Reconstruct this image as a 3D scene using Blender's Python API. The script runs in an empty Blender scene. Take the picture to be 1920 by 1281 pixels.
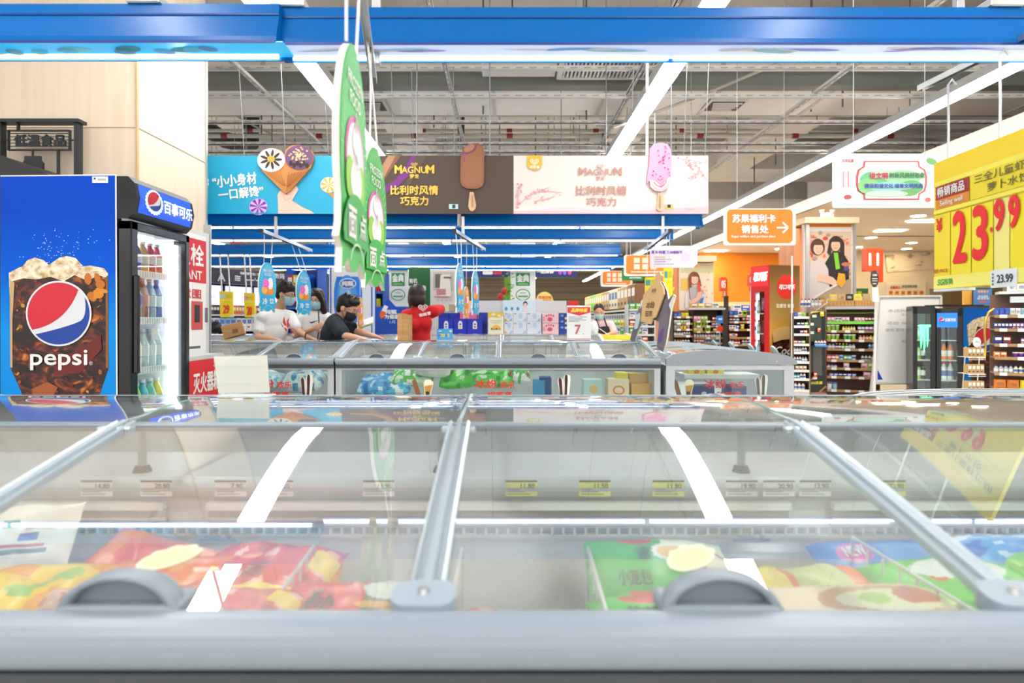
import bpy, bmesh, math, random
from mathutils import Vector, Matrix, noise
random.seed(7)
sc = bpy.context.scene
COL = sc.collection
F = 1200.0; EYE = 1.2; VX, VY = 950.0, 600.0      # focal length in pixels, eye height, vanishing point
# ---------------------------------------------------------------- camera, world, exposure
cam = bpy.data.cameras.new('camera'); cam_o = bpy.data.objects.new('camera', cam); COL.objects.link(cam_o)
cam.sensor_width = 36; cam.lens = 36 * F / 1920
cam_o.location = (0, 0, EYE); cam_o.rotation_euler = (math.pi / 2, 0, 0)
cam.shift_x = (960 - VX) / 1920; cam.shift_y = -(640.5 - VY) / 1920
cam.clip_start = .02
cam.dof.use_dof = True; cam.dof.focus_distance = 3.2; cam.dof.aperture_fstop = 3.4
sc.camera = cam_o
world = bpy.data.worlds.new('world'); sc.world = world; world.use_nodes = True
world.node_tree.nodes['Background'].inputs[0].default_value = (1, .985, .97, 1)
world.node_tree.nodes['Background'].inputs[1].default_value = .7
sc.view_settings.view_transform = 'Standard'; sc.view_settings.look = 'None'
sc.view_settings.exposure = 1.02; sc.view_settings.gamma = 1; sc.view_settings.use_curve_mapping = False
cy = sc.cycles
cy.max_bounces = 8; cy.diffuse_bounces = 3; cy.glossy_bounces = 4; cy.transmission_bounces = 4; cy.transparent_max_bounces = 24
cy.sample_clamp_indirect = 4; cy.caustics_reflective = False; cy.caustics_refractive = False; cy.use_denoising = True
STRIP = 15.0     # ceiling lamp strength
TUBE = 6.0       # canopy tube strength

def V(*a): return Vector(a)
def P(x, y, Y):
    k = Y / F
    return Vector(((x - VX) * k, Y, EYE + (VY - y) * k))
# ---------------------------------------------------------------- materials
def lin(h):
    out = []
    for i in (0, 2, 4):
        c = int(h[i:i + 2], 16) / 255
        out.append((c / 12.92 if c <= .04045 else ((c + .055) / 1.055) ** 2.4))
    return out
MC = {}
def M(h, rough=.5, metal=0., emit=0., spec=.5, coat=0.):
    """plain painted / printed / lit surface of one colour"""
    key = (h, rough, metal, emit, spec, coat)
    if key in MC: return MC[key]
    m = bpy.data.materials.new('paint_' + h); m.use_nodes = True
    b = m.node_tree.nodes['Principled BSDF']
    c = [min(.88, v * .92) for v in lin(h)] + [1]
    b.inputs['Base Color'].default_value = c
    b.inputs['Roughness'].default_value = rough; b.inputs['Metallic'].default_value = metal
    b.inputs['Specular IOR Level'].default_value = spec; b.inputs['Coat Weight'].default_value = coat
    if emit:
        b.inputs['Emission Color'].default_value = lin(h) + [1]; b.inputs['Emission Strength'].default_value = emit
    m.diffuse_color = c
    MC[key] = m
    return m
def nodemat(name):
    m = bpy.data.materials.new(name); m.use_nodes = True
    nt = m.node_tree
    return m, nt, nt.nodes['Principled BSDF']
def noisemat(name, cols, scale=(5, 5, 5), detail=4, rough=.5, metal=0, distort=0, bump=0, spec=.5):
    """noise-driven colour ramp in object space; cols = [(pos, hex), ...]"""
    m, nt, b = nodemat(name)
    tc = nt.nodes.new('ShaderNodeTexCoord'); mp = nt.nodes.new('ShaderNodeMapping'); nz = nt.nodes.new('ShaderNodeTexNoise'); cr = nt.nodes.new('ShaderNodeValToRGB')
    mp.inputs['Scale'].default_value = scale; nz.inputs['Scale'].default_value = 1; nz.inputs['Detail'].default_value = detail; nz.inputs['Distortion'].default_value = distort
    while len(cr.color_ramp.elements) < len(cols): cr.color_ramp.elements.new(.5)
    for e, (p, h) in zip(cr.color_ramp.elements, cols):
        e.position = p; e.color = [v * .92 for v in lin(h)] + [1]
    L = nt.links.new
    L(tc.outputs['Object'], mp.inputs[0]); L(mp.outputs[0], nz.inputs['Vector']); L(nz.outputs['Fac'], cr.inputs[0]); L(cr.outputs[0], b.inputs['Base Color'])
    b.inputs['Roughness'].default_value = rough; b.inputs['Metallic'].default_value = metal; b.inputs['Specular IOR Level'].default_value = spec
    if bump:
        bp = nt.nodes.new('ShaderNodeBump'); bp.inputs['Strength'].default_value = bump; bp.inputs['Distance'].default_value = .01
        L(nz.outputs['Fac'], bp.inputs['Height']); L(bp.outputs[0], b.inputs['Normal'])
    return m
def gradmat(name, z0, z1, cols, rough=.4):
    """printed vertical gradient (object space Z)"""
    m, nt, b = nodemat(name)
    tc = nt.nodes.new('ShaderNodeTexCoord'); sp = nt.nodes.new('ShaderNodeSeparateXYZ'); mr = nt.nodes.new('ShaderNodeMapRange'); cr = nt.nodes.new('ShaderNodeValToRGB')
    mr.inputs[1].default_value = z0; mr.inputs[2].default_value = z1
    while len(cr.color_ramp.elements) < len(cols): cr.color_ramp.elements.new(.5)
    for e, (p, h) in zip(cr.color_ramp.elements, cols):
        e.position = p; e.color = lin(h) + [1]
    L = nt.links.new
    L(tc.outputs['Object'], sp.inputs[0]); L(sp.outputs[2], mr.inputs[0]); L(mr.outputs[0], cr.inputs[0]); L(cr.outputs[0], b.inputs['Base Color'])
    b.inputs['Roughness'].default_value = rough; b.inputs['Specular IOR Level'].default_value = .15
    return m
def glassmat(name, tint=(.93, .97, .955), frost_haze=0., haze_lo=0, haze_hi=1, boost=1.0):
    """clear sheet glass: see-through, mirror by Fresnel, optional patches of frost that thicken along object Y, also used as painted reflection haze"""
    m = bpy.data.materials.new(name); m.use_nodes = True; nt = m.node_tree; N = nt.nodes; L = nt.links.new
    N.remove(N['Principled BSDF']); out = N['Material Output']
    tr = N.new('ShaderNodeBsdfTransparent'); tr.inputs[0].default_value = (*tint, 1)
    gl = N.new('ShaderNodeBsdfGlossy'); gl.inputs['Roughness'].default_value = .004; gl.inputs[0].default_value = (.97, .99, 1, 1)
    ge = N.new('ShaderNodeNewGeometry'); mr = N.new('ShaderNodeMapRange'); fr = N.new('ShaderNodeFresnel'); mx = N.new('ShaderNodeMixShader')
    mr.inputs[3].default_value = 1.55; mr.inputs[4].default_value = 1 / 1.55
    L(ge.outputs['Backfacing'], mr.inputs[0]); L(mr.outputs[0], fr.inputs[0])
    mu = N.new('ShaderNodeMath'); mu.operation = 'MULTIPLY'; mu.inputs[1].default_value = boost; mu.use_clamp = True
    L(fr.outputs[0], mu.inputs[0]); L(mu.outputs[0], mx.inputs[0])
    base = tr.outputs[0]
    if frost_haze:
        di = N.new('ShaderNodeBsdfDiffuse'); di.inputs[0].default_value = (.86, .89, .9, 1)
        tl = N.new('ShaderNodeBsdfTranslucent'); tl.inputs[0].default_value = (.86, .89, .9, 1)
        ad = N.new('ShaderNodeMixShader'); ad.inputs[0].default_value = .5; L(di.outputs[0], ad.inputs[1]); L(tl.outputs[0], ad.inputs[2])
        tc = N.new('ShaderNodeTexCoord'); nz = N.new('ShaderNodeTexNoise'); nz.inputs['Scale'].default_value = 5; nz.inputs['Detail'].default_value = 3
        sp = N.new('ShaderNodeSeparateXYZ'); m2 = N.new('ShaderNodeMapRange'); m2.inputs[1].default_value = haze_lo; m2.inputs[2].default_value = haze_hi
        m3 = N.new('ShaderNodeMapRange'); m3.inputs[1].default_value = .35; m3.inputs[2].default_value = .7; m3.inputs[3].default_value = .25
        mm = N.new('ShaderNodeMath'); mm.operation = 'MULTIPLY'; m4 = N.new('ShaderNodeMath'); m4.operation = 'MULTIPLY'; m4.inputs[1].default_value = frost_haze
        L(tc.outputs['Object'], nz.inputs['Vector']); L(tc.outputs['Object'], sp.inputs[0]); L(sp.outputs[1], m2.inputs[0]); L(nz.outputs['Fac'], m3.inputs[0])
        L(m2.outputs[0], mm.inputs[0]); L(m3.outputs[0], mm.inputs[1]); L(mm.outputs[0], m4.inputs[0])
        m5 = N.new('ShaderNodeMixShader'); L(m4.outputs[0], m5.inputs[0]); L(tr.outputs[0], m5.inputs[1]); L(ad.outputs[0], m5.inputs[2]); base = m5.outputs[0]
    L(base, mx.inputs[1]); L(gl.outputs[0], mx.inputs[2]); L(mx.outputs[0], out.inputs[0])
    return m
WHITE = M('f2f2f0'); CREAM = M('efeadf'); GREY = M('b9bfc6', .35); DGREY = M('7c868f', .4); BLACK = M('15161a', .35); STEEL = M('c4c8cc', .3, .8)
ALU = M('b9c6cf', .32, .55); CHROME = M('d8dadc', .18, .9); BLUE = M('0060ae', .25, 0, 0, .22); DBLUE = M('08368f', .35); RODW = M('e4e6e8', .4)
PLGREY = M('a4adb6', .38); FRZGREY = M('b6bdc4', .32); HANDLE = M('818d98', .42); LEDW = M('ffffff', .5, 0, TUBE); LAMP = M('fffdf8', .5, 0, STRIP)
GLASS = glassmat('clear_glass'); LIDGLASS = glassmat('freezer_lid_glass', (.965, .985, .978), .31, .75, .0, 1.15)
TOPGLASS = glassmat('freezer_top_glass', (.96, .985, .98), .16, -9, -8, 1.2)  # faint even haze mixed in to stand for reflections of bright things
RED = M('d8202a'); YEL = M('ffe800', .45); GREEN = M('39b54a'); SKIN = M('d9a684', .55); WOODT = noisemat('pale_wood_laminate', [(.3, 'dfcbb2'), (.5, 'ebdac4'), (.7, 'e4d1ba')], (9, 9, .55), 6, .45)
CARD = noisemat('cardboard', [(.35, 'bd8d58'), (.65, 'cfa06a')], (3, 3, 40), 3, .8)
# ---------------------------------------------------------------- mesh builder
WM = {}           # world matrix of every object made so far
class MB:
    def __init__(s): s.v = []; s.f = []; s.m = []; s.sm = []; s.mats = []
    def mi(s, m):
        if m not in s.mats: s.mats.append(m)
        return s.mats.index(m)
    def add(s, vs, fs, m, smooth=False):
        o = len(s.v); s.v += [tuple(v) for v in vs]; i = s.mi(m)
        for f in fs: s.f.append([o + k for k in f]); s.m.append(i); s.sm.append(smooth)
        return s
    def box(s, c, d, m, rot=None, bev=0):
        c = Vector(c); h = Vector(d) / 2
        if bev:
            b = min(bev, min(h) * .9); vs = []; idx = {}
            for sx in (-1, 1):
                for sy in (-1, 1):
                    for sz in (-1, 1):
                        for a in range(3):
                            q = Vector((sx * h.x, sy * h.y, sz * h.z)); sg = (sx, sy, sz)
                            for ax in range(3):
                                if ax != a: q[ax] -= sg[ax] * b
                            idx[(sx, sy, sz, a)] = len(vs); vs.append(q)
            fs = []
            for a in range(3):
                u, w = [(1, 2), (2, 0), (0, 1)][a]
                for sg in (-1, 1):
                    q = []
                    for su, sw in ((-1, -1), (1, -1), (1, 1), (-1, 1)):
                        t = [0, 0, 0]; t[a] = sg; t[u] = su; t[w] = sw; q.append(idx[(*t, a)])
                    fs.append(q if sg > 0 else q[::-1])
            for a in range(3):
                u, w = [(1, 2), (2, 0), (0, 1)][a]
                for su in (-1, 1):
                    for sw in (-1, 1):
                        t = [0, 0, 0]; t[u] = su; t[w] = sw; q = []
                        for sa, ax in ((-1, u), (1, u), (1, w), (-1, w)):
                            t2 = list(t); t2[a] = sa; q.append(idx[(*t2, ax)])
                        fs.append(q if su * sw > 0 else q[::-1])
            for sx in (-1, 1):
                for sy in (-1, 1):
                    for sz in (-1, 1):
                        q = [idx[(sx, sy, sz, a)] for a in range(3)]
                        fs.append(q if sx * sy * sz > 0 else q[::-1])
        else:
            vs = [Vector((x * h.x, y * h.y, z * h.z)) for x in (-1, 1) for y in (-1, 1) for z in (-1, 1)]
            fs = [(0, 1, 3, 2), (4, 6, 7, 5), (0, 4, 5, 1), (2, 3, 7, 6), (0, 2, 6, 4), (1, 5, 7, 3)]
        if rot is not None: vs = [rot @ v for v in vs]
        return s.add([c + v for v in vs], fs, m)
    def bx(s, x0, x1, y0, y1, z0, z1, m, bev=0):
        return s.box(((x0 + x1) / 2, (y0 + y1) / 2, (z0 + z1) / 2), (abs(x1 - x0), abs(y1 - y0), abs(z1 - z0)), m, None, bev)
    def cone(s, p0, r0, p1, r1, m, n=12, caps=True):
        p0 = Vector(p0); p1 = Vector(p1); d = p1 - p0
        if d.length < 1e-6: return s
        q = d.to_track_quat('Z', 'Y'); vs = []
        for p, r in ((p0, r0), (p1, r1)):
            for i in range(n):
                a = 2 * math.pi * i / n; vs.append(p + q @ Vector((r * math.cos(a), r * math.sin(a), 0)))
        s.add(vs, [(i, (i + 1) % n, n + (i + 1) % n, n + i) for i in range(n)], m, True)
        if caps:
            s.add(vs[:n], [list(range(n))[::-1]], m); s.add(vs[n:], [list(range(n))], m)
        return s
    def cyl(s, p0, p1, r, m, n=10): return s.cone(p0, r, p1, r, m, n)
    def tube(s, pts, r, m, n=8):
        pts = [Vector(p) for p in pts]; rings = []; up = None
        for i, p in enumerate(pts):
            d = (pts[min(i + 1, len(pts) - 1)] - pts[max(i - 1, 0)]).normalized()
            if up is None: up = d.orthogonal().normalized()
            up = (up - d * up.dot(d)).normalized(); sd = d.cross(up)
            rr = r[i] if isinstance(r, (list, tuple)) else r
            rings.append([p + (up * math.cos(2 * math.pi * k / n) + sd * math.sin(2 * math.pi * k / n)) * rr for k in range(n)])
        vs = [v for q in rings for v in q]; fs = []
        for i in range(len(pts) - 1):
            for k in range(n): fs.append((i * n + k, i * n + (k + 1) % n, (i + 1) * n + (k + 1) % n, (i + 1) * n + k))
        s.add(vs, fs, m, True); s.add(rings[0], [list(range(n))[::-1]], m); s.add(rings[-1], [list(range(n))], m)
        return s
    def lathe(s, c, prof, m, n=14, mats=None):
        """prof = [(r, z), ...]; mats optional per band"""
        c = Vector(c); vs = []
        for r, z in prof:
            for i in range(n):
                a = 2 * math.pi * i / n; vs.append(c + Vector((r * math.cos(a), r * math.sin(a), z)))
        for j in range(len(prof) - 1):
            mm = mats[j] if mats else m
            s.add(vs[j * n:(j + 2) * n], [(i, (i + 1) % n, n + (i + 1) % n, n + i) for i in range(n)], mm, True)
        if prof[0][0] > 1e-4: s.add(vs[:n], [list(range(n))[::-1]], mats[0] if mats else m)
        if prof[-1][0] > 1e-4: s.add(vs[-n:], [list(range(n))], mats[-1] if mats else m)
        return s
    def ell(s, c, r, m, rot=None, nu=16, nv=10, keep=None):
        c = Vector(c); vs = []; fs = []
        for j in range(nv + 1):
            t = math.pi * j / nv
            for i in range(nu):
                a = 2 * math.pi * i / nu
                v = Vector((r[0] * math.sin(t) * math.cos(a), r[1] * math.sin(t) * math.sin(a), r[2] * math.cos(t)))
                vs.append(c + (rot @ v if rot is not None else v))
        for j in range(nv):
            for i in range(nu): fs.append((j * nu + i, (j + 1) * nu + i, (j + 1) * nu + (i + 1) % nu, j * nu + (i + 1) % nu))
        return s.add(vs, fs, m, True)
    def prism(s, poly, d0, d1, m, fn):
        """poly of 2-D points; fn(u, v, d) -> 3-D; closed solid between d0 and d1"""
        n = len(poly); vs = [fn(u, v, d0) for u, v in poly] + [fn(u, v, d1) for u, v in poly]
        return s.add(vs, [list(range(n))[::-1], list(range(n, 2 * n))] + [(i, (i + 1) % n, n + (i + 1) % n, n + i) for i in range(n)], m)
    def build(s, name, parent=None, **kw):
        me = bpy.data.meshes.new(name); o = bpy.data.objects.new(name, me); COL.objects.link(o)
        mw = WM[parent] if parent is not None else Matrix.Translation(kw.get('at', (0, 0, 0)))
        inv = mw.inverted()
        me.from_pydata([tuple(inv @ Vector(v)) for v in s.v], [], s.f)
        for m in s.mats: me.materials.append(m)
        me.polygons.foreach_set('material_index', s.m); me.polygons.foreach_set('use_smooth', s.sm)
        me.update()
        if kw.get('fix', True):
            bm = bmesh.new(); bm.from_mesh(me); bmesh.ops.recalc_face_normals(bm, faces=bm.faces); bm.to_mesh(me); bm.free()
        if parent is not None: o.parent = parent
        else: o.location = mw.translation
        WM[o] = mw
        if 'label' in kw: o['label'] = kw['label']
        if 'cat' in kw: o['category'] = kw['cat']
        if kw.get('group'): o['group'] = kw['group']
        if kw.get('kind'): o['kind'] = kw['kind']
        return o
def thing(name, label, cat, loc=(0, 0, 0), group=None, rotz=0):
    o = bpy.data.objects.new(name, None); COL.objects.link(o); o.location = loc; o.rotation_euler = (0, 0, rotz); o.empty_display_size = .1
    o['label'] = label; o['category'] = cat
    if group: o['group'] = group
    WM[o] = Matrix.Translation(loc) @ Matrix.Rotation(rotz, 4, 'Z')
    return o
def struct(name, mb): return mb.build(name, kind='structure')
def dup(o, loc=None, rotz=None, label=None, group=None):
    """copy of a thing with copies of its parts and sub-parts"""
    def rec(a, par):
        c = a.copy(); COL.objects.link(c)
        if par is not None: c.parent = par
        for ch in KIDS.get(a, ()): rec(ch, c)
        return c
    r = rec(o, None)
    if loc is not None: r.location = loc
    if rotz is not None: r.rotation_euler = (0, 0, rotz)
    if label: r['label'] = label
    if group: r['group'] = group
    WM[r] = Matrix.Translation(r.location) @ Matrix.Rotation(r.rotation_euler[2], 4, 'Z')
    return r
KIDS = {}
def kids():
    KIDS.clear()
    for o in COL.objects:
        if o.parent: KIDS.setdefault(o.parent, []).append(o)
# ---------------------------------------------------------------- lettering
TC = {}
def glyphs(t):
    if t not in TC:
        cu = bpy.data.curves.new('t', 'FONT'); cu.body = t; cu.resolution_u = 3
        o = bpy.data.objects.new('t', cu); COL.objects.link(o)
        dg = bpy.context.evaluated_depsgraph_get(); dg.update()
        me = bpy.data.meshes.new_from_object(o.evaluated_get(dg))
        vs = [v.co.copy() for v in me.vertices]; fs = [list(p.vertices) for p in me.polygons]
        bpy.data.objects.remove(o); bpy.data.curves.remove(cu); bpy.data.meshes.remove(me)
        xs = [v.x for v in vs] or [0, 1]; ys = [v.y for v in vs] or [0, 1]
        x0, x1, y0, y1 = min(xs), max(xs), min(ys), max(ys)
        TC[t] = ([((v.x - x0) / max(x1 - x0, 1e-6), (v.y - y0) / max(y1 - y0, 1e-6)) for v in vs], fs, (x1 - x0) / max(y1 - y0, 1e-6))
    return TC[t]
class Board:
    """a flat printed face: local (u right, v down) -> world; art and lettering go on in thin layers"""
    def __init__(s, o, ux, uy, step=.0009):
        s.o = Vector(o); s.ux = Vector(ux); s.uy = Vector(uy); s.n = -(s.ux.cross(s.uy)).normalized(); s.step = step
        s.art = MB(); s.let = MB(); s.k = 0
    @staticmethod
    def px(Y, step=.0009): k = Y / F; return Board(P(0, 0, Y), (k, 0, 0), (0, 0, -k), step)
    def at(s, u, v, lift=0.): return s.o + s.ux * u + s.uy * v + s.n * lift
    def poly(s, pts, m, layer=1): s.k += 1; s.art.add([s.at(u, v, (layer + s.k * .02) * s.step) for u, v in pts], [list(range(len(pts)))[::-1]], m); return s
    def rect(s, x0, y0, x1, y1, m, layer=1): return s.poly([(x0, y0), (x1, y0), (x1, y1), (x0, y1)], m, layer)
    def epts(s, cx, cy, rx, ry, rot=0, a0=0, a1=360, n=28):
        c, q = math.cos(math.radians(rot)), math.sin(math.radians(rot)); out = []
        full = abs(a1 - a0) >= 360; N = n if full else n + 1
        for i in range(N):
            a = math.radians(a0 + (a1 - a0) * i / n); x, y = rx * math.cos(a), ry * math.sin(a)
            out.append((cx + x * c - y * q, cy + x * q + y * c))
        return out
    def ell(s, cx, cy, rx, ry, m, layer=1, rot=0, a0=0, a1=360, n=28): return s.poly(s.epts(cx, cy, rx, ry, rot, a0, a1, n), m, layer)
    def line(s, pts, w, m, layer=1):
        for (a, b), (c, d) in zip(pts, pts[1:]):
            l = math.hypot(c - a, d - b) or 1; nx, ny = -(d - b) / l * w / 2, (c - a) / l * w / 2
            s.poly([(a + nx, b + ny), (c + nx, d + ny), (c - nx, d - ny), (a - nx, b - ny)], m, layer)
        return s
    def ring(s, cx, cy, rx, ry, w, m, layer=1, rot=0, a0=0, a1=360, n=28):
        o = s.epts(cx, cy, rx, ry, rot, a0, a1, n); i = s.epts(cx, cy, rx - w, ry - w, rot, a0, a1, n); N = len(o); lp = abs(a1 - a0) >= 360
        for k in range(N if lp else N - 1):
            j = (k + 1) % N; s.poly([o[k], o[j], i[j], i[k]], m, layer)
        return s
    def text(s, t, cx, cy, h, m, layer=3, w=None, bold=.03, slant=0, rot=0):
        """centred on (cx, cy); h = glyph box height, w = full width (default natural), bold = thickening in parts of h"""
        vs, fs, asp = glyphs(t); w = w or h * asp; c, q = math.cos(math.radians(rot)), math.sin(math.radians(rot))
        offs = [(0, 0)] if not bold else [(0, 0), (1, 0), (-1, 0), (0, 1), (0, -1)]
        s.k += 1
        for k, (dx, dy) in enumerate(offs):
            pts = []
            for a, b in vs:
                x = (a - .5) * w + dx * bold * h + slant * (b - .5) * h; y = (.5 - b) * h + dy * bold * h
                pts.append(s.at(cx + x * c - y * q, cy + x * q + y * c, (layer + k * .12 + s.k * .02) * s.step))
            s.let.add(pts, fs, m)
        return s
    def slab(s, pts, t, m, side=None, mb=None):
        """solid board of the given outline, front on the plane, t thick"""
        mb = mb or MB(); n = len(pts)
        mb.add([s.at(u, v, 0) for u, v in pts], [list(range(n))[::-1]], m)
        mb.add([s.at(u, v, -t) for u, v in pts], [list(range(n))], side or m)
        for i in range(n):
            j = (i + 1) % n; mb.add([s.at(*pts[i], 0), s.at(*pts[j], 0), s.at(*pts[j], -t), s.at(*pts[i], -t)], [(0, 1, 2, 3)], side or m)
        return mb
    def done(s, parent, art='print', let='lettering'):
        if s.art.v: s.art.build(art, parent, fix=False)
        if s.let.v: s.let.build(let, parent, fix=False)
def rrect(x0, y0, x1, y1, r, n=5):
    out = []
    for cx, cy, a in ((x1 - r, y0 + r, -90), (x1 - r, y1 - r, 0), (x0 + r, y1 - r, 90), (x0 + r, y0 + r, 180)):
        for i in range(n + 1):
            t = math.radians(a + 90 * i / n); out.append((cx + r * math.cos(t), cy + r * math.sin(t)))
    return out
def heart(b, cx, cy, w, m, m2, layer=2):
    """double-outline swirl heart emblem"""
    def pts(k):
        out = []
        for i in range(28):
            t = 2 * math.pi * i / 28
            out.append((cx + k * w / 34 * 16 * math.sin(t) ** 3, cy - k * w / 34 * .82 * (13 * math.cos(t) - 5 * math.cos(2 * t) - 2 * math.cos(3 * t) - math.cos(4 * t))))
        return out
    b.poly(pts(1), m, layer); b.poly(pts(.8), m2, layer + .4); b.poly(pts(.58), m, layer + .8); b.poly(pts(.36), m2, layer + 1.2); b.poly(pts(.16), m, layer + 1.6)
# ================================================================ the store shell
FLOORM = noisemat('polished_floor_tile', [(.3, 'd9d2c6'), (.7, 'e6e0d6')], (1.2, 1.2, 1.2), 4, .18)
CEILM = noisemat('painted_slab', [(.3, 'e9e5e1'), (.7, 'f4f1ee')], (.5, .5, .5), 3, .8)
FARM = noisemat('far_louvre_wall', [(.35, '8a7a64'), (.65, 'b3a389')], (.05, .05, 9), 2, .7)
CREAMW = noisemat('cream_wall', [(.4, 'f6e3c6'), (.7, 'fdeed6')], (.6, .6, .6), 2, .6)
struct('floor', MB().bx(-16, 16, -9, 46, -.1, 0, FLOORM))
struct('ceiling', MB().bx(-16, 16, -9, 46, 6.0, 6.2, CEILM))
struct('wall_back', MB().bx(-16, 16, 46, 46.2, 0, 6, FARM))
struct('wall_left', MB().bx(-16.2, -16, -9, 46, 0, 6, M('d8d4d0')))
struct('wall_right', MB().bx(16, 16.2, -9, 46, 0, 6, CREAMW))
# dropped ceiling over the checkouts, with its upstand
struct('ceiling_checkout', MB().bx(5.6, 16, 2.2, 20, 3.25, 3.39, M('fbe9d2', .7)))
struct('wall_bulkhead', MB().bx(5.52, 5.6, 2.2, 20, 3.22, 3.42, M('b9b2aa', .7)))
struct('wall_upstand', MB().bx(9.4, 9.5, 2.2, 20, 3.40, 6, M('d9d4d0', .7)))
struct('wall_checkout', MB().bx(9.6, 16, 19.0, 19.2, 0, 3.25, CREAMW))
struct('wall_orange', MB().bx(5.9, 9.6, 19.6, 19.8, 1.75, 3.25, M('f28a1e', .6)).bx(5.9, 9.6, 19.6, 19.8, 1.62, 1.75, M('f5d9a8', .6)))
struct('wall_shutter', MB().bx(5.9, 9.6, 19.9, 20.0, 0, 1.62, noisemat('brown_shutter', [(.4, '8d7a58'), (.6, 'a8946c')], (.1, .1, 14), 2, .6)))
struct('trim_checkout', MB().bx(7.2, 16, 15.6, 15.66, 3.235, 3.25, M('8a7a66', .6)))
# wood-clad column beside the drinks cooler
struct('column_wood', MB().bx(-4.6, -2.55, 4.42, 5.42, 0, 6, WOODT))
struct('trim_1', MB().bx(-2.552, -2.538, 5.41, 5.435, 0, 6, STEEL).bx(-2.556, -2.544, 4.405, 4.43, 0, 6, M('cda878')))
struct('trim_2', MB().bx(-4.6, -2.553, 4.4165, 4.42, 2.527, 2.533, M('b9a893')).bx(-2.55, -2.5465, 4.42, 5.42, 2.527, 2.533, M('b9a893')))
# ---------------------------------------------------------------- roof steel, ducts and services
STEELB = M('7c7f7a', .6); DUCTM = noisemat('white_duct', [(.35, 'ece8e2'), (.65, 'f8f4ee')], (.7, .7, .7), 3, .6); CHAN = M('e2e0dc', .55); PIPE = M('c9c4ba', .5)
def fixture(name, mb, label, cat, group=None): return mb.build(name, label=label, cat=cat, group=group)
fixture('roof_beam', MB().bx(-7, 9.35, 8.1, 8.3, 4.17, 4.30, STEELB).bx(-7, 9.35, 8.18, 8.22, 4.3, 4.42, STEELB), 'dark grey steel beam running the width of the store below the white duct', 'beam')
d = MB().bx(-7, 9.35, 8.34, 9.5, 4.24, 4.95, DUCTM)
for i in range(11): d.bx(-6.2 + i * 1.5, -6.15 + i * 1.5, 8.32, 9.52, 4.225, 4.96, M('cfcac2', .6))
fixture('air_duct', d, 'wide white rectangular air duct with joint flanges hung under the roof', 'duct')
fixture('air_duct', MB().bx(-7, 9.35, 14.0, 15.3, 4.5, 5.1, DUCTM), 'white air duct crossing the store far behind the first duct', 'duct')
for i, (X0, X1, nm) in enumerate(((-2.1, -1.5, 'beside the first lamp row'), (1.75, 2.45, 'under the middle of the store'), (4.6, 5.3, 'beside the checkout side'))):
    fixture('air_duct', MB().bx(X0, X1, 9.5, 14.0, 4.5, 5.0, DUCTM), 'short white branch duct between the two cross ducts ' + nm, 'duct')
for i, (Y, nm) in enumerate(((11.2, 'closest behind the first duct'), (16.6, 'behind the far duct'), (22, 'deep in the store'), (29, 'at the far end'))):
    fixture('concrete_beam', MB().bx(-16, 16, Y, Y + .5, 5.35, 6, M('dcd7d3', .8)), 'deep painted concrete beam under the slab ' + nm, 'beam')
# big slatted return grille
g = thing('return_grille', 'large white linear return air grille with dark slots above the freezers', 'air grille', (1.3, 7.6, 4.2))
fr = MB().bx(.62, 2.0, 7.28, 7.32, 4.19, 4.32, CHAN).bx(.62, 2.0, 7.93, 7.97, 4.19, 4.32, CHAN).bx(.62, .68, 7.3, 7.95, 4.19, 4.32, CHAN).bx(1.94, 2.0, 7.3, 7.95, 4.19, 4.32, CHAN).bx(.64, 1.98, 7.3, 7.95, 4.28, 4.31, M('5a5852'))
fr.build('grille_frame', g)
sl = MB()
for i in range(27): sl.bx(.69 + i * .0465, .712 + i * .0465, 7.32, 7.93, 4.2, 4.25, CHAN)
sl.build('slats', g)
fixture('white_ceiling_panel', MB().bx(-.3, .6, 7.2, 8.0, 4.24, 4.34, DUCTM), 'plain white duct panel next to the slatted grille', 'duct panel')
for x, nm in ((690, 'above the brown banner'), (1358, 'above the pink banner')):
    c = P(x, 200, 9.0); c.z = 4.2
    t = thing('ceiling_diffuser', 'square white air diffuser with dark slots under the duct ' + nm, 'air diffuser', c)
    MB().bx(c.x - .26, c.x + .26, 8.78, 9.22, 4.205, 4.24, M('e9e5df')).bx(c.x - .23, c.x + .23, 8.81, 9.19, 4.2, 4.207, M('3c3a37')).build('diffuser_frame', t)
    q = MB()
    for i in range(4): q.bx(c.x - .2 + i * .02, c.x + .2 - i * .02, 8.84 + i * .085, 8.875 + i * .085, 4.185, 4.2, M('e9e5df'))
    q.build('blade', t)
# perforated cross channels (run across the store)
for y, Zr, nm in ((131, 2.75, 'in front of the dark beam'), (183, 2.6, 'under the white duct'), (232, 2.62, 'over the banners'), (272, 2.6, 'just over the banners'), (287, 2.45, 'low behind the banners')):
    Y = 1200 * Zr / (600 - y); z = EYE + Zr
    b = MB().bx(-7, 9.3, Y, Y + .045, z, z + .012, CHAN).bx(-7, 9.3, Y, Y + .006, z, z + .05, CHAN).bx(-7, 9.3, Y + .039, Y + .045, z, z + .05, CHAN)
    for i in range(110): b.bx(-6.5 + i * .15, -6.42 + i * .15, Y - .0012, Y, z + .018, z + .032, M('b4b0aa'))
    fixture('cross_channel', b, 'pale perforated steel channel running across the store ' + nm, 'channel')
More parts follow.
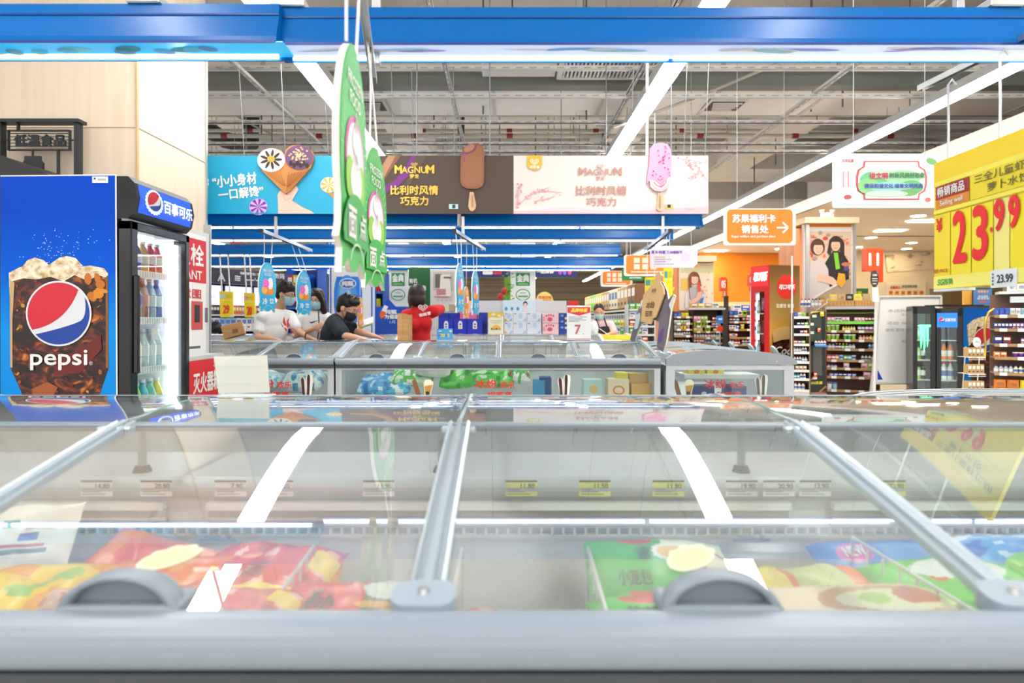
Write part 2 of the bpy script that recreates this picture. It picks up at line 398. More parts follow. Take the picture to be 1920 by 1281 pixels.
# channels that run away from the camera
for X, z, nm in ((-2.85, 3.86, 'over the cone banner'), (-.66, 3.9, 'over the brown banner'), (1.42, 3.82, 'beside the centre lamp row'), (3.62, 3.84, 'towards the checkouts')):
    b = MB().bx(X - .022, X + .022, 3, 24, z, z + .01, CHAN).bx(X - .022, X - .016, 3, 24, z, z + .045, CHAN).bx(X + .016, X + .022, 3, 24, z, z + .045, CHAN)
    for i in range(110): b.bx(X - .007, X + .007, 3.1 + i * .15, 3.19 + i * .15, z - .0012, z, M('a8a49d'))
    fixture('long_channel', b, 'pale perforated steel channel running to the back of the store ' + nm, 'channel')
for y, Zr, nm, r in ((255, 3.0, 'with red couplings', .035), (245, 3.4, 'plain, above the red-coupled one', .03), (216, 3.3, 'behind the duct edge', .03)):
    Y = 1200 * Zr / (600 - y); z = EYE + Zr
    p = thing('sprinkler_pipe', 'pale sprinkler pipe crossing under the roof ' + nm, 'pipe', (0, Y, z))
    MB().cyl((-8, Y, z), (9, Y, z), r, PIPE, 10).build('pipe', p)
    for i in range(9 if 'red' in nm else 0): MB().cyl((-6.2 + i * 1.55, Y, z), (-6.1 + i * 1.55, Y, z), r * 1.2, M('8f2630'), 12).build('coupling', p)
rnd = random.Random(5)
for i in range(64):
    Y = rnd.uniform(8.3, 17); k = F / Y; x = rnd.uniform(392, 1900); X = (x - VX) / k
    if X > 5.3: continue
    z0 = rnd.uniform(3.85, 4.3)
    fixture('hanger_rod', MB().cyl((X, Y, z0), (X, Y, 6), .008 + .004 * (i % 2), M('6b6660') if i % 3 else M('a7a29a'), 6), 'thin steel hanger rod dropping from the roof slab', 'rod', 'hanger rods below the roof slab')
for x0, y0, Y0, x1, y1, Y1, nm in ((395, 190, 9.6, 560, 275, 11, 'over the cone banner'), (1150, 240, 7.9, 1480, 110, 7.7, 'from the centre lamp row to the checkout side')):
    fixture('cable_run', MB().tube([P(x0, y0, Y0), P((x0 + x1) / 2, (y0 + y1) / 2 + 4, (Y0 + Y1) / 2), P(x1, y1, Y1)], .018, M('bdb7ac'), 6), 'pale cable conduit sagging under the roof ' + nm, 'cable')
fixture('black_duct_hose', MB().tube([P(386, 240, 12), P(420, 262, 12.4), P(445, 268, 12.8), P(470, 272, 13.2), P(474, 174, 13.4)], .16, M('2b2a29', .7), 10), 'fat black hose lying over the steelwork beside the wood column', 'hose')
fixture('conduit_bar', MB().tube([P(772, 267, 11), P(800, 268, 11), P(868, 266, 11), P(868, 72, 10.9)], .03, M('33312f'), 8), 'short dark conduit bar above the brown banner', 'pipe')
# ---------------------------------------------------------------- lamp rows
LX = ((-9.1, 'far over on the wood column side'), (-1.89, 'over the cone banner'), (1.58, 'over the pink banner'), (4.83, 'along the checkouts'))
for X, nm in LX:
    t = thing('light_row', 'continuous row of white linear ceiling lamps ' + nm, 'ceiling light', (X, 10, 3.6))
    y0 = -8.5; n = 0
    MB().bx(X - .1, X + .1, y0, 40, 3.62, 3.71, M('cfd2d4', .5)).build('housing', t)
    while y0 < 39.9:
        y1 = min(y0 + 2.4, 40)
        MB().bx(X - .095, X + .095, y0 + .012, y1 - .012, 3.597, 3.62, LAMP).build('diffuser', t)
        if 2 < y1 < 20 and n % 2 == 0:
            for q in (-.08, .08): MB().cyl((X + q, y1 - .3, 3.7), (X + q * .9, y1 - .3, 3.86), .004, M('8f8c88'), 6).build('suspension_wire', t)
        y0 = y1; n += 1
# downlights in the checkout ceiling
WARM = M('fff2d8', .5, 0, 34)
for i, (x, y) in enumerate(((1633, 445), (1709, 455), (1608, 463), (1606, 476), (1700, 466), (1650, 433), (1722, 404), (1640, 484), (1760, 484), (1560, 470), (1462, 466), (1408, 485), (1375, 496), (1790, 430), (1850, 380), (1490, 500))):
    Y = F * 2.05 / (VY - y); c = P(x, y, Y)
    if c.x < 5.8 or c.y > 18.6: continue
    t = thing('downlight', 'round recessed warm downlight in the cream checkout ceiling', 'downlight', (c.x, c.y, 3.25), 'recessed downlights over the checkouts')
    MB().lathe((c.x, c.y, 3.238), [(.16, .012), (.15, 0), (.125, .003)], M('fff6e8')).build('trim_ring', t)
    MB().lathe((c.x, c.y, 3.236), [(0.0001, 0), (.125, .0)], WARM, 20).build('lens', t)
for i, (x, y) in enumerate(((1668, 432), (1735, 414), (1340, 470), (1900, 258))):
    Y = F * 2.05 / (VY - y); c = P(x, y, Y); c.x = max(c.x, 6.2)
    MB().bx(c.x - .3, c.x + .3, c.y - .12, c.y + .12, 3.232, 3.25, WARM).build('panel_light', label='rectangular warm panel lamp in the cream checkout ceiling', cat='ceiling light', group='panel lamps over the checkouts')
# ================================================================ island freezers
def lidz(y): t = max(0, min(1, (y - .04) / .549)); return .876 + .116 * (1 - (1 - t) ** 1.05)
DEP = 1.64; R1 = .589; R2 = DEP - R1
INNER = M('dfe3e4', .45); DARKGAP = M('4f5960', .6); RAILM = M('7f8a96', .35)
def topz(y): return .994 + .014 * math.sin(math.pi * (y - R1) / (R2 - R1))
def sheet(g, ys, fz, x0, x1, fy, m):
    N = len(ys) - 1
    for dz in (.004, 0): g.add([(x, fy(y), fz(y) + dz) for y in ys for x in (x0, x1)], [(2 * k, 2 * k + 1, 2 * k + 3, 2 * k + 2) for k in range(N)], m, True)
    e = lambda x, y, dz: (x, fy(y), fz(y) + dz)
    for k in range(N):
        for x in (x0, x1): g.add([e(x, ys[k], 0), e(x, ys[k + 1], 0), e(x, ys[k + 1], .004), e(x, ys[k], .004)], [(0, 1, 2, 3)], EDGEG)
    for y in (ys[0], ys[-1]): g.add([e(x0, y, 0), e(x1, y, 0), e(x1, y, .004), e(x0, y, .004)], [(0, 1, 2, 3)], EDGEG)
    n = 2 * (N + 1); g.sheet = True; return g
EDGEG = M('a9cfc6', .2)
def freezer(label, loc, n, W=.65, front_window=False, posts=True, tags=None, ends=True, group=None):
    """double sided island freezer; local x along the row, y away from the camera"""
    t = thing('island_freezer', label, 'freezer', loc, group)
    off = Vector(loc); L = n * W
    class B(MB):
        def out(s, name, par=t, **kw): s.v = [tuple(Vector(v) + off) for v in s.v]; return s.build(name, par, **kw)
    fl = lambda y, s: y if s == 0 else DEP - y
    b = B(); zt = .832
    b.bx(0, L, .05, DEP - .05, 0, .12, DGREY); b.bx(.02, L - .02, .06, DEP - .06, .12, .5, INNER)
    for s in (0, 1):
        if front_window and s == 0:
            b.bx(0, L, .015, .06, .10, .30, FRZGREY); b.bx(0, L, .012, .06, .795, zt, FRZGREY)
            for x0, x1 in ((0, .05), (L - .05, L)): b.bx(x0, x1, .012, .06, .30, .795, FRZGREY)
        else: b.bx(0, L, *sorted((fl(.02, s), fl(.06, s))), .10, zt, FRZGREY)
    for x0, x1 in ((0, .045), (L - .045, L)): b.bx(x0, x1, .03, DEP - .03, .10, .86, FRZGREY)
    for s in (0, 1): b.bx(0, L, *sorted((fl(.004, s), fl(.02, s))), .808, .832, M('3f454b', .7))
    b.out('body')
    p = B(); p.bx(.04, L - .04, .71, DEP - .71, .5, .80, INNER).bx(.04, L - .04, .70, DEP - .70, .80, .868, FRZGREY)
    p.out('centre_partition')
    for s in (0, 1):
        prof = [(.05, .878)] + [(.02 + .027 * math.cos(math.radians(a)), .860 + .029 * math.sin(math.radians(a))) for a in range(70, 271, 20)] + [(.05, .831)]
        B().prism([(fl(u, s), v) for u, v in prof], 0, L, M('8793a0', .34), lambda u, v, d: Vector((d, u, v))).out('bumper')
        prof = [(.715, .868)] + [(.705 + .03 * math.cos(math.radians(a)), .846 + .024 * math.sin(math.radians(a))) for a in range(110, 251, 20)] + [(.715, .82)]
        B().prism([(fl(u, s), v) for u, v in prof], .045, L - .045, FRZGREY, lambda u, v, d: Vector((d, u, v))).out('price_rail')
        if s == 0:
            for k in range(max(1, n // 2)):
                x0 = .12 + 2 * k * W; B().bx(x0, x0 + 2 * W - .09, .672, .69, .803, .818, M('f4f7f6', .3)).out('bumper_strip')
                B().bx(x0, x0 + 2 * W - .09, .685, .70, .766, .800, M('8d8a84', .6)).bx(x0, x0 + 2 * W - .09, .682, .70, .778, .784, M('d6d2c8', .5)).out('air_slot')
        gr = B(); y0, y1 = sorted((fl(.695, s), fl(.712, s))); gr.bx(.06, L - .06, y0, y1, .760, .763, INNER).bx(.06, L - .06, y0, y1, .741, .744, INNER)
        gr.bx(.06, L - .06, *sorted((fl(.708, s), fl(.7095, s))), .744, .760, M('5f6f7c'))
        k = .06
        while k < L - .06: gr.bx(k, k + .005, y0, y1, .741, .763, INNER); k += .0235
        gr.out('air_grille')
    # ridge rails, top glass, divider rails, lids
    for s in (0, 1):
        B().bx(0, L, *sorted((fl(R1 - .012, s), fl(R1 + .012, s))), .984, .9985, RAILM, .003).out('ridge_rail')
    for i in range(n):
        x0, x1 = i * W, (i + 1) * W
        sheet(B(), [R1 + .012 + (R2 - R1 - .024) * k / 16 for k in range(17)], topz, x0 + .006, x1 - .006, lambda y: y, TOPGLASS).out('top_glass')
        for s in (0, 1):
            lid = sheet(B(), [.04 + (R1 - .05) * k / 24 for k in range(25)], lidz, x0 + .018, x1 - .018, lambda y: fl(y, s), LIDGLASS).out('glass_lid')
            hx = x0 + W * .497; hb = B(); N = 18
            def arc(rx, rz, y, zc): return [Vector((hx + rx * math.cos(math.pi * k / N), fl(y, s), zc + rz * math.sin(math.pi * k / N))) for k in range(N + 1)]
            rings = [(.051, .031, .042, .887), (.0525, .033, .030, .885), (.0645, .042, .028, .880), (.066, .044, .036, .880), (.063, .041, .056, .882), (.05, .031, .074, .884), (.03, .015, .084, .887)]
            A = [arc(*r) for r in rings]; vs = [v for q in A for v in q]; fs = []; m = N + 1
            for j in range(len(A) - 1):
                for k in range(N): fs.append((j * m + k, j * m + k + 1, (j + 1) * m + k + 1, (j + 1) * m + k))
            hb.add(vs, fs, HANDLE, True); hb.add(A[0], [list(range(m))], M('75818c', .55)); hb.add(A[-1], [list(range(m))], HANDLE)
            hb.bx(hx - .0655, hx + .0655, *sorted((fl(.026, s), fl(.08, s))), .874, .892, HANDLE, .004)
            hb.out('handle', lid)
    for i in range(n + 1):
        x = min(max(i * W, .02), L - .02)
        for s in (0, 1):
            r = B(); N = 12; ys = [.035 + (R1 - .03) * k / N for k in range(N + 1)]
            prof = [(-.021, 0), (-.021, .012), (-.016, .015), (-.012, .009), (-.006, .009), (-.005, .016), (.005, .016), (.006, .009), (.012, .009), (.016, .015), (.021, .012), (.021, 0)]
            vs = [(x + u, fl(y, s), lidz(y) + w - .003) for y in ys for u, w in prof]; m = len(prof); fs = []
            for j in range(N):
                for k in range(m): fs.append((j * m + k, j * m + (k + 1) % m, (j + 1) * m + (k + 1) % m, (j + 1) * m + k))
            fs += [tuple(range(m)), tuple(range(N * m, N * m + m))]
            rl = r.add(vs, fs, ALU).out('divider_rail')
            c = B(); yy = [.026, .03, .06, .068]; 
            c.prism(rrect(x - .036, .028, x + .036, .072, .018), .870, .893, M('93a1ad', .35), lambda u, v, d: Vector((u, fl(v, s), d + (v - .028) * .22)))
            c.cone((x, fl(.05, s), .896), .007, (x, fl(.05, s), .903), .005, STEEL, 10); c.out('rail_cap', rl)
            h = B(); h.bx(x - .033, x + .033, *sorted((fl(R1 - .035, s), fl(R1 - .014, s))), .982, .996, ALU, .003); h.out('rail_bracket', rl)
        B().bx(x - .004, x + .004, R1 + .012, R2 - .012, .99, 1.004, M('aab4ba', .4)).out('glass_joint')
        if posts and 0 < i < n:
            q = B(); q.cyl((x - .05, .74, .872), (x - .05, .74, .985), .009, ALU); q.cone((x - .05, .74, .868), .02, (x - .05, .74, .882), .014, BLACK); q.out('support_post')
    if ends:
        for x0, x1 in ((-.006, .02), (L - .02, L + .006)):
            c = B(); pts = [(.02, .86)] + [(y, lidz(y) + .012) for y in [.04 + .549 * k / 10 for k in range(11)]] + [(R1 + (R2 - R1) * k / 6, topz(R1 + (R2 - R1) * k / 6) + .006) for k in range(7)] + [(DEP - y, lidz(y) + .012) for y in [.589 - .549 * k / 10 for k in range(11)]] + [(DEP - .02, .86)]
            c.prism(pts, x0, x1, PLGREY, lambda u, v, d: Vector((d, u, v))); c.out('end_panel')
    if front_window:
        B().bx(.05, L - .05, .024, .030, .30, .795, GLASS).out('front_window')
    for (x, c, txt) in tags or ():
        u = B(); u.v = []; 
        bd = Board(off + Vector((x, .6755, .8655)), (.001, 0, 0), (0, 0, -.001), .0004)
        mb = bd.slab([(0, 0), (66, 0), (66, 34), (0, 34)], .0015, M(c, .4))
        bd.rect(0, 0, 66, 4, M('3a3f44'), 1); bd.text(txt, 46, 12, 10, M('33373c'), 2); 
        for q in range(3): bd.rect(4, 18 + q * 5, 30 + 11 * ((q * 7) % 3), 20 + q * 5, M('7c8288'), 1)
        tg = mb.build('price_tag', t); bd.done(tg)
    return t
def freezer_logo(x, y, Y): return
tags = []
for px_, c, s in ((150, 'f1f2f0', '14.80'), (262, 'f1f2f0', '20.80'), (402, 'f1f2f0', '7.90'), (490, 'f1f2f0', '9.50'), (680, 'f1f2f0', '13.90'), (948, 'eef07a', '11.80'), (1086, 'eef07a', '11.50'), (1224, 'eef07a', '11.80'), (1362, 'f1f2f0', '19.90'), (1432, 'f1f2f0', '20.90'), (1500, 'f1f2f0', '12.90'), (1640, 'eef07a', '23.90')):
    tags.append(((px_ - VX) / 900 + 2.057, c, s))
NEAR = freezer('long island freezer with glass lids filling the bottom of the picture', (-2.057, .66, 0), 6, .655, False, True, tags)
R2L = freezer('island freezer behind, its window partly hidden by the wood column and the cream card holder', (-4.045, 5.19, 0), 4, .66, True, False, None, True)
R2R = freezer('island freezer behind, its front window showing green bags and small cartons', (-1.39, 5.19, 0), 4, .66, True, False, None, True)
R3L = freezer('island freezer in the third row, behind the shopping man in white', (-4.0, 7.85, 0), 4, .65, False, False)
R3R = freezer('island freezer in the third row, in front of the tissue cartons', (-1.36, 7.85, 0), 4, .65, False, False)
# blue maker's mark inside the near freezer and behind the windows
# ---------------------------------------------------------------- end freezers with grey curved side caps
def end_freezer(label, x0, x1, y0, y1, ztop, window=True):
    t = thing('end_freezer', label, 'freezer', ((x0 + x1) / 2, y0, 0))
    b = MB().bx(x0, x1, y0 + .03, y1 - .03, 0, .12, DGREY).bx(x0 + .03, x1 - .03, y0 + .05, y1 - .05, .12, .5, INNER)
    b.bx(x0, x1, y1 - .05, y1, .1, .83, FRZGREY)
    for a, c in ((x0, x0 + .07), (x1 - .08, x1)): b.bx(a, c, y0, y1, .1, .83, FRZGREY)
    b.bx(x0, x1, y0, y0 + .04, .1, .3, FRZGREY).bx(x0, x1, y0 - .004, y0 + .04, .795, .83, FRZGREY)
    b.build('body', t)
    MB().bx(x0 + .07, x1 - .08, y0 + .012, y0 + .018, .3, .795, GLASS).build('front_window', t)
    n = 20; w = x1 - x0
    def zz(s): return .885 + (ztop - .885) * min(1, math.sin(math.pi * min(1, s * 1.0)) ** .45 * (1.15 - .3 * s))
    top = [(x0 + w * k / n, zz(k / n)) for k in range(n + 1)]
    for a, c in ((y0 - .012, y0 + .03), (y1 - .03, y1)):
        cap = MB().prism([(x0, .838)] + top + [(x1 + .02, .86), (x1 + .02, .838)], a, c, M('8f959d', .4), lambda u, v, d: Vector((u, d, v))).build('side_cap', t)
        if a < y0:
            for f_ in (.1, .86): MB().cone((x0 + w * f_, a, .865), .008, (x0 + w * f_, a - .003, .865), .007, STEEL, 8).build('screw', cap)
    m = 4; ly = (y1 - y0) / m
    for i in range(m):
        ya, yb = y0 + .03 + i * ly * .97, y0 + .03 + (i + 1) * ly * .97 - .02
        g = MB(); vs = [(x, y, z + dz - .006) for dz in (0, -.004) for x, z in top[1:] for y in (ya, yb)]; k2 = 2 * n; fs = []
        for k in range(n - 1): a = 2 * k; fs += [(a, a + 1, a + 3, a + 2), (k2 + a, k2 + a + 2, k2 + a + 3, k2 + a + 1)]
        fs += [tuple(a + 0 for a in (0, k2, k2 + 1, 1)), (k2 - 2, k2 - 1, 2 * k2 - 1, 2 * k2 - 2)]
        lid = g.add(vs, fs, LIDGLASS, True).build('glass_lid', t)
        hx = x1 - .10
        MB().cyl((hx, ya + .12, top[17][1] + .012), (hx + .012, ya + .12, top[17][1] + .02), .045, M('a9b7be', .3), 16).build('handle', lid)
        MB().prism([(u, v + .004) for u, v in top] + [(u, v - .01) for u, v in top[::-1]], yb, yb + .02, ALU, lambda u, v, d: Vector((u, d, v))).build('divider_rail', t)
    return t
end_freezer('short end freezer with a grey curved side cap, standing before the checkout racks', 1.292, 2.33, 5.19, 7.3, .955)
end_freezer('low freezer with a curved glass top at the checkout end of the long front freezer', 1.40, 2.75, 2.36, 2.60, .915)
# ================================================================ goods inside the near freezer
def bag(name, label, c, lx, ly, h, paint, rotz=0, tilt=0, roll=0, group=None, nu=26, nv=18, crumple=.006, seed=0, art=None, crimp=True, gloss=.25, cat='frozen food bag'):
    """sealed pillow bag; paint(u, v) -> hex on its top, u along lx, v along ly (towards camera = 0)"""
    nu = int(nu * 1.6); nv = int(nv * 1.6)
    if 1.02 < c[1] < 1.3 and c[2] > .7: c = (c[0], c[1], c[2] - .042)
    mb = MB(); R = Matrix.Rotation(rotz, 3, 'Z') @ Matrix.Rotation(tilt, 3, 'X') @ Matrix.Rotation(roll, 3, 'Y'); c = Vector(c)
    def pos(u, v, s):
        a = 2 * u - 1; b = 2 * v - 1; e = max(0, 1 - abs(a) ** 4) ** .6 * max(0, 1 - abs(b) ** 4) ** .6
        q = Vector((a * lx / 2, b * ly / 2, 0)); nz = noise.noise(Vector((u * 5 + seed * 3.1, v * 4, seed)) )
        q.z = s * h / 2 * e + (nz * crumple * (e + .25) if s > 0 else 0) + .004 * math.sin(u * 9 + seed) * (1 - e)
        sh = .5 * (1 - e) * .04
        return c + R @ q
    for s in (1, -1):
        vs = [pos(i / nu, j / nv, s) for j in range(nv + 1) for i in range(nu + 1)]
        for j in range(nv):
            for i in range(nu):
                a = j * (nu + 1) + i; f = (a, a + 1, a + nu + 2, a + nu + 1)
                mb_m = M(paint((i + .5) / nu, (j + .5) / nv), gloss)
                if j == 0 and i == 0: o = len(mb.v); mb.v += [tuple(v) for v in vs]
                mb.f.append([o + k for k in (f if s > 0 else f[::-1])]); mb.m.append(mb.mi(mb_m)); mb.sm.append(True)
    o = mb.build(name, None, at=tuple(c), label=label, cat=cat, group=group, fix=False)
    if art:
        let = MB()
        for (t, u, v, hh, ww, col, rot) in art:
            vs, fs, asp = glyphs(t); cr, sr = math.cos(math.radians(rot)), math.sin(math.radians(rot)); ww = ww or hh * asp * ly / lx
            for dx in (-.012, 0, .012):
                let.add([pos(min(1, max(0, u + ((a - .5) * ww * cr - (b - .5) * hh * ly / lx * sr) + dx * hh)), min(1, max(0, v + ((a - .5) * ww * lx / ly * sr + (b - .5) * hh * cr))), 1) + R @ Vector((0, 0, .003)) for a, b in vs], fs, M(col))
        let.build('lettering', o, fix=False)
    return o
def blobs(cells, base):
    """paint function: first matching (u0, v0, u1, v1, hex) or ellipse (cu, cv, ru, rv, hex, 'e')"""
    def fn(u, v):
        for q in cells:
            if len(q) == 6:
                if ((u - q[0]) / q[2]) ** 2 + ((v - q[1]) / q[3]) ** 2 < 1: return q[4]
            elif q[0] <= u <= q[2] and q[1] <= v <= q[3]: return q[4]
        return base
    return fn
def speck(base, cols, n=7, seed=0):
    def fn(u, v):
        t = noise.noise(Vector((u * n, v * n, seed * 1.7)))
        return cols[0] if t > .22 else (cols[1] if t < -.25 else base)
    return fn
# big orange bag at the left, standing corner up
def orange_paint(u, v):
    if .52 < u < .70 and .2 < v < .75: return 'ffe25a'
    if u < .3 and v < .5: return 'd8e07a' if noise.noise(Vector((u * 9, v * 9, 2))) > 0 else 'f3c46a'
    return 'f2711f' if noise.noise(Vector((u * 6, v * 6, 4))) > -.2 else 'f89a4c'
bag('frozen_food_bag', 'big bright orange bag with a yellow patch, lying under the glass above the leftmost handle', (-.53, 1.07, .735), .46, .36, .09, orange_paint, .12, .18, 0, None, 30, 22, .02, 1, [('净含量', .62, .45, .12, .1, '6a3aa0', 20)])
bag('frozen_food_bag', 'second orange bag, its raised corner touching the white leaflet', (-.66, 1.2, .745), .30, .2, .07, speck('f2641a', ('f98a3c', 'e2550e'), 5, 3), -.25, .45, .2, None, 24, 16, .02, 2)
bag('frozen_food_bag', 'yellow and green bag half under the big orange bag at the picture edge', (-.80, 1.0, .73), .3, .3, .08, speck('f6d13a', ('8fc457', 'f6a33a'), 5, 5), .3, .12, 0, None, 24, 18, .015, 3)
bag('frozen_food_bag', 'white leaflet-topped bag with small coloured print at the left end, beside the orange corner', (-.91, 1.22, .83), .16, .13, .02, blobs([(.2, .62, .38, .74, '4a9a4a'), (.45, .55, .8, .63, 'd8a02a'), (.42, .4, .62, .5, '3a4ac0'), (.2, .2, .75, .26, '5a7a6a'), (.2, .3, .7, .33, 'b05050')], 'f6f3ea'), .25, .8, 0, None, 30, 26, .003, 4)
# pink / red dumpling bags
def red_paint(u, v):
    if v > .9: return 'c23a8a'
    if (u > .84 and .66 < v < .86) or (abs(v - .33 - .1 * u) < .035 and u > .3): return 'ffd83a'
    t = noise.noise(Vector((u * 8, v * 8, 9)))
    return 'f6b9a8' if t > .28 else ('b4121c' if t < -.3 else 'e32233')
bag('frozen_food_bag', 'red dumpling bag with yellow bands and a purple top edge, left of the wire divider', (-.46, 1.13, .75), .26, .32, .09, red_paint, -.12, .16, 0, None, 32, 26, .01, 5, [('酱', .55, .55, .14, .16, '8c1020', 0)])
bag('frozen_food_bag', 'red meat bag with a yellow strip, lying on the near end of the purple-topped one', (-.44, .93, .745), .24, .2, .08, red_paint, -.1, .1, 0, None, 30, 22, .01, 6)
bag('frozen_food_bag', 'pale pink meatball bag between the orange bag and the red dumpling bags', (-.63, .93, .73), .2, .26, .08, speck('f2c6bb', ('fae6de', 'd98a80'), 9, 7), .1, .1, 0, None, 28, 24, .012, 7)
bag('frozen_food_bag', 'flat red packet with black brush writing and a photo of golden fried dumplings', (-.235, .985, .745), .245, .17, .04,
    blobs([(.75, .78, .23, .2, 'e8efe4', 'e'), (.62, .5, .12, .07, 'f2a02c', 'e'), (.84, .38, .17, .09, 'f39a22', 'e'), (.83, .62, .12, .06, 'f0a838', 'e'), (.92, .86, .1, .1, '2d2a1c', 'e'), (.55, .1, 1, .2, '2a3a24'), (.55, 0, 1, 1, '5a4a2c')], 'e2231d'), -.04, .15, 0, None, 40, 30, .003, 8,
    [('炒', .28, .42, .42, .2, '40120e', -6), ('米', .24, .62, .2, .1, '40120e', 0)])
bag('frozen_food_bag', 'green bun packet with a white bowl picture, uppermost behind the wire divider', (.285, 1.20, .775), .27, .17, .05,
    blobs([(.36, .86, .13, .1, 'd83a3a', 'e'), (.6, .62, .1, .12, 'f0c35a', 'e'), (.62, .62, .16, .18, 'f7efe2', 'e'), (.88, .45, .12, .16, 'f2e6d0', 'e'), (.88, .42, .17, .24, 'b07848', 'e'), (.55, .3, 1, 1, 'e3efd0')], '2fb43a'), -.04, .22, 0, None, 40, 26, .003, 9, [('素', .4, .55, .26, .1, '123a12', 0), ('小笼包', .3, .16, .2, .22, '123a12', 0)])
bag('frozen_food_bag', 'green bun packet with black brush writing, directly below the uppermost green one', (.30, 1.07, .74), .26, .15, .05,
    blobs([(.3, .8, .14, .12, 'd83a3a', 'e'), (.6, 0, 1, 1, 'dfeecb')], '35b83c'), -.05, .12, 0, None, 36, 22, .003, 10, [('素', .3, .45, .36, .12, '123a12', 0)])
bag('frozen_food_bag', 'lowest green bun packet with a vegetable photo, beside the right-hand handle', (.25, .955, .735), .25, .16, .05,
    blobs([(.34, .82, .15, .13, 'd83a3a', 'e'), (.72, .7, .1, .12, 'e2a23a', 'e'), (.72, .66, .2, .22, '9acb52', 'e'), (.55, .1, 1, 1, 'd8ecc4')], '42c63f'), -.05, .12, 0, None, 36, 22, .004, 11, [('荠菜', .32, .45, .34, .2, '123a12', 0)])
bag('frozen_food_bag', 'cream flat packet with a red edge, in front of the empty grey bin', (.02, .90, .745), .26, .1, .02, blobs([(.94, 0, 1, 1, 'e0332c')], 'eadfca'), -.05, .05, 0, None, 30, 12, .004, 12)
bag('frozen_food_bag', 'orange bag with a green vegetable photo, behind the beige food packet', (.545, 1.09, .755), .22, .2, .07, lambda u, v: ('c8d08a' if .3 < u < .75 and v > .35 else ('f7dc4c' if u < .25 and v > .5 else ('f4762a' if noise.noise(Vector((u * 7, v * 7, 1))) > -.2 else 'fbb083'))), .1, .2, 0, None, 28, 22, .015, 13)
bag('frozen_food_bag', 'orange bag peeping out behind the right-hand handle', (.43, 1.03, .74), .16, .16, .07, speck('f4792c', ('fbb083', 'e55f16'), 6, 2), .1, .15, 0, None, 22, 18, .015, 14)
bag('frozen_food_bag', 'beige packet showing a plate of meat and green sauce, left of the diagonal wire divider', (.555, .945, .755), .27, .17, .045,
    blobs([(.5, .64, .09, .09, '9cc446', 'e'), (.76, .7, .13, .14, 'b8573a', 'e'), (.62, .62, .34, .17, 'dfe0b4', 'e'), (.1, .1, .35, .35, 'f6c843'), (.42, .25, .72, .42, 'f7c73a'), (.86, .3, .12, .2, 'd9a878', 'e'), (.6, .62, .42, .26, 'c9905c', 'e')], 'f3ddba'), .02, .16, 0, None, 40, 28, .004, 15, [('新品面', .55, .33, .14, .2, 'c23a1a', 14)])
bag('frozen_food_bag', 'bright green bag with a white cloud-shaped panel, right of the diagonal wire divider', (.79, 1.07, .765), .28, .26, .08,
    blobs([(.5, .7, .3, .14, 'eaf3ee', 'e'), (.3, .6, .06, .05, 'e2643a', 'e'), (.2, 0, .9, .12, '2fb0a4'), (.3, .2, .18, .12, '3aa82a', 'e'), (.7, .2, .16, .12, '3aa82a', 'e'), (.1, .25, .9, .32, 'e3d23a')], '5fd03a'), .05, .12, 0, None, 36, 28, .008, 16)
bag('frozen_food_bag', 'teal and green bag below the bright green bag with the cloud panel', (.80, .92, .74), .26, .16, .06, lambda u, v: '1f9c94' if v < .3 else ('2f9a3a' if v < .55 else '4fc03a'), .05, .1, 0, None, 28, 18, .006, 17)
bag('frozen_food_bag', 'blue bag with a pink oval badge lying against the back wall', (.72, 1.235, .77), .24, .12, .05, blobs([(.28, .55, .14, .22, 'd84a9a', 'e'), (.55, .3, .95, .75, '5a9ad8')], '2f7ed0'), .05, .35, 0, None, 30, 16, .005, 18, [('NEW', .28, .55, .22, .16, 'ffffff', 0)])
bag('frozen_food_bag', 'light green and white bag at the right edge, behind the thick divider rail', (1.06, 1.08, .765), .3, .3, .08, speck('8ad03c', ('e8f2d0', '38a83a'), 4, 6), -.1, .12, 0, None, 28, 22, .01, 19)
bag('frozen_food_bag', 'pale blue bag at the right edge, up against the back wall', (1.0, 1.24, .78), .26, .12, .06, speck('4f9fe0', ('cfe6f6', '2a6ac0'), 5, 8), .05, .3, 0, None, 26, 16, .006, 20)
bag('frozen_food_bag', 'red packet lying low at the foot of the thin wire frame beside the grey bin', (-.06, 1.02, .68), .14, .2, .05, speck('d6342c', ('f2b090', 'a81c1c'), 5, 4), .1, .05, 0, None, 20, 16, .006, 21)
# second layers under the bags, so the bins read full
for i, (X, Y, lx, ly, base, hi, lo, where) in enumerate(((-.62, 1.1, .5, .4, 'e8752c', 'f7b070', 'c8551a', 'under the big orange bag'), (-.47, 1.03, .26, .44, 'c83040', 'e88a80', '98202c', 'under the red dumpling bags'), (.29, 1.08, .26, .36, '3aa23a', 'a8d880', '288028', 'under the green bun packets'), (.54, 1.02, .28, .36, 'e8a860', 'f4d4a0', 'c87c38', 'under the beige packet'), (.82, 1.02, .3, .4, '3f9f5a', '9fd860', '2a7a80', 'under the bright green bag'), (-.235, 1.0, .24, .22, 'b8322a', 'e08860', '8a1c18', 'under the flat red packet'))):
    bag('frozen_food_bag', 'half hidden food bag lying ' + where, (X, Y, .655), lx, ly, .12, speck(base, (hi, lo), 5, i), 0, 0, 0, None, 20, 16, .012, 30 + i)
    bag('frozen_food_bag', 'lowest food bag on the freezer floor ' + where, (X, Y, .555), lx, ly, .1, speck(lo, (base, hi), 4, i), 0, 0, 0, None, 12, 10, .01, 40 + i)
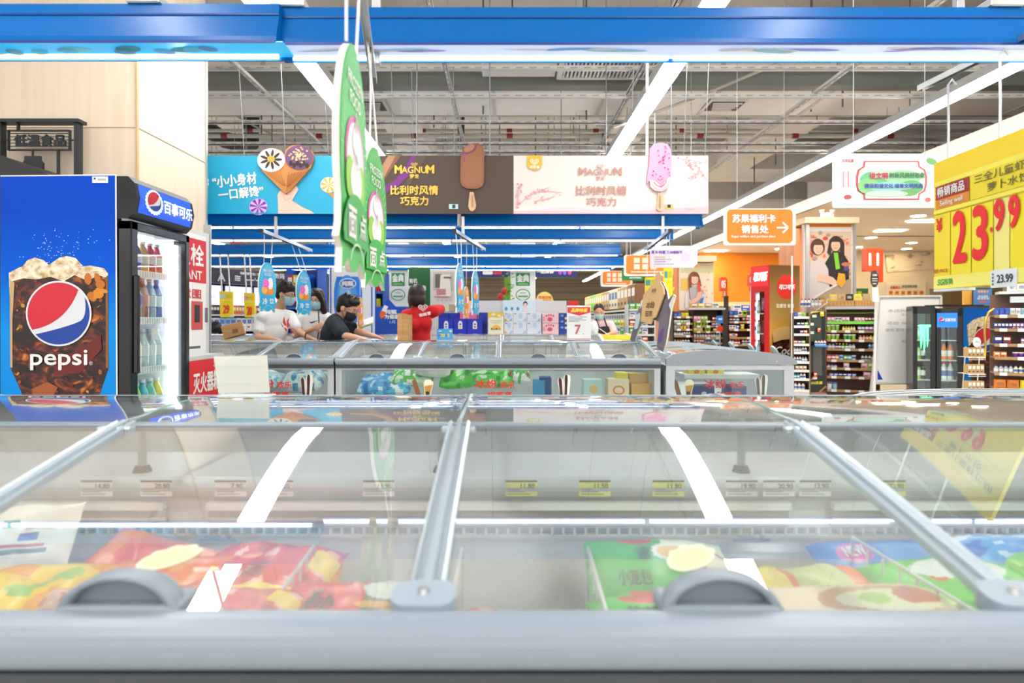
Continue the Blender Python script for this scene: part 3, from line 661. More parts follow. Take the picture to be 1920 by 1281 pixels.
# wire dividers, running front to back
def wire(x0, y0, x1, y1, zt, label, lean=0):
    w = MB(); w_m = M('e9ecec', .35); zb = .52; n = 9
    A = Vector((x0, y0, 0)); B_ = Vector((x1, y1, 0)); ln = Vector((lean, 0, 0))
    g = lambda s, z: A.lerp(B_, s) + Vector((0, 0, z)) + ln * (z - .75)
    w.tube([g(0, zb), g(0, zt), g(1, zt), g(1, zb)], .0035, w_m, 8)
    for i in range(1, n): w.cyl(g(i / n, zb), g(i / n, zt), .0022, w_m, 6)
    w.cyl(g(0, .62), g(1, .62), .0022, w_m, 6); w.cyl(g(0, zb), g(1, zb), .003, w_m, 6)
    return w.build('wire_divider', label=label, cat='wire divider')
wire(-.345, .80, -.362, 1.20, .775, 'white wire divider between the red dumpling bags and the flat red packet')
wire(-.085, .80, -.085, 1.22, .765, 'white wire frame at the left side of the empty grey bin')
wire(.145, .80, .155, 1.22, .765, 'white wire divider between the empty grey bin and the green bun packets')
wire(.668, .80, .66, 1.22, .785, 'white wire divider between the beige packet and the bright green bag')
# pale scalloped stickers on the lids
for (px_, py_, dx, lab) in ((312, 1058, .0, 'pale yellow scalloped paper sticker on the glass lid above the leftmost handle'), (1290, 1052, .0, 'pale yellow scalloped paper sticker on the glass lid above the right-hand handle')):
    Yc = .80; X = (px_ - VX) / F * Yc; st = MB(); pts = []
    for i in range(40):
        a = 2 * math.pi * i / 40; r = 1 + (.10 * math.sin(9 * a) if 0 < a < 2.6 else 0)
        pts.append((.036 * r * math.cos(a) * (1 if math.cos(a) > 0 else .8), .024 * r * math.sin(a) + .35 * .036 * math.cos(a)))
    mk = lambda u, v, d: Vector((X + u, Yc + v, lidz(Yc + v - .66) + .0042 + d))
    st.prism(pts, 0, .0009, M('d2d4b8', .6), mk); st.prism([(u * .84, v * .82) for u, v in pts], .0009, .0012, M('d9dd9a', .6), mk)
    st.build('paper_sticker', label=lab, cat='sticker')
# maker's mark on the inner wall
for px_ in (1300, 420, 1425):
    b = Board(P(0, 0, 1.355), (1.355 / F, 0, 0), (0, 0, -1.355 / F), .0005)
    x = px_ if px_ != 1425 else 0
    if not x: continue
    x = 1400 if px_ == 1300 else 400
    q = b.slab([(x - 26, 1011), (x + 44, 1011), (x + 44, 1015), (x - 26, 1015)], .001, M('3a6ea8'))
    b.poly([(x + 22, 1004), (x + 36, 1004), (x + 29, 1013)], M('3a6ea8'), 2); b.text('HAIDLING', x - 2, 1006, 6, M('3a6ea8'), 2, 34, .02)
    o = q.build('maker_mark', NEAR); b.done(o)
# cream acrylic card holder standing on the top glass
Yh = 1.60; t = thing('card_holder', 'blank cream card in a clear acrylic stand, on the top glass near the drinks cooler', 'sign holder', P(455, 737, Yh))
b = Board.px(Yh)
b.slab([(401, 669), (500, 667), (505, 736), (410, 738)], .003, M('f4f0e4', .35)).build('card', t)
b2 = Board.px(Yh - .006)
mb = b2.slab([(399, 667), (502, 665), (507, 736.5), (408, 738.5)], .0016, glassmat('acrylic', (.97, .985, .98))); mb.build('acrylic_sleeve', t)
MB().cyl(P(400, 686, Yh - .01), P(502, 685, Yh - .01), .0007, M('dfe5e4')).build('fold_line', t)
q = P(410, 738, Yh); MB().bx(q.x, q.x + .125, Yh - .01, Yh + .05, topz(Yh - .66) + .003, topz(Yh - .66) + .006, M('e6efee', .2)).build('foot', t)
# ================================================================ blue canopies with lamp tubes
def canopy(label, x0, x1, Y, zc, s=1.0, left_cap=False, right_cap=False, under='6fb0e4', hang=(.12, .88)):
    """zc = height of the middle of the blue fascia; s scales the section"""
    t = thing('canopy', label, 'light canopy', ((x0 + x1) / 2, Y, zc))
    up = [(-.028, .075), (-.034, .042), (-.031, .037), (-.056, -.04), (-.058, -.056)]
    prof = up + [(-u, v) for u, v in up[::-1]]
    MB().prism([(u * s, v * s) for u, v in prof], x0, x1, BLUE, lambda u, v, d: Vector((d, Y + u, zc + v))).build('fascia', t)
    b = MB(); b.bx(x0 + .005, x1 - .005, Y - .059 * s, Y - .055 * s, zc - .062 * s, zc - .054 * s, DBLUE)
    for sg in (-1, 1): b.bx(x0, x1, Y + sg * .0335 * s - .001, Y + sg * .0335 * s + .001, zc + .037 * s, zc + .041 * s, DBLUE)
    b.build('lower_lip', t)
    pan = MB().prism([(-.054 * s, -.056 * s), (-.054 * s, -.059 * s), (.054 * s, -.063 * s), (.054 * s, -.056 * s)], x0 + .02, x1 + .02, M(under, .15, 0, .25 if Y < 3 else .05), lambda u, v, d: Vector((d, Y + u, zc + v))).build('painted_reflection_underside', t)  # tint and faint glow painted in for reflections on the underside
    for sg in (1,):
        n = max(1, round((x1 - x0) / 1.2)); w = (x1 - x0 - .04) / n
        for i in range(n): MB().cyl((x0 + .03 + i * w, Y + sg * .047 * s, zc - (.066 if sg > 0 else .0615) * s), (x0 + .01 + (i + 1) * w, Y + sg * .047 * s, zc - (.066 if sg > 0 else .0615) * s), .0048 * s, LEDW, 8).build('lamp_tube', t)
    MB().bx(x0, x1 + .015, Y + .054 * s, Y + .061 * s, zc - .074 * s, zc - .05 * s, BLUE).build('lower_rim', t)
    for a in hang:
        X = x0 + a * (x1 - x0); h = MB().bx(X - .055, X + .055, Y - .04, Y + .04, zc + .075 * s, zc + .105 * s, STEEL, .004); h.build('hanger_bracket', t)
        MB().cyl((X, Y, zc + .1 * s), (X, Y, {8.45: 4.24, 11.6: 5.35}.get(Y, 6)), .006, M('8f9499', .5), 6).build('hanger_rod', t)
    for fl_, X in ((left_cap, x0), (right_cap, x1)):
        if fl_:
            pr = [(-.02, .09), (-.035, .05), (-.04, .02), (-.075, -.04), (-.085, -.07), (.085, -.07), (.075, -.04), (.04, .02), (.035, .05), (.02, .09)]
            MB().prism([(u * s, v * s) for u, v in pr], X - .006, X + .012, BLUE, lambda u, v, d: Vector((d, Y + u, zc + v))).build('end_cap', t)
    return t
canopy('blue canopy over the front freezer, the long right piece with lilac reflections painted underneath', -.765, 3.2, 2.15, 2.162, 1.0, False, False, 'c3d4f6', (.01, .61))
c2 = canopy('blue canopy piece over the front freezer, at the wood column, with cyan reflections painted underneath', -3.2, -.742, 2.118, 2.156, 1.02, False, False, '35b4ee', (.82,))
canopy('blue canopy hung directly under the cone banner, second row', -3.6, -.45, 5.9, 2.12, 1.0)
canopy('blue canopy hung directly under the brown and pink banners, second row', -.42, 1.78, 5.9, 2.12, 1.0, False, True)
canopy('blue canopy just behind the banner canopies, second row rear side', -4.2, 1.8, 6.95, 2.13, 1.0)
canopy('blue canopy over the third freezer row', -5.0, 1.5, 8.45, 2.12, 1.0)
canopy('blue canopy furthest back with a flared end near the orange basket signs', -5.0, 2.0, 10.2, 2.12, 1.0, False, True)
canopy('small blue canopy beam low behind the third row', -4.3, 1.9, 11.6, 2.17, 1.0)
# leaf and wave shapes painted as reflections on the cyan underside
bd = Board((-3.18, 2.118 - .052, 2.156 - .0612), (1, 0, 0), (0, 1, -.037), .0005)
rr = random.Random(3)
for i in range(26):
    x = .2 + rr.random() * 2.0; w = .02 + rr.random() * .035
    bd.ell(x, .038 + rr.random() * .03, w, .012 + rr.random() * .012, M(rr.choice(('0f86cf', '159bd8', '2fbbe6', '59d0e8', '1590b0'))), 1 + i % 4, rr.uniform(-20, 20), n=14)
bd.done(c2)
bd = Board((-.74, 2.15 - .052, 2.162 - .0602), (1, 0, 0), (0, 1, -.037), .0005)  # lilac and pale streaks painted as reflections on the long piece
for i in range(40):
    x = .1 + rr.random() * 3.6; w = .03 + rr.random() * .1
    bd.ell(x, .024 + rr.random() * .02, w, .004 + rr.random() * .01, M(rr.choice(('8f9ff0', 'b9a4f2', 'a0d8f4', 'e3e4fb', '7fb4f0', 'f4f6ff'))), 1 + i % 4, rr.uniform(-8, 8), n=14)
bd.done(bpy.data.objects['canopy'])
# ================================================================ sign arms and hooks
def arm(label, a, b, post=None, w=.022):
    t = thing('sign_arm', label, 'sign arm', tuple((Vector(a) + Vector(b)) / 2))
    a = Vector(a); b = Vector(b); d = (b - a).normalized(); sd = d.cross(Vector((0, 0, 1))).normalized(); u = Vector((0, 0, 1)); w2 = w / 2
    m = MB()
    for o, q in ((sd * w2, (.0012, w)), (-sd * w2, (.0012, w))):
        vs = [p + o * 1 + u * z + sd * e for p in (a, b) for z in (-w2, w2) for e in (-.001, .001)]
        m.add(vs, [(0, 1, 3, 2), (4, 6, 7, 5), (0, 4, 5, 1), (2, 3, 7, 6), (0, 2, 6, 4), (1, 5, 7, 3)], STEEL)
    vs = [p + u * (w2 + z) + sd * e * w2 for p in (a, b) for z in (-.001, .001) for e in (-1, 1)]
    m.add(vs, [(0, 1, 3, 2), (4, 6, 7, 5), (0, 4, 5, 1), (2, 3, 7, 6), (0, 2, 6, 4), (1, 5, 7, 3)], STEEL); m.build('channel', t)
    if post: 
        p0 = Vector(post); MB().bx(p0.x - .014, p0.x + .014, p0.y - .014, p0.y + .014, a.lerp(b, .5).z, p0.z, STEEL, .002).build('post', t)
    return t
arm('silver sign arm over the green signs, pointing away under the front canopy', (-.275, 1.0, 2.07), (-.472, 2.27, 2.05), (-.44, 2.16, 2.4))
arm('silver sign arm carrying the big yellow price sign', P(1985, 38, 1.95), P(1725, 166, 2.62), (P(1797, 90, 2.30).x, 2.30, 2.75))
ARMS = []
for (x0, y0, x1, y1, Ya, Yb, nm) in ((491, 433, 583, 470, 5.5, 6.75, 'over the blue oval signs by the wood column'), (852, 433, 908, 468, 5.5, 6.75, 'above the person in red'), (1256, 433, 1210, 470, 5.5, 6.75, 'behind the cut-out standee')):
    A = P(x0, y0, Ya); B_ = P(x1, y1, Yb); ARMS.append((A, B_)); arm('silver sign arm of the second row ' + nm, A, B_, (A.lerp(B_, .25).x, A.lerp(B_, .25).y, 2.14), .03)
    MB().bx(A.x - .017, A.x + .017, A.y - .02, A.y, A.z - .018, A.z + .018, BLACK).build('arm_cap', label='black tip cap of the sign arm ' + nm, cat='end cap')
# ---------------------------------------------------------------- oval hanging signs with a wavy foot
def oval_sign(label, c, w, h, ang, base, dark, title, cjk, rods, flavour, group=None):
    """c = centre; ang = heading of the board's width in the ground plane (0 = along +Y)"""
    t = thing('hanging_sign', label, 'hanging sign', (c[0], c[1], c[2] - h / 2), group)
    ux = Vector((math.sin(ang), math.cos(ang), 0)); b = Board(Vector(c), ux, (0, 0, -1), .0007)
    pts = []
    for i in range(41):
        a = math.radians(150 + 240 * i / 40); pts.append((w / 2 * math.cos(a), h * .46 * math.sin(a) - h * .04))
    foot = [(w * .44, h * .30), (w * .5, h * .36), (w * .40, h * .40), (w * .42, h * .50), (w * .22, h * .43)]
    half = foot; arc = [(w * .2 * math.cos(math.radians(a)), h * .415 + h * .07 * math.sin(math.radians(a))) for a in range(20, 161, 20)]
    pts = [p for p in pts if p[1] < h * .2] + half + arc + [(-u, v) for u, v in half[::-1]]
    mb = b.slab(pts, .012, M(base), M('f2efe4')); board = mb.build('board', t, fix=True)
    b.poly([(u * .93, v * .965) for u, v in pts if v < h * .2] + [(w * .42, h * .22), (-w * .42, h * .22)], M(base), 1)
    for i in range(22):
        a = math.radians(180 + 180 * i / 21); b.line([(w * .36 * math.cos(a), h * .34 * math.sin(a) - h * .02), (w * .45 * math.cos(a), h * .42 * math.sin(a) - h * .03)], w * .012, M('d8f2ff' if flavour == 'ice' else '8fe09a'), 2)
    b.text(title[0], 0, -h * .33, h * .055, WHITE, 4, w * .52, .02); b.text(title[1], 0, -h * .255, h * .055, WHITE, 4, w * .38, .02)
    if flavour == 'ice':
        b.ell(0, h * .07, w * .36, h * .09, M('d98a2c'), 3); b.ell(-w * .2, h * .05, w * .16, h * .08, M('f0b04c'), 4); b.ell(w * .17, h * .06, w * .17, h * .09, M('ef8f2a'), 4)
        b.ell(-w * .12, -h * .07, w * .18, h * .1, M('f07ac8'), 5); b.ell(w * .14, -h * .08, w * .15, h * .12, M('f6f4f6'), 4)
        for q in range(6): b.ell(-w * .12 + w * .1 * math.cos(q * 1.1), -h * .07 + h * .06 * math.sin(q * 1.1), w * .03, h * .014, M('d03a9a'), 6)
    else:
        b.ell(0, 0, w * .34, h * .19, M('d858a8'), 3); b.ell(0, .01 * h, w * .3, h * .175, M('f0e6ee'), 4); b.ell(-w * .2, h * .09, w * .14, h * .09, M('8ccf3c'), 5); b.ell(w * .2, h * .09, w * .13, h * .09, M('8ccf3c'), 5)
        for dy, sc_ in ((-.1, .7), (.07, 1)):
            b.ell(0, h * (dy + .02), w * .2 * sc_, h * .085 * sc_, M('fbfaf7'), 6); b.poly([(-w * .1 * sc_, h * (dy - .03)), (w * .1 * sc_, h * (dy - .03)), (0, h * (dy - .12))], M('fbfaf7'), 6)
            for q in (-1, 0, 1): b.line([(q * w * .09 * sc_, h * (dy - .01)), (0, h * (dy - .1))], w * .012, M('b9a8b4'), 7)
    b.ell(0, h * .34, w * .46, h * .19, M(dark), 8, 0, 180, 360); b.rect(-w * .44, h * .33, w * .44, h * .37, M(dark), 8)
    b.text(cjk[0], -w * .19, h * .285, h * .13, WHITE, 10, w * .27, .03); b.text(cjk[1], w * .19, h * .275, h * .11, WHITE, 10, w * .25, .03)
    b.ring(0, h * .46, w * .25, h * .1, w * .02, M('bdf0c0' if flavour != 'ice' else '9fe2fa'), 9, 0, 190, 350)
    b.done(board)
    for (u, v, top) in rods:
        p = b.at(u, v, -.006); MB().tube([p, p.lerp(Vector(top), .5) + Vector((.002, 0, 0)), Vector(top)], .0035, RODW, 6).build('hanging_rod', t)
    return t
G1, G2 = '43b95a', '2fae49'
cN = P(664, 303, 1.23); cF = P(704, 410, 1.99); H = .44; Wd = .25
oval_sign('green oval dumpling sign on white rods, the close blurred one seen nearly edge on', cN, Wd, H, math.radians(-1.5), G1, '2fa84a', ('FROZEN', 'FOOD'), ('面', '点'), [(-.04, -.215, (cN.x - .004, 1.17, 2.07)), (.045, -.21, (cN.x + .006, 1.275, 2.07))], 'dumpling')
oval_sign('green oval dumpling sign hanging behind the blurred one, its FROZEN FOOD lettering readable', cF, Wd, H, math.radians(5.0), G2, '30b04c', ('FROZEN', 'FOOD'), ('面', '点'), [(-.04, -.215, (-.43, 2.02, 2.06)), (.045, -.21, (-.425, 1.95, 2.06))], 'dumpling')
for (x, y, Y, dA, nm, ax) in ((502, 539, 5.65, 36, 'beside the head of the man in white', 491), (570, 550, 6.3, 34, 'in front of the woman with long hair', 560), (863, 540, 5.65, 17, 'left of the pair above the person in red', 853), (892, 549, 6.3, 16, 'right of the pair above the person in red', 884)):
    c = P(x, y, Y); ang = math.atan2(c.x, c.y) + math.radians(dA)
    A_, B_ = ARMS[0 if x < 600 else 1]; ap = lambda d: A_.lerp(B_, (Y + d - A_.y) / (B_.y - A_.y)) - Vector((0, 0, .015))
    oval_sign('blue oval ice cream sign hanging ' + nm, c, .245, .44, ang, '17b4ea', '1aaee4', ('FROZEN', 'FOOD'), ('冷', '饮'), [(-.045, -.21, tuple(ap(-.1))), (.05, -.205, tuple(ap(.08)))], 'ice')
for (x, y, nm) in ((872, 570, 'between the two blue ice cream signs'), (673, 590, 'behind the papers of the man in black')):
    c = P(x + 3, y - 3, 6.95); oval_sign('small orange oval snack sign hanging ' + nm, c, .17, .35, math.atan2(c.x, c.y) + .35, 'f7a823', 'f59a1a', ('FROZEN', 'FOOD'), ('甜', '品'), [(0, -.19, (c.x, c.y, 2.1))], 'ice')
# ---------------------------------------------------------------- big yellow price sign
def tri(b, pts, m, layer): b.poly(pts, m, layer)
o = P(1752, 322, 2.46); e = P(1930, 270, 1.98); dirv = Vector((e.x - o.x, e.y - o.y, 0)).normalized()
t = thing('price_sign', 'big yellow hanging price sign reading 23.99 in red', 'price sign', tuple(o + Vector((0, 0, -.45))))
b = Board(o, dirv, (0, 0, -1), .0012)     # metres, u towards the camera
Wp, Hp = .60, .455
pts = rrect(0, -.03, Wp, Hp, .006)
body = b.slab(pts, .014, M('ffe600', .4)).build('sign_board', t)
y1, y2 = 'ffec1c', 'fff27a'
b.rect(.0, -.028, Wp, .045, M('fcd900'), 1); b.rect(0, .045, Wp, .062, M('ffee55'), 2)
b.rect(.012, .064, .205, .115, M('a8281f'), 2); b.rect(.012, .115, .205, .152, M('e0901c'), 2); b.rect(.21, .062, Wp, .15, M('f2dd1c'), 2)
b.text('畅销商品', .105, .088, .036, WHITE, 4, .155, .03); b.text('Selling well', .108, .134, .024, WHITE, 4, .13, .02)
b.text('三全儿童虾仁胡', .40, .083, .03, M('6a6420'), 4, .33, .01); b.text('萝卜水饺', .395, .123, .03, M('6a6420'), 4, .19, .01)
b.rect(0, .152, Wp, .168, M('ffee55'), 2); b.rect(0, .166, Wp, .170, M('d8c000'), 3)
for u0, u1, c in ((.004, .100, 'ffe21a'), (.104, .215, 'ffe81f'), (.219, .325, 'ffe81f'), (.33, .40, 'fff08a'), (.404, Wp, 'ffe81f')): b.rect(u0, .172, u1, .405, M(c, .4), 2)
rd = M('ee1c24')
b.text('¥', .04, .212, .05, rd, 5, .032, .04); b.text('2', .158, .27, .18, rd, 5, .066, .035); b.text('3', .266, .27, .18, rd, 5, .068, .035)
b.text('.', .322, .268, .016, rd, 5, .012, .05); b.text('9', .358, .225, .1, rd, 5, .04, .05); b.text('9', .425, .225, .1, rd, 5, .042, .05)
b.text('现价 PRICE', .048, .385, .016, M('c8552a'), 5, .085, .03)
b.rect(0, .405, Wp, .452, M('fff27a'), 2); b.text('SG', .05, .428, .022, M('2faa3a'), 5, .036, .04, .25); b.text('苏果', .094, .428, .022, M('2faa3a'), 5, .05, .03)
b.done(body)
tg = b2 = Board(b.at(.318, .405, .006), dirv, (0, 0, -1), .001)
q = b2.slab([(0, 0), (.118, 0), (.118, .058), (0, .058)], .002, M('eaf3f8')).build('price_tag', t); b2.text('23.99', .068, .03, .026, M('30404c'), 2, .07, .03)
for k in range(4): b2.rect(.008, .01 + k * .011, .016, .017 + k * .011, M('5a6a78'), 1)
b2.done(q)
MB().bx(*sorted((b.at(.06, 0, -.03).x, b.at(.06, 0, .02).x)), *sorted((b.at(.03, 0).y, b.at(.18, 0).y)), b.at(0, .455).z - .008, b.at(0, .455).z, M('e8f0f4', .2)).build('lower_clip', t)
for u, tx in ((.075, 0), (.345, 0)):
    p = b.at(u, -.005, -.005); top = Vector((p.x, p.y, 2.075)); MB().tube([p, p.lerp(top, .5) + Vector((.004, .003, 0)), top, top + Vector((.015, 0, .02)), top + Vector((.03, 0, 0))], .0045, RODW, 6).build('hanging_rod', t)
# ---------------------------------------------------------------- hanging boards
def board_sign(label, x0, y0, x1, y1, Y, base, thick=.012, r=2, rods=(), name='hanging_board', cat='hanging sign', skew=0):
    t = thing(name, label, cat, tuple(P((x0 + x1) / 2, y1, Y))); b = Board.px(Y, .0025)
    pts = rrect(x0, y0, x1, y1, r, 3)
    if skew: pts = [(u, v + skew * (u - x0) / (x1 - x0)) for u, v in pts]
    body = b.slab(pts, thick, M(base)).build('board', t)
    for (x, ya, yb) in rods:
        p = P(x, yb, Y); MB().cyl(p, (p.x, p.y, 6), .0012 + .0003 * Y, M('b9bec2', .5), 6).build('hanging_wire', t)
    return t, b, body
# floral plaque
t, b, body = board_sign('white floral plaque sign with a green landscape picture, hanging beside the big yellow price sign', 1562, 288, 1763, 390, 4.2, 'd8ebe8', rods=((1600, 215, 290), (1734, 226, 292)), skew=0)
b.rect(1568, 294, 1757, 384, M('eef5f2'), 1); b.rect(1571, 297, 1754, 381, M('f4f8f6'), 2)
def plaque(k, m, layer):
    cx, cy, hw, hh = 1670, 339, 64 * k, 35 * k; pts = []
    for sx, sy in ((1, -1), (1, 1), (-1, 1), (-1, -1)):
        q = [(cx + sx * hw * .78, cy + sy * hh), (cx + sx * hw * .8, cy + sy * hh * .72), (cx + sx * hw * .95, cy + sy * hh * .55), (cx + sx * hw, cy + sy * hh * .2)]
        pts += q if sx * sy < 0 else q[::-1]
    b.poly(pts, m, layer)
plaque(1.04, M('e0606a'), 3); plaque(.98, M('f3f7ea'), 4); plaque(.97, M('dff0e2'), 5)
for (cx, cy, rx, ry, c) in ((1640, 338, 30, 16, '6cc48a'), (1626, 350, 20, 15, '8fd08c'), (1690, 334, 34, 14, 'a6dcae'), (1706, 352, 22, 13, '6fbf86'), (1668, 352, 40, 10, '9fd8d6'), (1655, 328, 26, 8, 'bfe4c4'), (1700, 362, 18, 6, '76b46a'), (1660, 364, 40, 6, 'c8ead4')): b.ell(cx, cy, rx, ry, M(c), 6)
b.text('讲文明', 1644, 331, 11, M('d0485a'), 8, 34, .05); b.text('树新风美好形象', 1697, 330, 10, M('4a8a5a'), 8, 66, .04)
b.text('建设和谐文化 培育文明风尚', 1672, 350, 8, M('4a5ab0'), 8, 108, .04); b.text('吉祥如意', 1588, 302, 6, M('d06a7a'), 4, 22, .02)
for k in range(2): b.line([(1580 + k * 9, 322), (1580 + k * 9, 352)], 2.5, M('dca0aa'), 4)
b.ell(1588, 370, 7, 4, M('c85a5a'), 4); b.ell(1745, 303, 10, 5, M('7fc07a'), 4, 20); b.ell(1738, 375, 5, 4, M('d8766a'), 4)
b.done(body)
# orange welfare-card sign
t, b, body = board_sign('orange direction sign with two lines of white writing and an arrow, white border', 1357, 391, 1492, 460, 6.3, 'fbf6ee', r=4, rods=((1382, 350, 393), (1470, 352, 393)))
b.poly(rrect(1363, 393, 1486, 456, 8), M('f58a1f'), 1); b.text('苏果福利卡', 1413, 410, 15, WHITE, 3, 80, .05); b.text('销售处', 1415, 430, 15, WHITE, 3, 50, .05)
b.text('Suguo welfare card purchase place', 1412, 444, 6, WHITE, 3, 82, .03); b.line([(1456, 427), (1475, 427)], 3.5, WHITE, 2); b.line([(1467, 417), (1477, 427), (1467, 437)], 3.5, WHITE, 2); b.done(body)
t, b, body = board_sign('small pale lilac notice board hanging before the woman-with-ice-lolly poster', 1219, 461, 1308, 502, 7.6, 'f6eef6', rods=((1228, 380, 462), (1296, 350, 462)))
b.text('夏天·特惠行动嗨购节', 1250, 473, 6, M('8a5ac8'), 2, 58, .04); b.ell(1285, 482, 9, 9, M('e6dcf0'), 1); b.poly([(1300, 502), (1308, 494), (1308, 502)], M('f28a3a'), 1)
for k in range(4): b.rect(1226, 481 + k * 4.5, 1246 + (k * 13) % 22, 483 + k * 4.5, M('c8b4d8' if k else 'f0a88a'), 1)
b.done(body)
for (x0, y0, x1, y1, Y, nm) in ((1170, 478, 1262, 518, 9.2, 'half behind the lilac notice'), (1126, 508, 1186, 538, 12.0, 'low beside the flared blue canopy end')):
    t, b, body = board_sign('orange shopping-basket sign with a white border, hanging ' + nm, x0, y0, x1, y1, Y, 'fbf4ec', r=4, rods=((x0 + 12, y0 - 40, y0), (x1 - 12, y0 - 40, y0)))
    w = x1 - x0; h = y1 - y0; b.poly(rrect(x0 + 4, y0 + 1, x1 - 4, y1 - 4, 5), M('f58a1f'), 1)
    for i in range(3):
        for j in range(2): b.rect(x0 + w * (.2 + .17 * i), y0 + h * (.14 + .3 * j), x0 + w * (.32 + .17 * i), y0 + h * (.38 + .3 * j), M('fbe9d4'), 2)
    b.rect(x0 + w * .14, y0 + h * .77, x0 + w * .8, y0 + h * .83, M('fbe9d4'), 2); b.done(body)
t, b, body = board_sign('small dark green exit board tucked behind the orange basket sign', 1166, 500, 1206, 526, 10.4, '2f8a4a', rods=((1176, 470, 500),)); b.text('出口', 1178, 512, 8, WHITE, 2, 14, .04); b.rect(1180, 520, 1202, 522, WHITE, 1); b.done(body)
t, b, body = board_sign('small faded red hanging board near the far lamp row', 431, 452, 470, 480, 10.5, 'cf5a55', rods=((440, 430, 453), (462, 430, 455)), skew=6); b.text('新鲜', 452, 463, 8, M('f0c8a8'), 2, 20, .04); b.text('特价', 454, 474, 8, M('f0c8a8'), 2, 20, .04); b.done(body)
t, b, body = board_sign('yellow and green striped hanging header behind the third canopy', 830, 474, 1092, 480, 9.4, 'f4d21a', rods=((840, 0, 474), (1080, 0, 474))); b.rect(830, 479.2, 1092, 480, M('2f8a3a'), 1); b.rect(834, 474, 858, 480, M('2f9a4a'), 2); b.done(body)
# ---------------------------------------------------------------- ice cream banners above the second row
Yb = 5.72
def banner(label, x0, x1, base, extra=(), wires=()):
    t = thing('banner', label, 'banner', tuple(P((x0 + x1) / 2, 401, Yb))); b = Board.px(Yb, .0016)
    body = b.slab([(x0, 292), (x1, 292), (x1, 401), (x0, 401)], .02, M(base)).build('board', t)
    for x, yt in wires: MB().cyl(P(x, 292, Yb + .01), P(x + (x - VX) * .02, yt, Yb + .01), .0035, M('83888c', .5), 6).build('hanging_wire', t)
    return t, b, body
def cutout(b, t, pts, m, name, thick=.03, fwd=.028):
    bb = Board(b.o - Vector((0, fwd, 0)) * 1, b.ux, b.uy, b.step); mb = bb.slab(pts, thick, m); o = mb.build(name, t); return bb, o
t, b, body = banner('turquoise banner with two ice cream cones held by a hand', 330, 630, '14a9d6', (), ((458, 130), (535, 120), (616, 170)))
b.text('“小小身材', 440, 338, 22, WHITE, 3, 82, .03, 0, -6); b.text('一口解馋”', 452, 362, 20, WHITE, 3, 84, .03, 0, -6); b.text('3', 388, 342, 15, WHITE, 3, None, .03)
def swirl(cx, cy, r, c1, c2, layer=3):
    b.ell(cx, cy, r, r * .92, M(c1), layer)
    for i in range(8):
        a = i * math.pi / 4; b.poly([(cx, cy), (cx + r * .95 * math.cos(a), cy + r * .88 * math.sin(a)), (cx + r * .95 * math.cos(a + .38), cy + r * .88 * math.sin(a + .38))], M(c2), layer + 1)
swirl(617, 347, 16, 'f5f1e6', 'f2b233', 3); b.poly([(612, 361), (629, 363), (629, 375)], M('c88a4a'), 2)
swirl(485, 388, 17, 'd9b8ee', '7a2fb0', 3); b.rect(466, 399, 504, 401, M('14a9d6'), 5)
hand = [(521, 366), (526, 357), (533, 360), (538, 366), (548, 350), (556, 348), (560, 356), (553, 368), (548, 376), (566, 388), (584, 396), (590, 401), (522, 401), (522, 384)]
b.poly(hand, M('f2c9b8'), 4); b.line([(531, 366), (536, 376), (546, 372)], 1.2, M('d99a86'), 5); b.line([(548, 376), (556, 384)], 1.2, M('d99a86'), 5)
cone = [(493, 318), (540, 321), (580, 318), (546, 362), (537, 364), (528, 358)]
bb, o1 = cutout(b, t, [(486, 300), (490, 288), (500, 281), (514, 279), (527, 283), (536, 292), (537, 283), (548, 274), (563, 273), (577, 279), (589, 287), (590, 300), (584, 316), (545, 360), (538, 364), (530, 358), (494, 322)], M('c98a4c'), 'cone_cutout')
bb.poly([(496, 318), (530, 322), (538, 340), (536, 363), (529, 357)], M('c98744'), 1); bb.poly([(541, 330), (582, 318), (546, 359), (538, 362)], M('b5712f'), 1)
for i in range(6): bb.line([(502 + i * 5, 326), (534 + i, 350)], .9, M('a8662c'), 2); bb.line([(574 - i * 6, 324), (543 - i * .5, 352)], .9, M('94561f'), 2)
bb.ell(511, 302, 26, 22, M('e9f1ea'), 3); bb.ell(563, 297, 26, 23, M('6f4a78'), 3)
for i in range(9):
    a = i * 2 * math.pi / 9; bb.ell(511 + 13 * math.cos(a), 301 + 11 * math.sin(a), 8, 2.6, M('3a2a1c'), 4, math.degrees(a), n=12)
bb.ell(511, 300, 7, 6, M('d8a838'), 5)
for i in range(34):
    a = i * 2.4; r = 3 + (i % 6) * 3; bb.ell(563 + r * math.cos(a), 293 + r * .8 * math.sin(a), 2.2, 1.7, M('d8b07a' if i % 3 else 'f0dcb0'), 5, n=8)
for i in range(6): bb.ell(548 + i * 6, 308 + (i % 2) * 4, 3.4, 5, M('2a1a20'), 4, n=10)
bb.done(o1); b.done(body)
t, b, body = banner('brown banner with gold writing and a chocolate ice cream bar', 630, 963, '4e3f35', (), ((738, 120), (775, 130), (852, 125)))
for (c, pts) in (('8a5a3a', [(660, 401), (690, 350), (735, 292), (752, 292), (712, 350), (690, 401)]), ('b98a68', [(648, 345), (690, 338), (712, 318), (728, 292), (742, 292), (722, 330), (694, 350), (648, 356)]), ('7a2a8a', [(715, 352), (740, 338), (760, 315), (772, 292), (790, 292), (772, 325), (745, 350), (716, 365)]), ('7a2a8a', [(630, 352), (648, 360), (648, 368), (630, 362)]), ('5d4a3e', [(780, 292), (800, 292), (770, 345), (740, 365), (720, 372), (760, 345)])): b.poly(pts, M(c), 2 + 0)
gd = M('d9b54a', .35, .4)
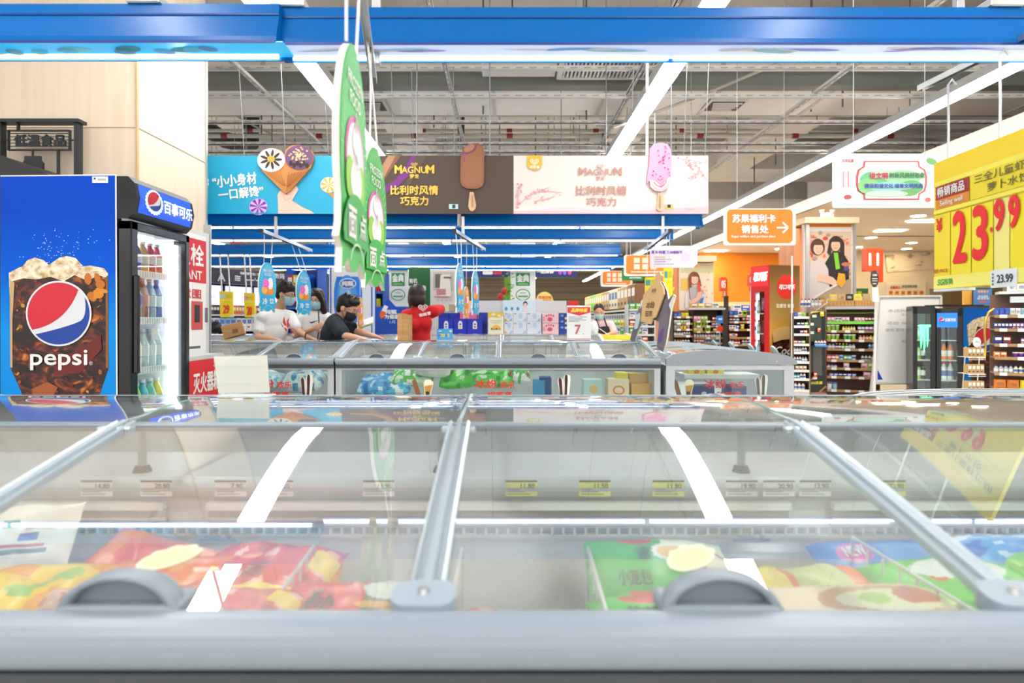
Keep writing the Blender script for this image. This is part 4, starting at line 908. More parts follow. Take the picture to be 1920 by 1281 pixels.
b.text('MAGNUM', 777, 319, 12, gd, 5, 70, .04); b.text('M', 747, 318, 15, gd, 5, 13, .04); b.text('M', 807, 318, 15, gd, 5, 14, .04); b.text('梦龙', 777, 331, 8, gd, 5, 17, .04)
b.text('比利时风情', 777, 357, 17, gd, 5, 89, .035); b.text('巧克力', 777, 377, 16, gd, 5, 52, .035); heart(b, 777, 309, 13, gd, M('4e3f35'), 4)
b.rect(842, 383, 859, 392, M('bfe6f0'), 3); b.rect(848, 384, 854, 391, M('2a3a4a'), 4)
bar = rrect(865, 276, 908, 355, 18, 8); bar[0:6] = [(888, 270), (902, 272), (907, 282)]
bar = [(868, 283), (876, 275), (888, 271), (897, 270), (904, 274), (908, 284), (908, 340), (905, 350), (896, 355), (876, 355), (867, 350), (863, 340), (864, 300)]
bb, o1 = cutout(b, t, bar, M('8f5a3c', .35), 'ice_cream_bar'); bb.poly([(u * .86 + 886 * .14, v * .9 + 314 * .1) for u, v in bar], M('9a6344', .3), 1)
bb.ell(880, 281, 14, 8, M('7a4a36'), 2, -28); bb.ell(880, 280, 11, 6, M('a8765c'), 3, -28); bb.line([(867, 290), (878, 289), (890, 283), (895, 272)], 1.6, M('8a2f7a'), 4); bb.line([(871, 290), (871, 305)], 2.4, M('a83c92'), 4); bb.done(o1)
st = [(881, 361), (888, 361), (893, 385), (891, 393), (886, 397), (881, 395), (878, 388)]
bb, o2 = cutout(b, t, st, M('d9b48c'), 'wooden_stick', .02, .022); bb.text('MAGNUM', 886, 378, 4, M('b98a5c'), 2, 22, .02, 0, 90); bb.done(o2)
b.done(body)
t, b, body = banner('white and pink blossom banner with a pink ice cream bar', 963, 1328, 'e2deda', (), ((1183, 130), (1282, 110), (1322, 110)))
for i, (y0, c) in enumerate(((376, 'f7e2e2'), (384, 'f4d2d6'), (392, 'f0c0c8'))): b.poly([(963, 396 if i == 2 else y0 + 14), (1060, y0 + 4), (1150, y0 + 9), (1240, y0), (1328, y0 - 4), (1328, 401), (963, 401)], M(c), 1 + i)
rb = random.Random(11)
for (x0, y0, x1, y1) in ((966, 390, 1000, 360), (1000, 360, 1055, 362), (985, 372, 1030, 352), (966, 372, 975, 345), (1000, 378, 1040, 368), (1262, 296, 1326, 306), (1285, 300, 1300, 318), (1300, 304, 1326, 340), (1310, 322, 1294, 340), (975, 350, 968, 392)):
    b.line([(x0, y0), ((x0 + x1) / 2, (y0 + y1) / 2 + rb.uniform(-4, 4)), (x1, y1)], 1.1, M('e6a8b0'), 4)
    for i in range(9):
        s_ = rb.random(); b.ell(x0 + (x1 - x0) * s_ + rb.uniform(-5, 5), y0 + (y1 - y0) * s_ + rb.uniform(-5, 5), rb.uniform(1, 2.4), rb.uniform(.9, 2), M(rb.choice(('f0a4b4', 'f4bcc6', 'e88aa0'))), 5, n=8)
b.poly([(988, 292), (1016, 292), (1016, 310), (1013, 317), (1002, 321), (991, 317), (988, 310)], M('e2b72e', .35), 3); heart(b, 1002, 304, 18, M('fdf6e0'), M('e2b72e', .35), 4); b.text('和路雪', 1002, 314, 5.5, M('fdf6e0'), 5, 18, .04)
rg = M('c48c80', .4)
b.text('MAGNUM', 1125, 323, 11, rg, 5, 74, .03); b.text('M', 1092, 322, 14, rg, 5, 14, .03); b.text('M', 1158, 322, 14, rg, 5, 14, .03); heart(b, 1125, 312, 13, rg, M('e2deda'), 4)
b.text('梦龙', 1125, 335, 7, rg, 5, 16, .03); b.text('比利时风情', 1127, 358, 17, rg, 5, 94, .03); b.text('巧克力', 1127, 379, 16, rg, 5, 56, .03)
b.rect(1247, 384, 1262, 393, M('d8c06a'), 3); b.rect(1251, 384, 1257, 390, M('2a2a2a'), 4); b.text('MAGNUM', 1293, 393, 2.4, rg, 3, 16, 0)
pk = [(1217, 281), (1224, 272), (1237, 269), (1250, 272), (1256, 281), (1258, 300), (1257, 322), (1254, 345), (1249, 356), (1238, 361), (1226, 359), (1218, 352), (1216, 340), (1213, 346), (1212, 336), (1216, 310)]
bb, o1 = cutout(b, t, pk, M('f4a8d0', .4), 'ice_cream_bar')
bb.poly([(1216, 338), (1232, 342), (1238, 356), (1245, 344), (1254, 330), (1253, 345), (1248, 355), (1238, 360), (1226, 358), (1219, 352)], M('f7ece6'), 2)
for k in range(4): bb.ring(1236, 340 - k * 2, 16 - k * 3.5, 18 - k * 4, 1.3, M('e0566a' if k % 2 else 'f0a0a8'), 3, 0, 10, 160)
for i in range(24):
    bb.ell(1220 + rb.random() * 34, 276 + rb.random() * 58, 1.8, 1.3, M(rb.choice(('d83a6a', 'c02a5a', 'e86a90'))), 4, rb.uniform(0, 180), n=8)
bb.done(o1)
st = [(1233, 362), (1242, 362), (1244, 388), (1241, 396), (1236, 397), (1230, 393), (1230, 386)]
bb, o2 = cutout(b, t, st, M('dbbd98'), 'wooden_stick', .02, .022); bb.text('MAGNUM', 1236, 380, 4, M('b98a5c'), 2, 22, .02, 0, 90); bb.done(o2); b.done(body)
MB().cyl(P(1213, 292, 5.6), P(1213, 60, 5.6), .0135, M('f4f5f5', .4), 10).build('ceiling_pole', label='white pole rising from the pink banner to the roof', cat='pole')
# ================================================================ drinks coolers
def globe(b, cx, cy, r, layer=2, rot=0, rim=True):
    """red / white / blue wave roundel; r may be (rx, ry)"""
    rx, ry = r if isinstance(r, tuple) else (r, r)
    if rim: b.ell(cx, cy, rx * 1.06, ry * 1.06, M('e8ecf2'), layer, n=40)
    b.ell(cx, cy, rx, ry, M('dfe3ea'), layer + 1, n=40)
    def W(pts): return [(cx + x * rx, cy + y * ry) for x, y in pts]
    def on(a): return (math.cos(math.radians(a)), -math.sin(math.radians(a)))
    def bez(p, c, q, n=12): return [((1 - t) ** 2 * p[0] + 2 * t * (1 - t) * c[0] + t * t * q[0], (1 - t) ** 2 * p[1] + 2 * t * (1 - t) * c[1] + t * t * q[1]) for t in [k / n for k in range(1, n)]]
    a, e = on(50), on(212)
    b.poly(W([on(50 + (212 - 50) * k / 24) for k in range(25)] + bez(e, (.25, .32), a)), M('d02236'), layer + 2)
    a, e = on(32), on(222)
    b.poly(W([on(222 + (392 - 222) * k / 24) for k in range(25)] + bez(a, (.95, .2), (.62, .28), 6) + [(.62, .28)] + bez((.62, .28), (.2, .46), e, 8)), M('0d3f9e'), layer + 2)
COLA = noisemat('printed_cola', [(.40, '140805'), (.52, '3c1208'), (.62, '7a300e'), (.74, 'd08020')], (11, 11, 15), 5, .35, 0, 1.2)
FOAM = noisemat('printed_foam', [(.3, 'b98a54'), (.5, 'ead9b8'), (.65, 'f7f0de')], (30, 30, 34), 5, .5)
def bottle(name, c, h, r, body, cap, label=None, cat='bottle', lab=None, group=None):
    t = thing(name, label, cat, c, group); x, y, z = c
    MB().lathe((x, y, z), [(r * .9, 0), (r, h * .03), (r, h * .28), (r * .9, h * .38), (r, h * .5), (r, h * .62), (r * .55, h * .82), (r * .36, h * .88), (r * .36, h * .94)], M(body, .12), 12).build('bottle_body', t)
    MB().lathe((x, y, z), [(r * .42, h * .93), (r * .42, h), (.0001, h)], M(cap, .4), 10).build('cap', t)
    if lab: MB().lathe((x, y, z), [(r * 1.015, h * .34), (r * 1.03, h * .36), (r * 1.03, h * .58), (r * 1.015, h * .6)], M(lab, .4), 12).build('paper_label', t)
    return t
x0, x1, y0, y1 = -2.80, -2.155, 3.54, 4.19; xf = x1 + .08
t = thing('drinks_cooler', 'tall black drinks cooler with a big blue cola picture, before the wood column', 'drinks cooler', (-2.475, y0, 0))
b = MB(); b.bx(x0, x1, y0, y0 + .04, .1, 1.99, BLACK).bx(x0, x1, y1 - .04, y1, .1, 1.99, BLACK).bx(x0, x0 + .04, y0, y1, .1, 1.99, M('e9edf2')).bx(x0, x1 - .06, y0, y1, 1.74, 1.985, BLACK).bx(x0, x1, y0, y1, 0, .28, BLACK)
b.build('cabinet', t)
bd = Board.px(y0 - .004, .0007)
blue = gradmat('printed_blue_gradient', .6, 2.0, [(0, '0a86dc'), (.38, '108ee2'), (.62, '005ad0'), (.85, '0044bc')], .5)
pan = bd.slab([(1, 330), (218, 328), (220, 760), (1, 760)], .004, blue, M('f2f4f6')).build('side_picture', t)
bd.line([(1, 330), (218, 328)], 2.2, WHITE, 1); bd.line([(217, 328), (219.5, 760)], 2.4, WHITE, 1)
bd.rect(173, 331, 203, 343, M('e6eaf0'), 2); bd.rect(184, 335, 199, 339, M('aab2bc'), 3); bd.ell(178, 335, 2, 2, M('2a52b0'), 3)
bd.poly([(17, 513), (203, 513), (204, 690), (186, 745), (184, 760), (45, 760), (40, 735), (21, 693)], COLA, 1)
bd.poly([(17, 512), (38, 501), (60, 498), (80, 502), (110, 499), (140, 502), (170, 498), (195, 503), (203, 513), (203, 522), (185, 516), (165, 527), (140, 516), (120, 528), (95, 519), (70, 524), (45, 522), (22, 528), (19, 560)], FOAM, 3)
bd.poly([(40, 503), (52, 488), (66, 483), (82, 488), (92, 497), (112, 483), (126, 480), (142, 484), (156, 499), (100, 508)], FOAM, 2)
bd.poly([(19, 525), (28, 530), (24, 600), (24, 690), (20, 688)], M('c9a878'), 4); bd.poly([(203, 516), (204, 690), (199, 690), (199, 520)], M('8a5a34'), 4)
rb = random.Random(4)
AMB = ['a8641a', 'c88a2a', '7a3a12', '5a1a0e', '94501c']
for i in range(70):
    x, y = rb.uniform(28, 198), rb.uniform(530, 735)
    if abs(x - 111) < 66 and 520 < y < 655 or (58 < x < 176 and 655 < y < 695): continue
    bd.ell(x, y, rb.uniform(1, 5), rb.uniform(1, 4), M(rb.choice(AMB)), 4, rb.uniform(0, 90), n=10)
for i in range(9): bd.ell(rb.uniform(150, 192), rb.uniform(515, 560), rb.uniform(5, 12), rb.uniform(4, 9), M(rb.choice(('d98a1c', 'f2b838', 'c0701a'))), 4, rb.uniform(0, 90), n=12)
for i in range(90):
    x = rb.gauss(110, 42); y = rb.gauss(470, 22)
    if 8 < x < 210 and 400 < y < 512: bd.ell(x, y, rb.uniform(.4, 1.2), rb.uniform(.4, 1.1), M('d8ecff'), 2, n=6)
bd.poly([(100, 672), (140, 660), (190, 628), (192, 655), (150, 700), (104, 704)], M('6a1a12'), 4); bd.poly([(60, 730), (90, 716), (110, 726), (100, 745), (66, 745)], M('a0532a'), 4)
globe(bd, 111.5, 588, 58, 6)
bd.text('pepsi', 112, 675, 37, WHITE, 8, 106, .02); bd.text('®', 172, 681, 7, WHITE, 8, None, 0)
bd.done(pan)
# illuminated header
hd = MB(); prof = [(xf - .14, 1.762), (xf - .02, 1.762), (xf + .015, 1.80), (xf + .03, 1.88), (xf + .015, 1.96), (xf - .02, 1.996), (xf - .14, 1.996)]
hd.prism(prof, y0 + .001, y1, BLACK, lambda u, v, d: Vector((u, d, v))); head = hd.build('header', t)
ml = M('0a48d8', .35, 0, .55)
lp = MB(); pts = [(xf + .0165, 1.80), (xf + .0315, 1.88), (xf + .0165, 1.957)]
for (u0, v0), (u1, v1) in zip(pts, pts[1:]): lp.add([(u0, y0 + .03, v0), (u0, y1 - .03, v0), (u1, y1 - .03, v1), (u1, y0 + .03, v1)], [(0, 1, 2, 3)], ml)
lp.add([(pts[0][0] - .004, y, v) for y in (y0 + .03, y1 - .03) for v in (1.80, 1.957)], [(0, 1, 3, 2)], ml); lp.build('light_panel', head)
bd = Board((xf + .034, y0, 1.996), (0, 1, 0), (0, 0, -1), .0008)
EW = lambda h, e=1.6: M(h, .5, 0, e * .6)
bd.ell(.165, .115, .085, .07, EW('7fb6ff', 1.0), 1)
for i in range(20): a = i * math.pi / 10; bd.ell(.165 + .083 * math.cos(a), .118 + .062 * math.sin(a), .012, .01, EW('dfeaff', 1.2), 2, n=8)
globe(bd, .165, .112, (.07, .054), 3, 0)
bd.text('百事可乐', .435, .122, .075, EW('ffffff', 1.6), 5, .34, .02); bd.done(head, 'print', 'lettering')
# door, inside
dr = MB(); xd = x1 + .004
for q in ((y0 + .0, y0 + .065, .28, 1.75), (y1 - .05, y1, .28, 1.75)): dr.bx(xd, xf, q[0], q[1], q[2], q[3], M('17181b', .18), .006)
dr.bx(xd, xf, y0, y1, 1.70, 1.75, M('17181b', .18), .006).bx(xd, xf, y0, y1, .28, .36, M('17181b', .18), .006)
door = dr.build('door', t); MB().bx(xf - .03, xf - .024, y0 + .06, y1 - .045, .35, 1.71, GLASS).build('door_glass', door)
MB().bx(xf, xf + .03, y0 + .012, y0 + .036, .9, 1.45, M('202226', .2), .006).build('handle', door)
MB().bx(x0 + .04, x0 + .05, y0 + .04, y1 - .04, .28, 1.74, M('f4f6fa')).bx(x0 + .05, x1, y0 + .04, y0 + .046, .28, 1.74, M('e9edf2')).bx(x0 + .05, x1, y1 - .046, y1 - .04, .28, 1.74, M('e9edf2')).build('liner', t)
MB().bx(xf - .075, xf - .05, y1 - .085, y1 - .052, .4, 1.68, M('f2f4ff', .5, 0, 7)).build('inner_lamp', t)
MB().bx(x0 + .1, x1 - .1, y0 + .1, y1 - .1, 1.72, 1.735, M('f2f4ff', .5, 0, 3)).build('inner_lamp', t)
SHZ = (1.47, 1.195, .90, .58)
for z in SHZ:
    s = MB().bx(x0 + .06, x1 - .005, y0 + .05, y1 - .11, z - .012, z, M('dfe3e8', .35)); s.bx(x1 - .005, x1 + .003, y0 + .05, y1 - .11, z - .02, z + .022, M('eef1f4', .3))
    for k in range(18): s.bx(x1 + .003, x1 + .004, y0 + .06 + k * .026, y0 + .067 + k * .026, z - .014, z + .016, M('b9c0c8'))
    s.build('shelf', t)
rows = [(1.47, .20, .036, [('c9503a', 'f0e0d0', 'e8b04a', 'orange juice carton')]), ]
cols1 = [('d8483a', 'e8eef2', 'f4e9d0', 'red'), ('e7a13a', 'e8e2d0', 'f0e9c8', 'amber'), ('7a4fa8', 'e8e2f0', 'efe4f4', 'purple'), ('e2b04a', 'f4ecd0', 'f0e2c4', 'yellow'), ('c8402f', 'f0e4e0', 'f4dccc', 'deep red')]
cols2 = [('2a5fc0', '2a6ae0', 'd8eaf8', 'blue'), ('7a2a1c', 'd82a2a', '2a4fc0', 'brown cola'), ('6a2418', '3a6ae0', '2a4fc0', 'dark cola'), ('b06a5a', 'e8e8f0', 'e4a0a0', 'rose'), ('86b0d8', 'f0f4f8', 'dce9f4', 'pale blue')]
cols3 = [('cfe4ee', 'e8eef2', 'eef4f8', 'clear water'), ('bcd8e6', 'dfe8ee', 'f2f6f8', 'clear glass'), ('d4e4e8', 'f0d23a', 'f4efd0', 'yellow capped'), ('c4d8e0', 'e8eef2', 'e8eef4', 'clear tonic')]
cols4 = [('58c0a0', 'e8e8e0', 'f0e060', 'green tea'), ('e8d83a', 'f0f0e0', '8fd050', 'lemon'), ('9fd850', '3aa03a', 'f2e88a', 'lime'), ('4fb8c8', 'f0f0f0', 'e8f080', 'teal')]
for z, h, r, cols, nm in ((1.47, .20, .037, cols1, 'top'), (1.195, .255, .036, cols2, 'second'), (.90, .245, .036, cols3, 'third'), (.58, .26, .038, cols4, 'lowest visible')):
    for i in range(6):
        for j in range(2):
            c = cols[(i + j) % len(cols)]
            bottle('drink_bottle', (x1 - .045 - j * .14, y0 + .09 + i * .078, z), h, r, c[0], c[1], '%s bottle on the %s shelf of the tall cola cooler' % (c[3], nm), 'bottle', c[2], '%s bottles, %s cooler shelf' % (c[3], nm))
MB().add([(x1 + .006, y0 + .33, 1.145), (x1 + .008, y0 + .4, 1.15), (x1 + .006, y0 + .4, 1.08), (x1 + .004, y0 + .33, 1.075)], [(0, 1, 2, 3)], M('e8eaec')).prism([(0, 0), (.07, 0), (.07, .07), (0, .07)], 0, .001, M('e8eaec'), lambda u, v, d: Vector((x1 + .007 - d, y0 + .33 + u, 1.08 + v))).build('shelf_card', label='small white card hanging from the second cooler shelf', cat='shelf card')
# neighbouring cooler, mostly out of the frame
t = thing('drinks_cooler', 'edge of a second black cooler with a sloping top behind the tall cola cooler', 'drinks cooler', (-3.3, 3.9, 0))
MB().bx(-3.55, -2.83, 3.7, 4.3, 0, 1.99, BLACK).build('cabinet', t)
MB().prism([(-3.55, 2.0), (-2.55, 2.0), (-2.98, 2.17), (-3.55, 2.3)], 3.75, 4.25, BLACK, lambda u, v, d: Vector((u, d, v))).build('sloping_top', t)
# black metal shop sign
Y = 4.3; t = thing('metal_shop_sign', 'black metal frame sign with cut-out characters in front of the wood column', 'shop sign', P(75, 330, Y)); k = Y / F
IR = M('262a2e', .45)
fb = MB()
def pbar(mb, xa, ya, xb, yb, d=.03, m=IR, Y=Y): mb.bx(*sorted((P(xa, 0, Y).x, P(xb, 0, Y).x)), Y - d / 2, Y + d / 2, *sorted((P(0, ya, Y).z, P(0, yb, Y).z)), m)
pbar(fb, -2, 226, 155, 232, .09); pbar(fb, 143, 230, 151, 330, .05); pbar(fb, 0, 230, 7, 300, .05); pbar(fb, 108, 281, 111, 330, .02); pbar(fb, 33, 232, 36, 246, .02); pbar(fb, 8, 262, 16, 264, .02); pbar(fb, 131, 262, 143, 264, .02)
fb.build('frame', t); pl = MB()
for yy in (244, 280): pbar(pl, 15, yy, 132, yy + 2.4, .02)
for xx in (15, 130): pbar(pl, xx, 244, xx + 2.4, 282, .02)
for i in range(5): pbar(pl, 16, 250 + i * 6, 131, 250.9 + i * 6, .006)
pl.build('name_grid', t)
bd = Board.px(Y - .012); bd.text('低温食品', 74, 263, 22, IR, 1, 96, .03); let = bd.let
n0 = len(let.v); f0 = list(let.f); let.add([Vector(v) + Vector((0, .012, 0)) for v in let.v[:n0]], f0, IR); let.build('lettering', t, fix=False)
jb = MB(); jb.prism([(47, 293), (77, 293), (77, 300), (82, 306), (82, 318), (44, 318), (44, 306), (47, 300)], -.008, .008, IR, lambda u, v, d: P(u, v, Y) + Vector((0, d, 0))); pbar(jb, 60, 282, 63, 294, .008); jb.build('jar_emblem', t)
# fire hydrant cabinet on the column
X = -2.50; t = thing('fire_hydrant_cabinet', 'red and white fire hydrant cabinet door fixed to the side of the wood column', 'fire cabinet', (X, 5.0, .2))
MB().bx(-2.55, X, 4.52, 5.38, .25, 1.92, M('d7dadb', .4)).build('door', t)
b = Board((X, 4.52, 1.92), (0, 1, 0), (0, 0, -1), .001)
b.rect(.03, .03, .80, 1.36, M('f4f4f2'), 1); b.rect(.03, .07, .80, .42, RED, 2); b.text('消火栓', .42, .2, .17, WHITE, 4, .66, .03); b.text('HYDRANT', .42, .36, .07, WHITE, 4, .6, .03)
b.text('示意图', .46, .51, .075, RED, 3, .5, .03); b.rect(.55, .57, .74, .80, M('c8504a'), 2); b.rect(.60, .6, .69, .74, M('2a2420'), 3)
b.text('电话119', .5, 1.17, .12, RED, 3, .5, .02); b.rect(.03, 1.27, .80, 1.36, RED, 2); b.rect(.3, .93, .7, .95, M('5a5a5a'), 2); b.rect(.3, 1.0, .7, 1.04, M('8a8a8a'), 2); b.done(t)
MB().bx(-2.55, X + .01, 5.385, 5.40, .2, 2.0, STEEL).build('edge_strip', t)
MB().bx(X, X + .012, 5.30, 5.33, 1.18, 1.3, M('6a7480', .3)).build('latch', t)
t2 = thing('fire_extinguisher_box', 'red fire extinguisher box with white characters, low beside the tall cooler', 'fire box', (-2.4, 4.9, 0))
MB().bx(-2.49, -2.3, 4.6, 5.2, 0, .93, M('c9ccce', .4)).build('box', t2); b = Board((-2.298, 4.6, .93), (0, 1, 0), (0, 0, -1), .001); b.rect(.02, .03, .5, .5, RED, 1); b.text('灭火器箱', .3, .2, .15, WHITE, 3, .42, .03); b.rect(.06, .34, .46, .36, WHITE, 2); b.done(t2)
# ================================================================ people (one continuous body each, clothes and hair as parts)
def solid(name, mb, parent, vox, smooth=4, **kw):
    """fuse overlapping closed pieces into one smooth continuous surface"""
    o = mb.build(name, parent, **kw)
    md = o.modifiers.new('r', 'REMESH'); md.mode = 'VOXEL'; md.voxel_size = vox; md.use_smooth_shade = True
    sm = o.modifiers.new('s', 'SMOOTH'); sm.iterations = smooth; sm.factor = .5
    dg = bpy.context.evaluated_depsgraph_get(); dg.update()
    me = bpy.data.meshes.new_from_object(o.evaluated_get(dg)); old = o.data; o.modifiers.clear(); o.data = me; bpy.data.meshes.remove(old)
    if not len(me.materials): me.materials.append(mb.mats[0])
    return o
def limb(mb, pts, m):
    """tapering chain of (point, radius)"""
    for (a, ra), (b, rb_) in zip(pts, pts[1:]):
        mb.cone(a, ra, b, rb_, m, 14)
    for p, r in pts: mb.ell(p, (r, r, r), m, None, 14, 10)
def basis(fwd, up=Vector((0, 0, 1))):
    f = Vector(fwd).normalized(); u = (up - f * up.dot(f)).normalized(); r = f.cross(u)
    return Matrix((r, f, u)).transposed()        # columns: right, forward, up
def hand(mb, wrist, d, palm_n, side, m, curl=.5, s=1.0):
    """palm and five bent fingers; d = direction of the fingers, palm_n = palm normal, side = +1/-1 thumb side"""
    d = Vector(d).normalized(); n = (Vector(palm_n) - d * Vector(palm_n).dot(d)).normalized(); w = d.cross(n) * side
    c = wrist + d * .045 * s
    R = Matrix((w, d, n)).transposed(); mb.ell(c, (.041 * s, .052 * s, .016 * s), m, R, 14, 10); limb(mb, [(wrist - d * .01, .024 * s), (wrist + d * .02 * s, .026 * s)], m)
    for i, (o, L) in enumerate(((.031, .068), (.011, .078), (-.010, .072), (-.030, .056))):
        p = wrist + d * .086 * s + w * o * s; q = d; pts = [(p - d * .02 * s, .0095 * s)]
        for j, f in enumerate((.45, .32, .23)):
            q = (q + n * curl * (.5 + .25 * j)).normalized(); p = p + q * L * f * s; pts.append((p, (.0092 - .0008 * (j + 1)) * s))
        limb(mb, pts, m)
    p = wrist + d * .03 * s + w * .03 * s; q = (d * .6 + w * .8 + n * .25).normalized(); pts = [(p, .012 * s), (p + q * .03 * s, .0105 * s)]; q2 = (d * .9 + w * .2 + n * .5).normalized(); pts.append((p + q * .03 * s + q2 * .028 * s, .0088 * s)); limb(mb, pts, m)
def person(label, base, head, look, neck, shoulders, chest, hips, arms, feet, skin, hairc, shirt, pants, hair='short', mask=None, glasses=False, sleeve=.5, hs=1.0, vox=.0095, collar=False, fem=False, sleeve_r=1.0, up=None):
    """all points are world positions; arms = [(shoulder, elbow, wrist, finger_dir, palm_normal, thumb side), ...]"""
    t = thing('person', label, 'person', base)
    SK = M(skin, .5); R = basis(look, up or Vector((0, 0, 1))); h = Vector(head)
    L = lambda x, y, z: h + R @ Vector((x * hs, y * hs, z * hs))
    b = MB()
    # head: skull, face, jaw, nose, brow, ears
    b.ell(L(0, -.012, .02), (.076 * hs, .096 * hs, .095 * hs), SK, R, 20, 14); b.ell(L(0, .024, -.035), (.062 * hs, .068 * hs, .08 * hs), SK, R, 18, 12)
    b.ell(L(0, .058, -.082), (.032 * hs, .030 * hs, .026 * hs), SK, R, 12, 8); b.cone(L(0, .088, .012), .007 * hs, L(0, .104, -.028), .014 * hs, SK, 10); b.ell(L(0, .103, -.03), (.017 * hs, .014 * hs, .011 * hs), SK, R, 10, 8)
    for sx in (-1, 1):
        b.ell(L(sx * .078, -.008, -.008), (.009 * hs, .02 * hs, .032 * hs), SK, R, 10, 8); b.ell(L(sx * .03, .075, -.02), (.024 * hs, .02 * hs, .022 * hs), SK, R, 10, 8)
    for dz in (-.058, -.068): b.ell(L(0, .088, dz), (.024 * hs, .009 * hs, .006 * hs), SK, R, 10, 6)
    nk = Vector(neck); sl, sr = map(Vector, shoulders); ch = Vector(chest); hp = Vector(hips)
    limb(b, [(L(0, -.02, -.06), .052 * hs), (nk, .056)], SK)
    ax = (sr - sl).normalized(); sw = (sr - sl).length
    spine = (nk - hp).normalized(); fw = ax.cross(spine).normalized(); TR = Matrix((ax, fw, spine)).transposed()
    def torso(mb, m, g):
        mb.ell(nk * .42 + ch * .58, (sw * .37 + g, .102 + g, .15 + g), m, TR, 20, 14)
        mb.ell(ch, (sw * .36 + g, .105 + g, .16 + g), m, TR, 20, 14); mb.ell(ch.lerp(hp, .5), (sw * (.35 if not fem else .32) + g, .1 + g, .18 + g), m, TR, 20, 14); mb.ell(hp, (sw * .40 + g, .115 + g, .15 + g), m, TR, 20, 14)
        if fem:
            for q in (-1, 1): mb.ell(ch + ax * q * sw * .19 + fw * .085 + spine * .02, (.07 + g, .055 + g, .065 + g), m, TR, 12, 8)
        limb(mb, [(sl.lerp(nk, .08), .05 + g), (nk - spine * .05, .056 + g), (sr.lerp(nk, .08), .05 + g)], m)
    torso(b, SK, 0)
    for (s, e, w, fd, pn, th) in arms:
        s, e, w = map(Vector, (s, e, w)); limb(b, [(s, .05), (s.lerp(e, .5), .043), (e, .036), (e.lerp(w, .3), .039), (w, .025)], SK); hand(b, w, fd, pn, th, SK)
    for q, ft in ((-1, feet[0]), (1, feet[1])):
        ft = Vector(ft); hj = hp + ax * q * sw * .2 - spine * .05; kn = hj.lerp(ft, .52) + fw * .02; limb(b, [(hj, .085), (kn, .055), (kn.lerp(ft, .3), .055), (ft + Vector((0, 0, .08)), .036)], SK)
        mf = Vector((fw.x, fw.y, 0)).normalized(); b.ell(ft + Vector((0, 0, .04)) + mf * .05, (.042, .12, .036), SK, basis(mf), 12, 8)
    solid('body', b, t, vox)
    # shirt
    c = MB(); SM = M(shirt, .8); torso(c, SM, .014)
    for (s, e, w, *_) in arms:
        s, e, w = map(Vector, (s, e, w))
        if sleeve <= 1: limb(c, [(s, .068 * sleeve_r), (s.lerp(e, sleeve * .9), .064 * sleeve_r)], SM); c.cone(s.lerp(e, sleeve * .85), .064 * sleeve_r, s.lerp(e, sleeve * 1.08), .066 * sleeve_r, SM, 14)
        else: limb(c, [(s, .072), (s.lerp(e, .5), .066), (e, .058), (e.lerp(w, .9), .045)], SM)
    if collar: limb(c, [(nk + spine * .01 - ax * .035, .045), (nk + spine * .03, .05), (nk + spine * .01 + ax * .035, .045)], SM)
    solid('shirt', c, t, .011, 3)
    # trousers and shoes
    c = MB(); PM = M(pants, .8); c.ell(hp - spine * .03, (sw * .41 + .014, .13, .13), PM, TR, 18, 12); sh = []
    for q, ft in ((-1, feet[0]), (1, feet[1])):
        ft = Vector(ft); hj = hp + ax * q * sw * .2 - spine * .05; kn = hj.lerp(ft, .52) + fw * .02; limb(c, [(hj, .1), (kn, .075), (ft + Vector((0, 0, .1)), .065)], PM)
        mf = Vector((fw.x, fw.y, 0)).normalized(); sh.append(MB().ell(ft + Vector((0, 0, .045)) + mf * .05, (.05, .135, .046), M('e9e9ea', .5), basis(mf), 14, 8))
    solid('trousers', c, t, .013, 3)
    for s_ in sh: s_.build('shoe', t)
    # hair
    H = MB(); HM = M(hairc, .45, 0, 0, .4)
    if hair == 'short':
        H.ell(L(0, -.026, .044), (.087 * hs, .102 * hs, .091 * hs), HM, R, 22, 14); H.ell(L(0, .03, .085), (.074 * hs, .066 * hs, .045 * hs), HM, R, 16, 10); H.ell(L(0, -.055, -.01), (.076 * hs, .06 * hs, .075 * hs), HM, R, 16, 10)
        for i in range(26): a = i * 2.4; r = .02 + .055 * ((i * 7) % 10) / 10; H.cone(L(r * math.cos(a), -.02 + r * math.sin(a), .11), .016 * hs, L(r * 1.25 * math.cos(a) + .01, -.01 + r * 1.3 * math.sin(a), .143), .004 * hs, HM, 6)
    elif hair == 'bob':
        H.ell(L(0, -.02, .035), (.1 * hs, .112 * hs, .105 * hs), HM, R, 22, 14); H.ell(L(0, -.045, -.04), (.098 * hs, .085 * hs, .095 * hs), HM, R, 20, 12)
        for sx in (-1, 1): H.ell(L(sx * .075, -.0, -.03), (.028 * hs, .06 * hs, .085 * hs), HM, R, 12, 10)
    elif hair == 'long':
        H.ell(L(0, -.022, .04), (.092 * hs, .1 * hs, .095 * hs), HM, R, 22, 14); H.ell(L(0, -.06, -.06), (.095 * hs, .06 * hs, .13 * hs), HM, R, 18, 12)
        for sx in (-1, 1): limb(H, [(L(sx * .05, .055, .085), .032 * hs), (L(sx * .077, .04, .0), .026 * hs), (L(sx * .088, .02, -.1), .034 * hs), (L(sx * .092, .02, -.2), .036 * hs), (L(sx * .085, .01, -.27), .02 * hs)], HM)
    else:
        H.ell(L(0, -.025, .036), (.083 * hs, .098 * hs, .09 * hs), HM, R, 22, 14); H.ell(L(0, -.12, .03), (.04 * hs, .045 * hs, .04 * hs), HM, R, 14, 10)
    solid('hair', H, t, .009, 3)
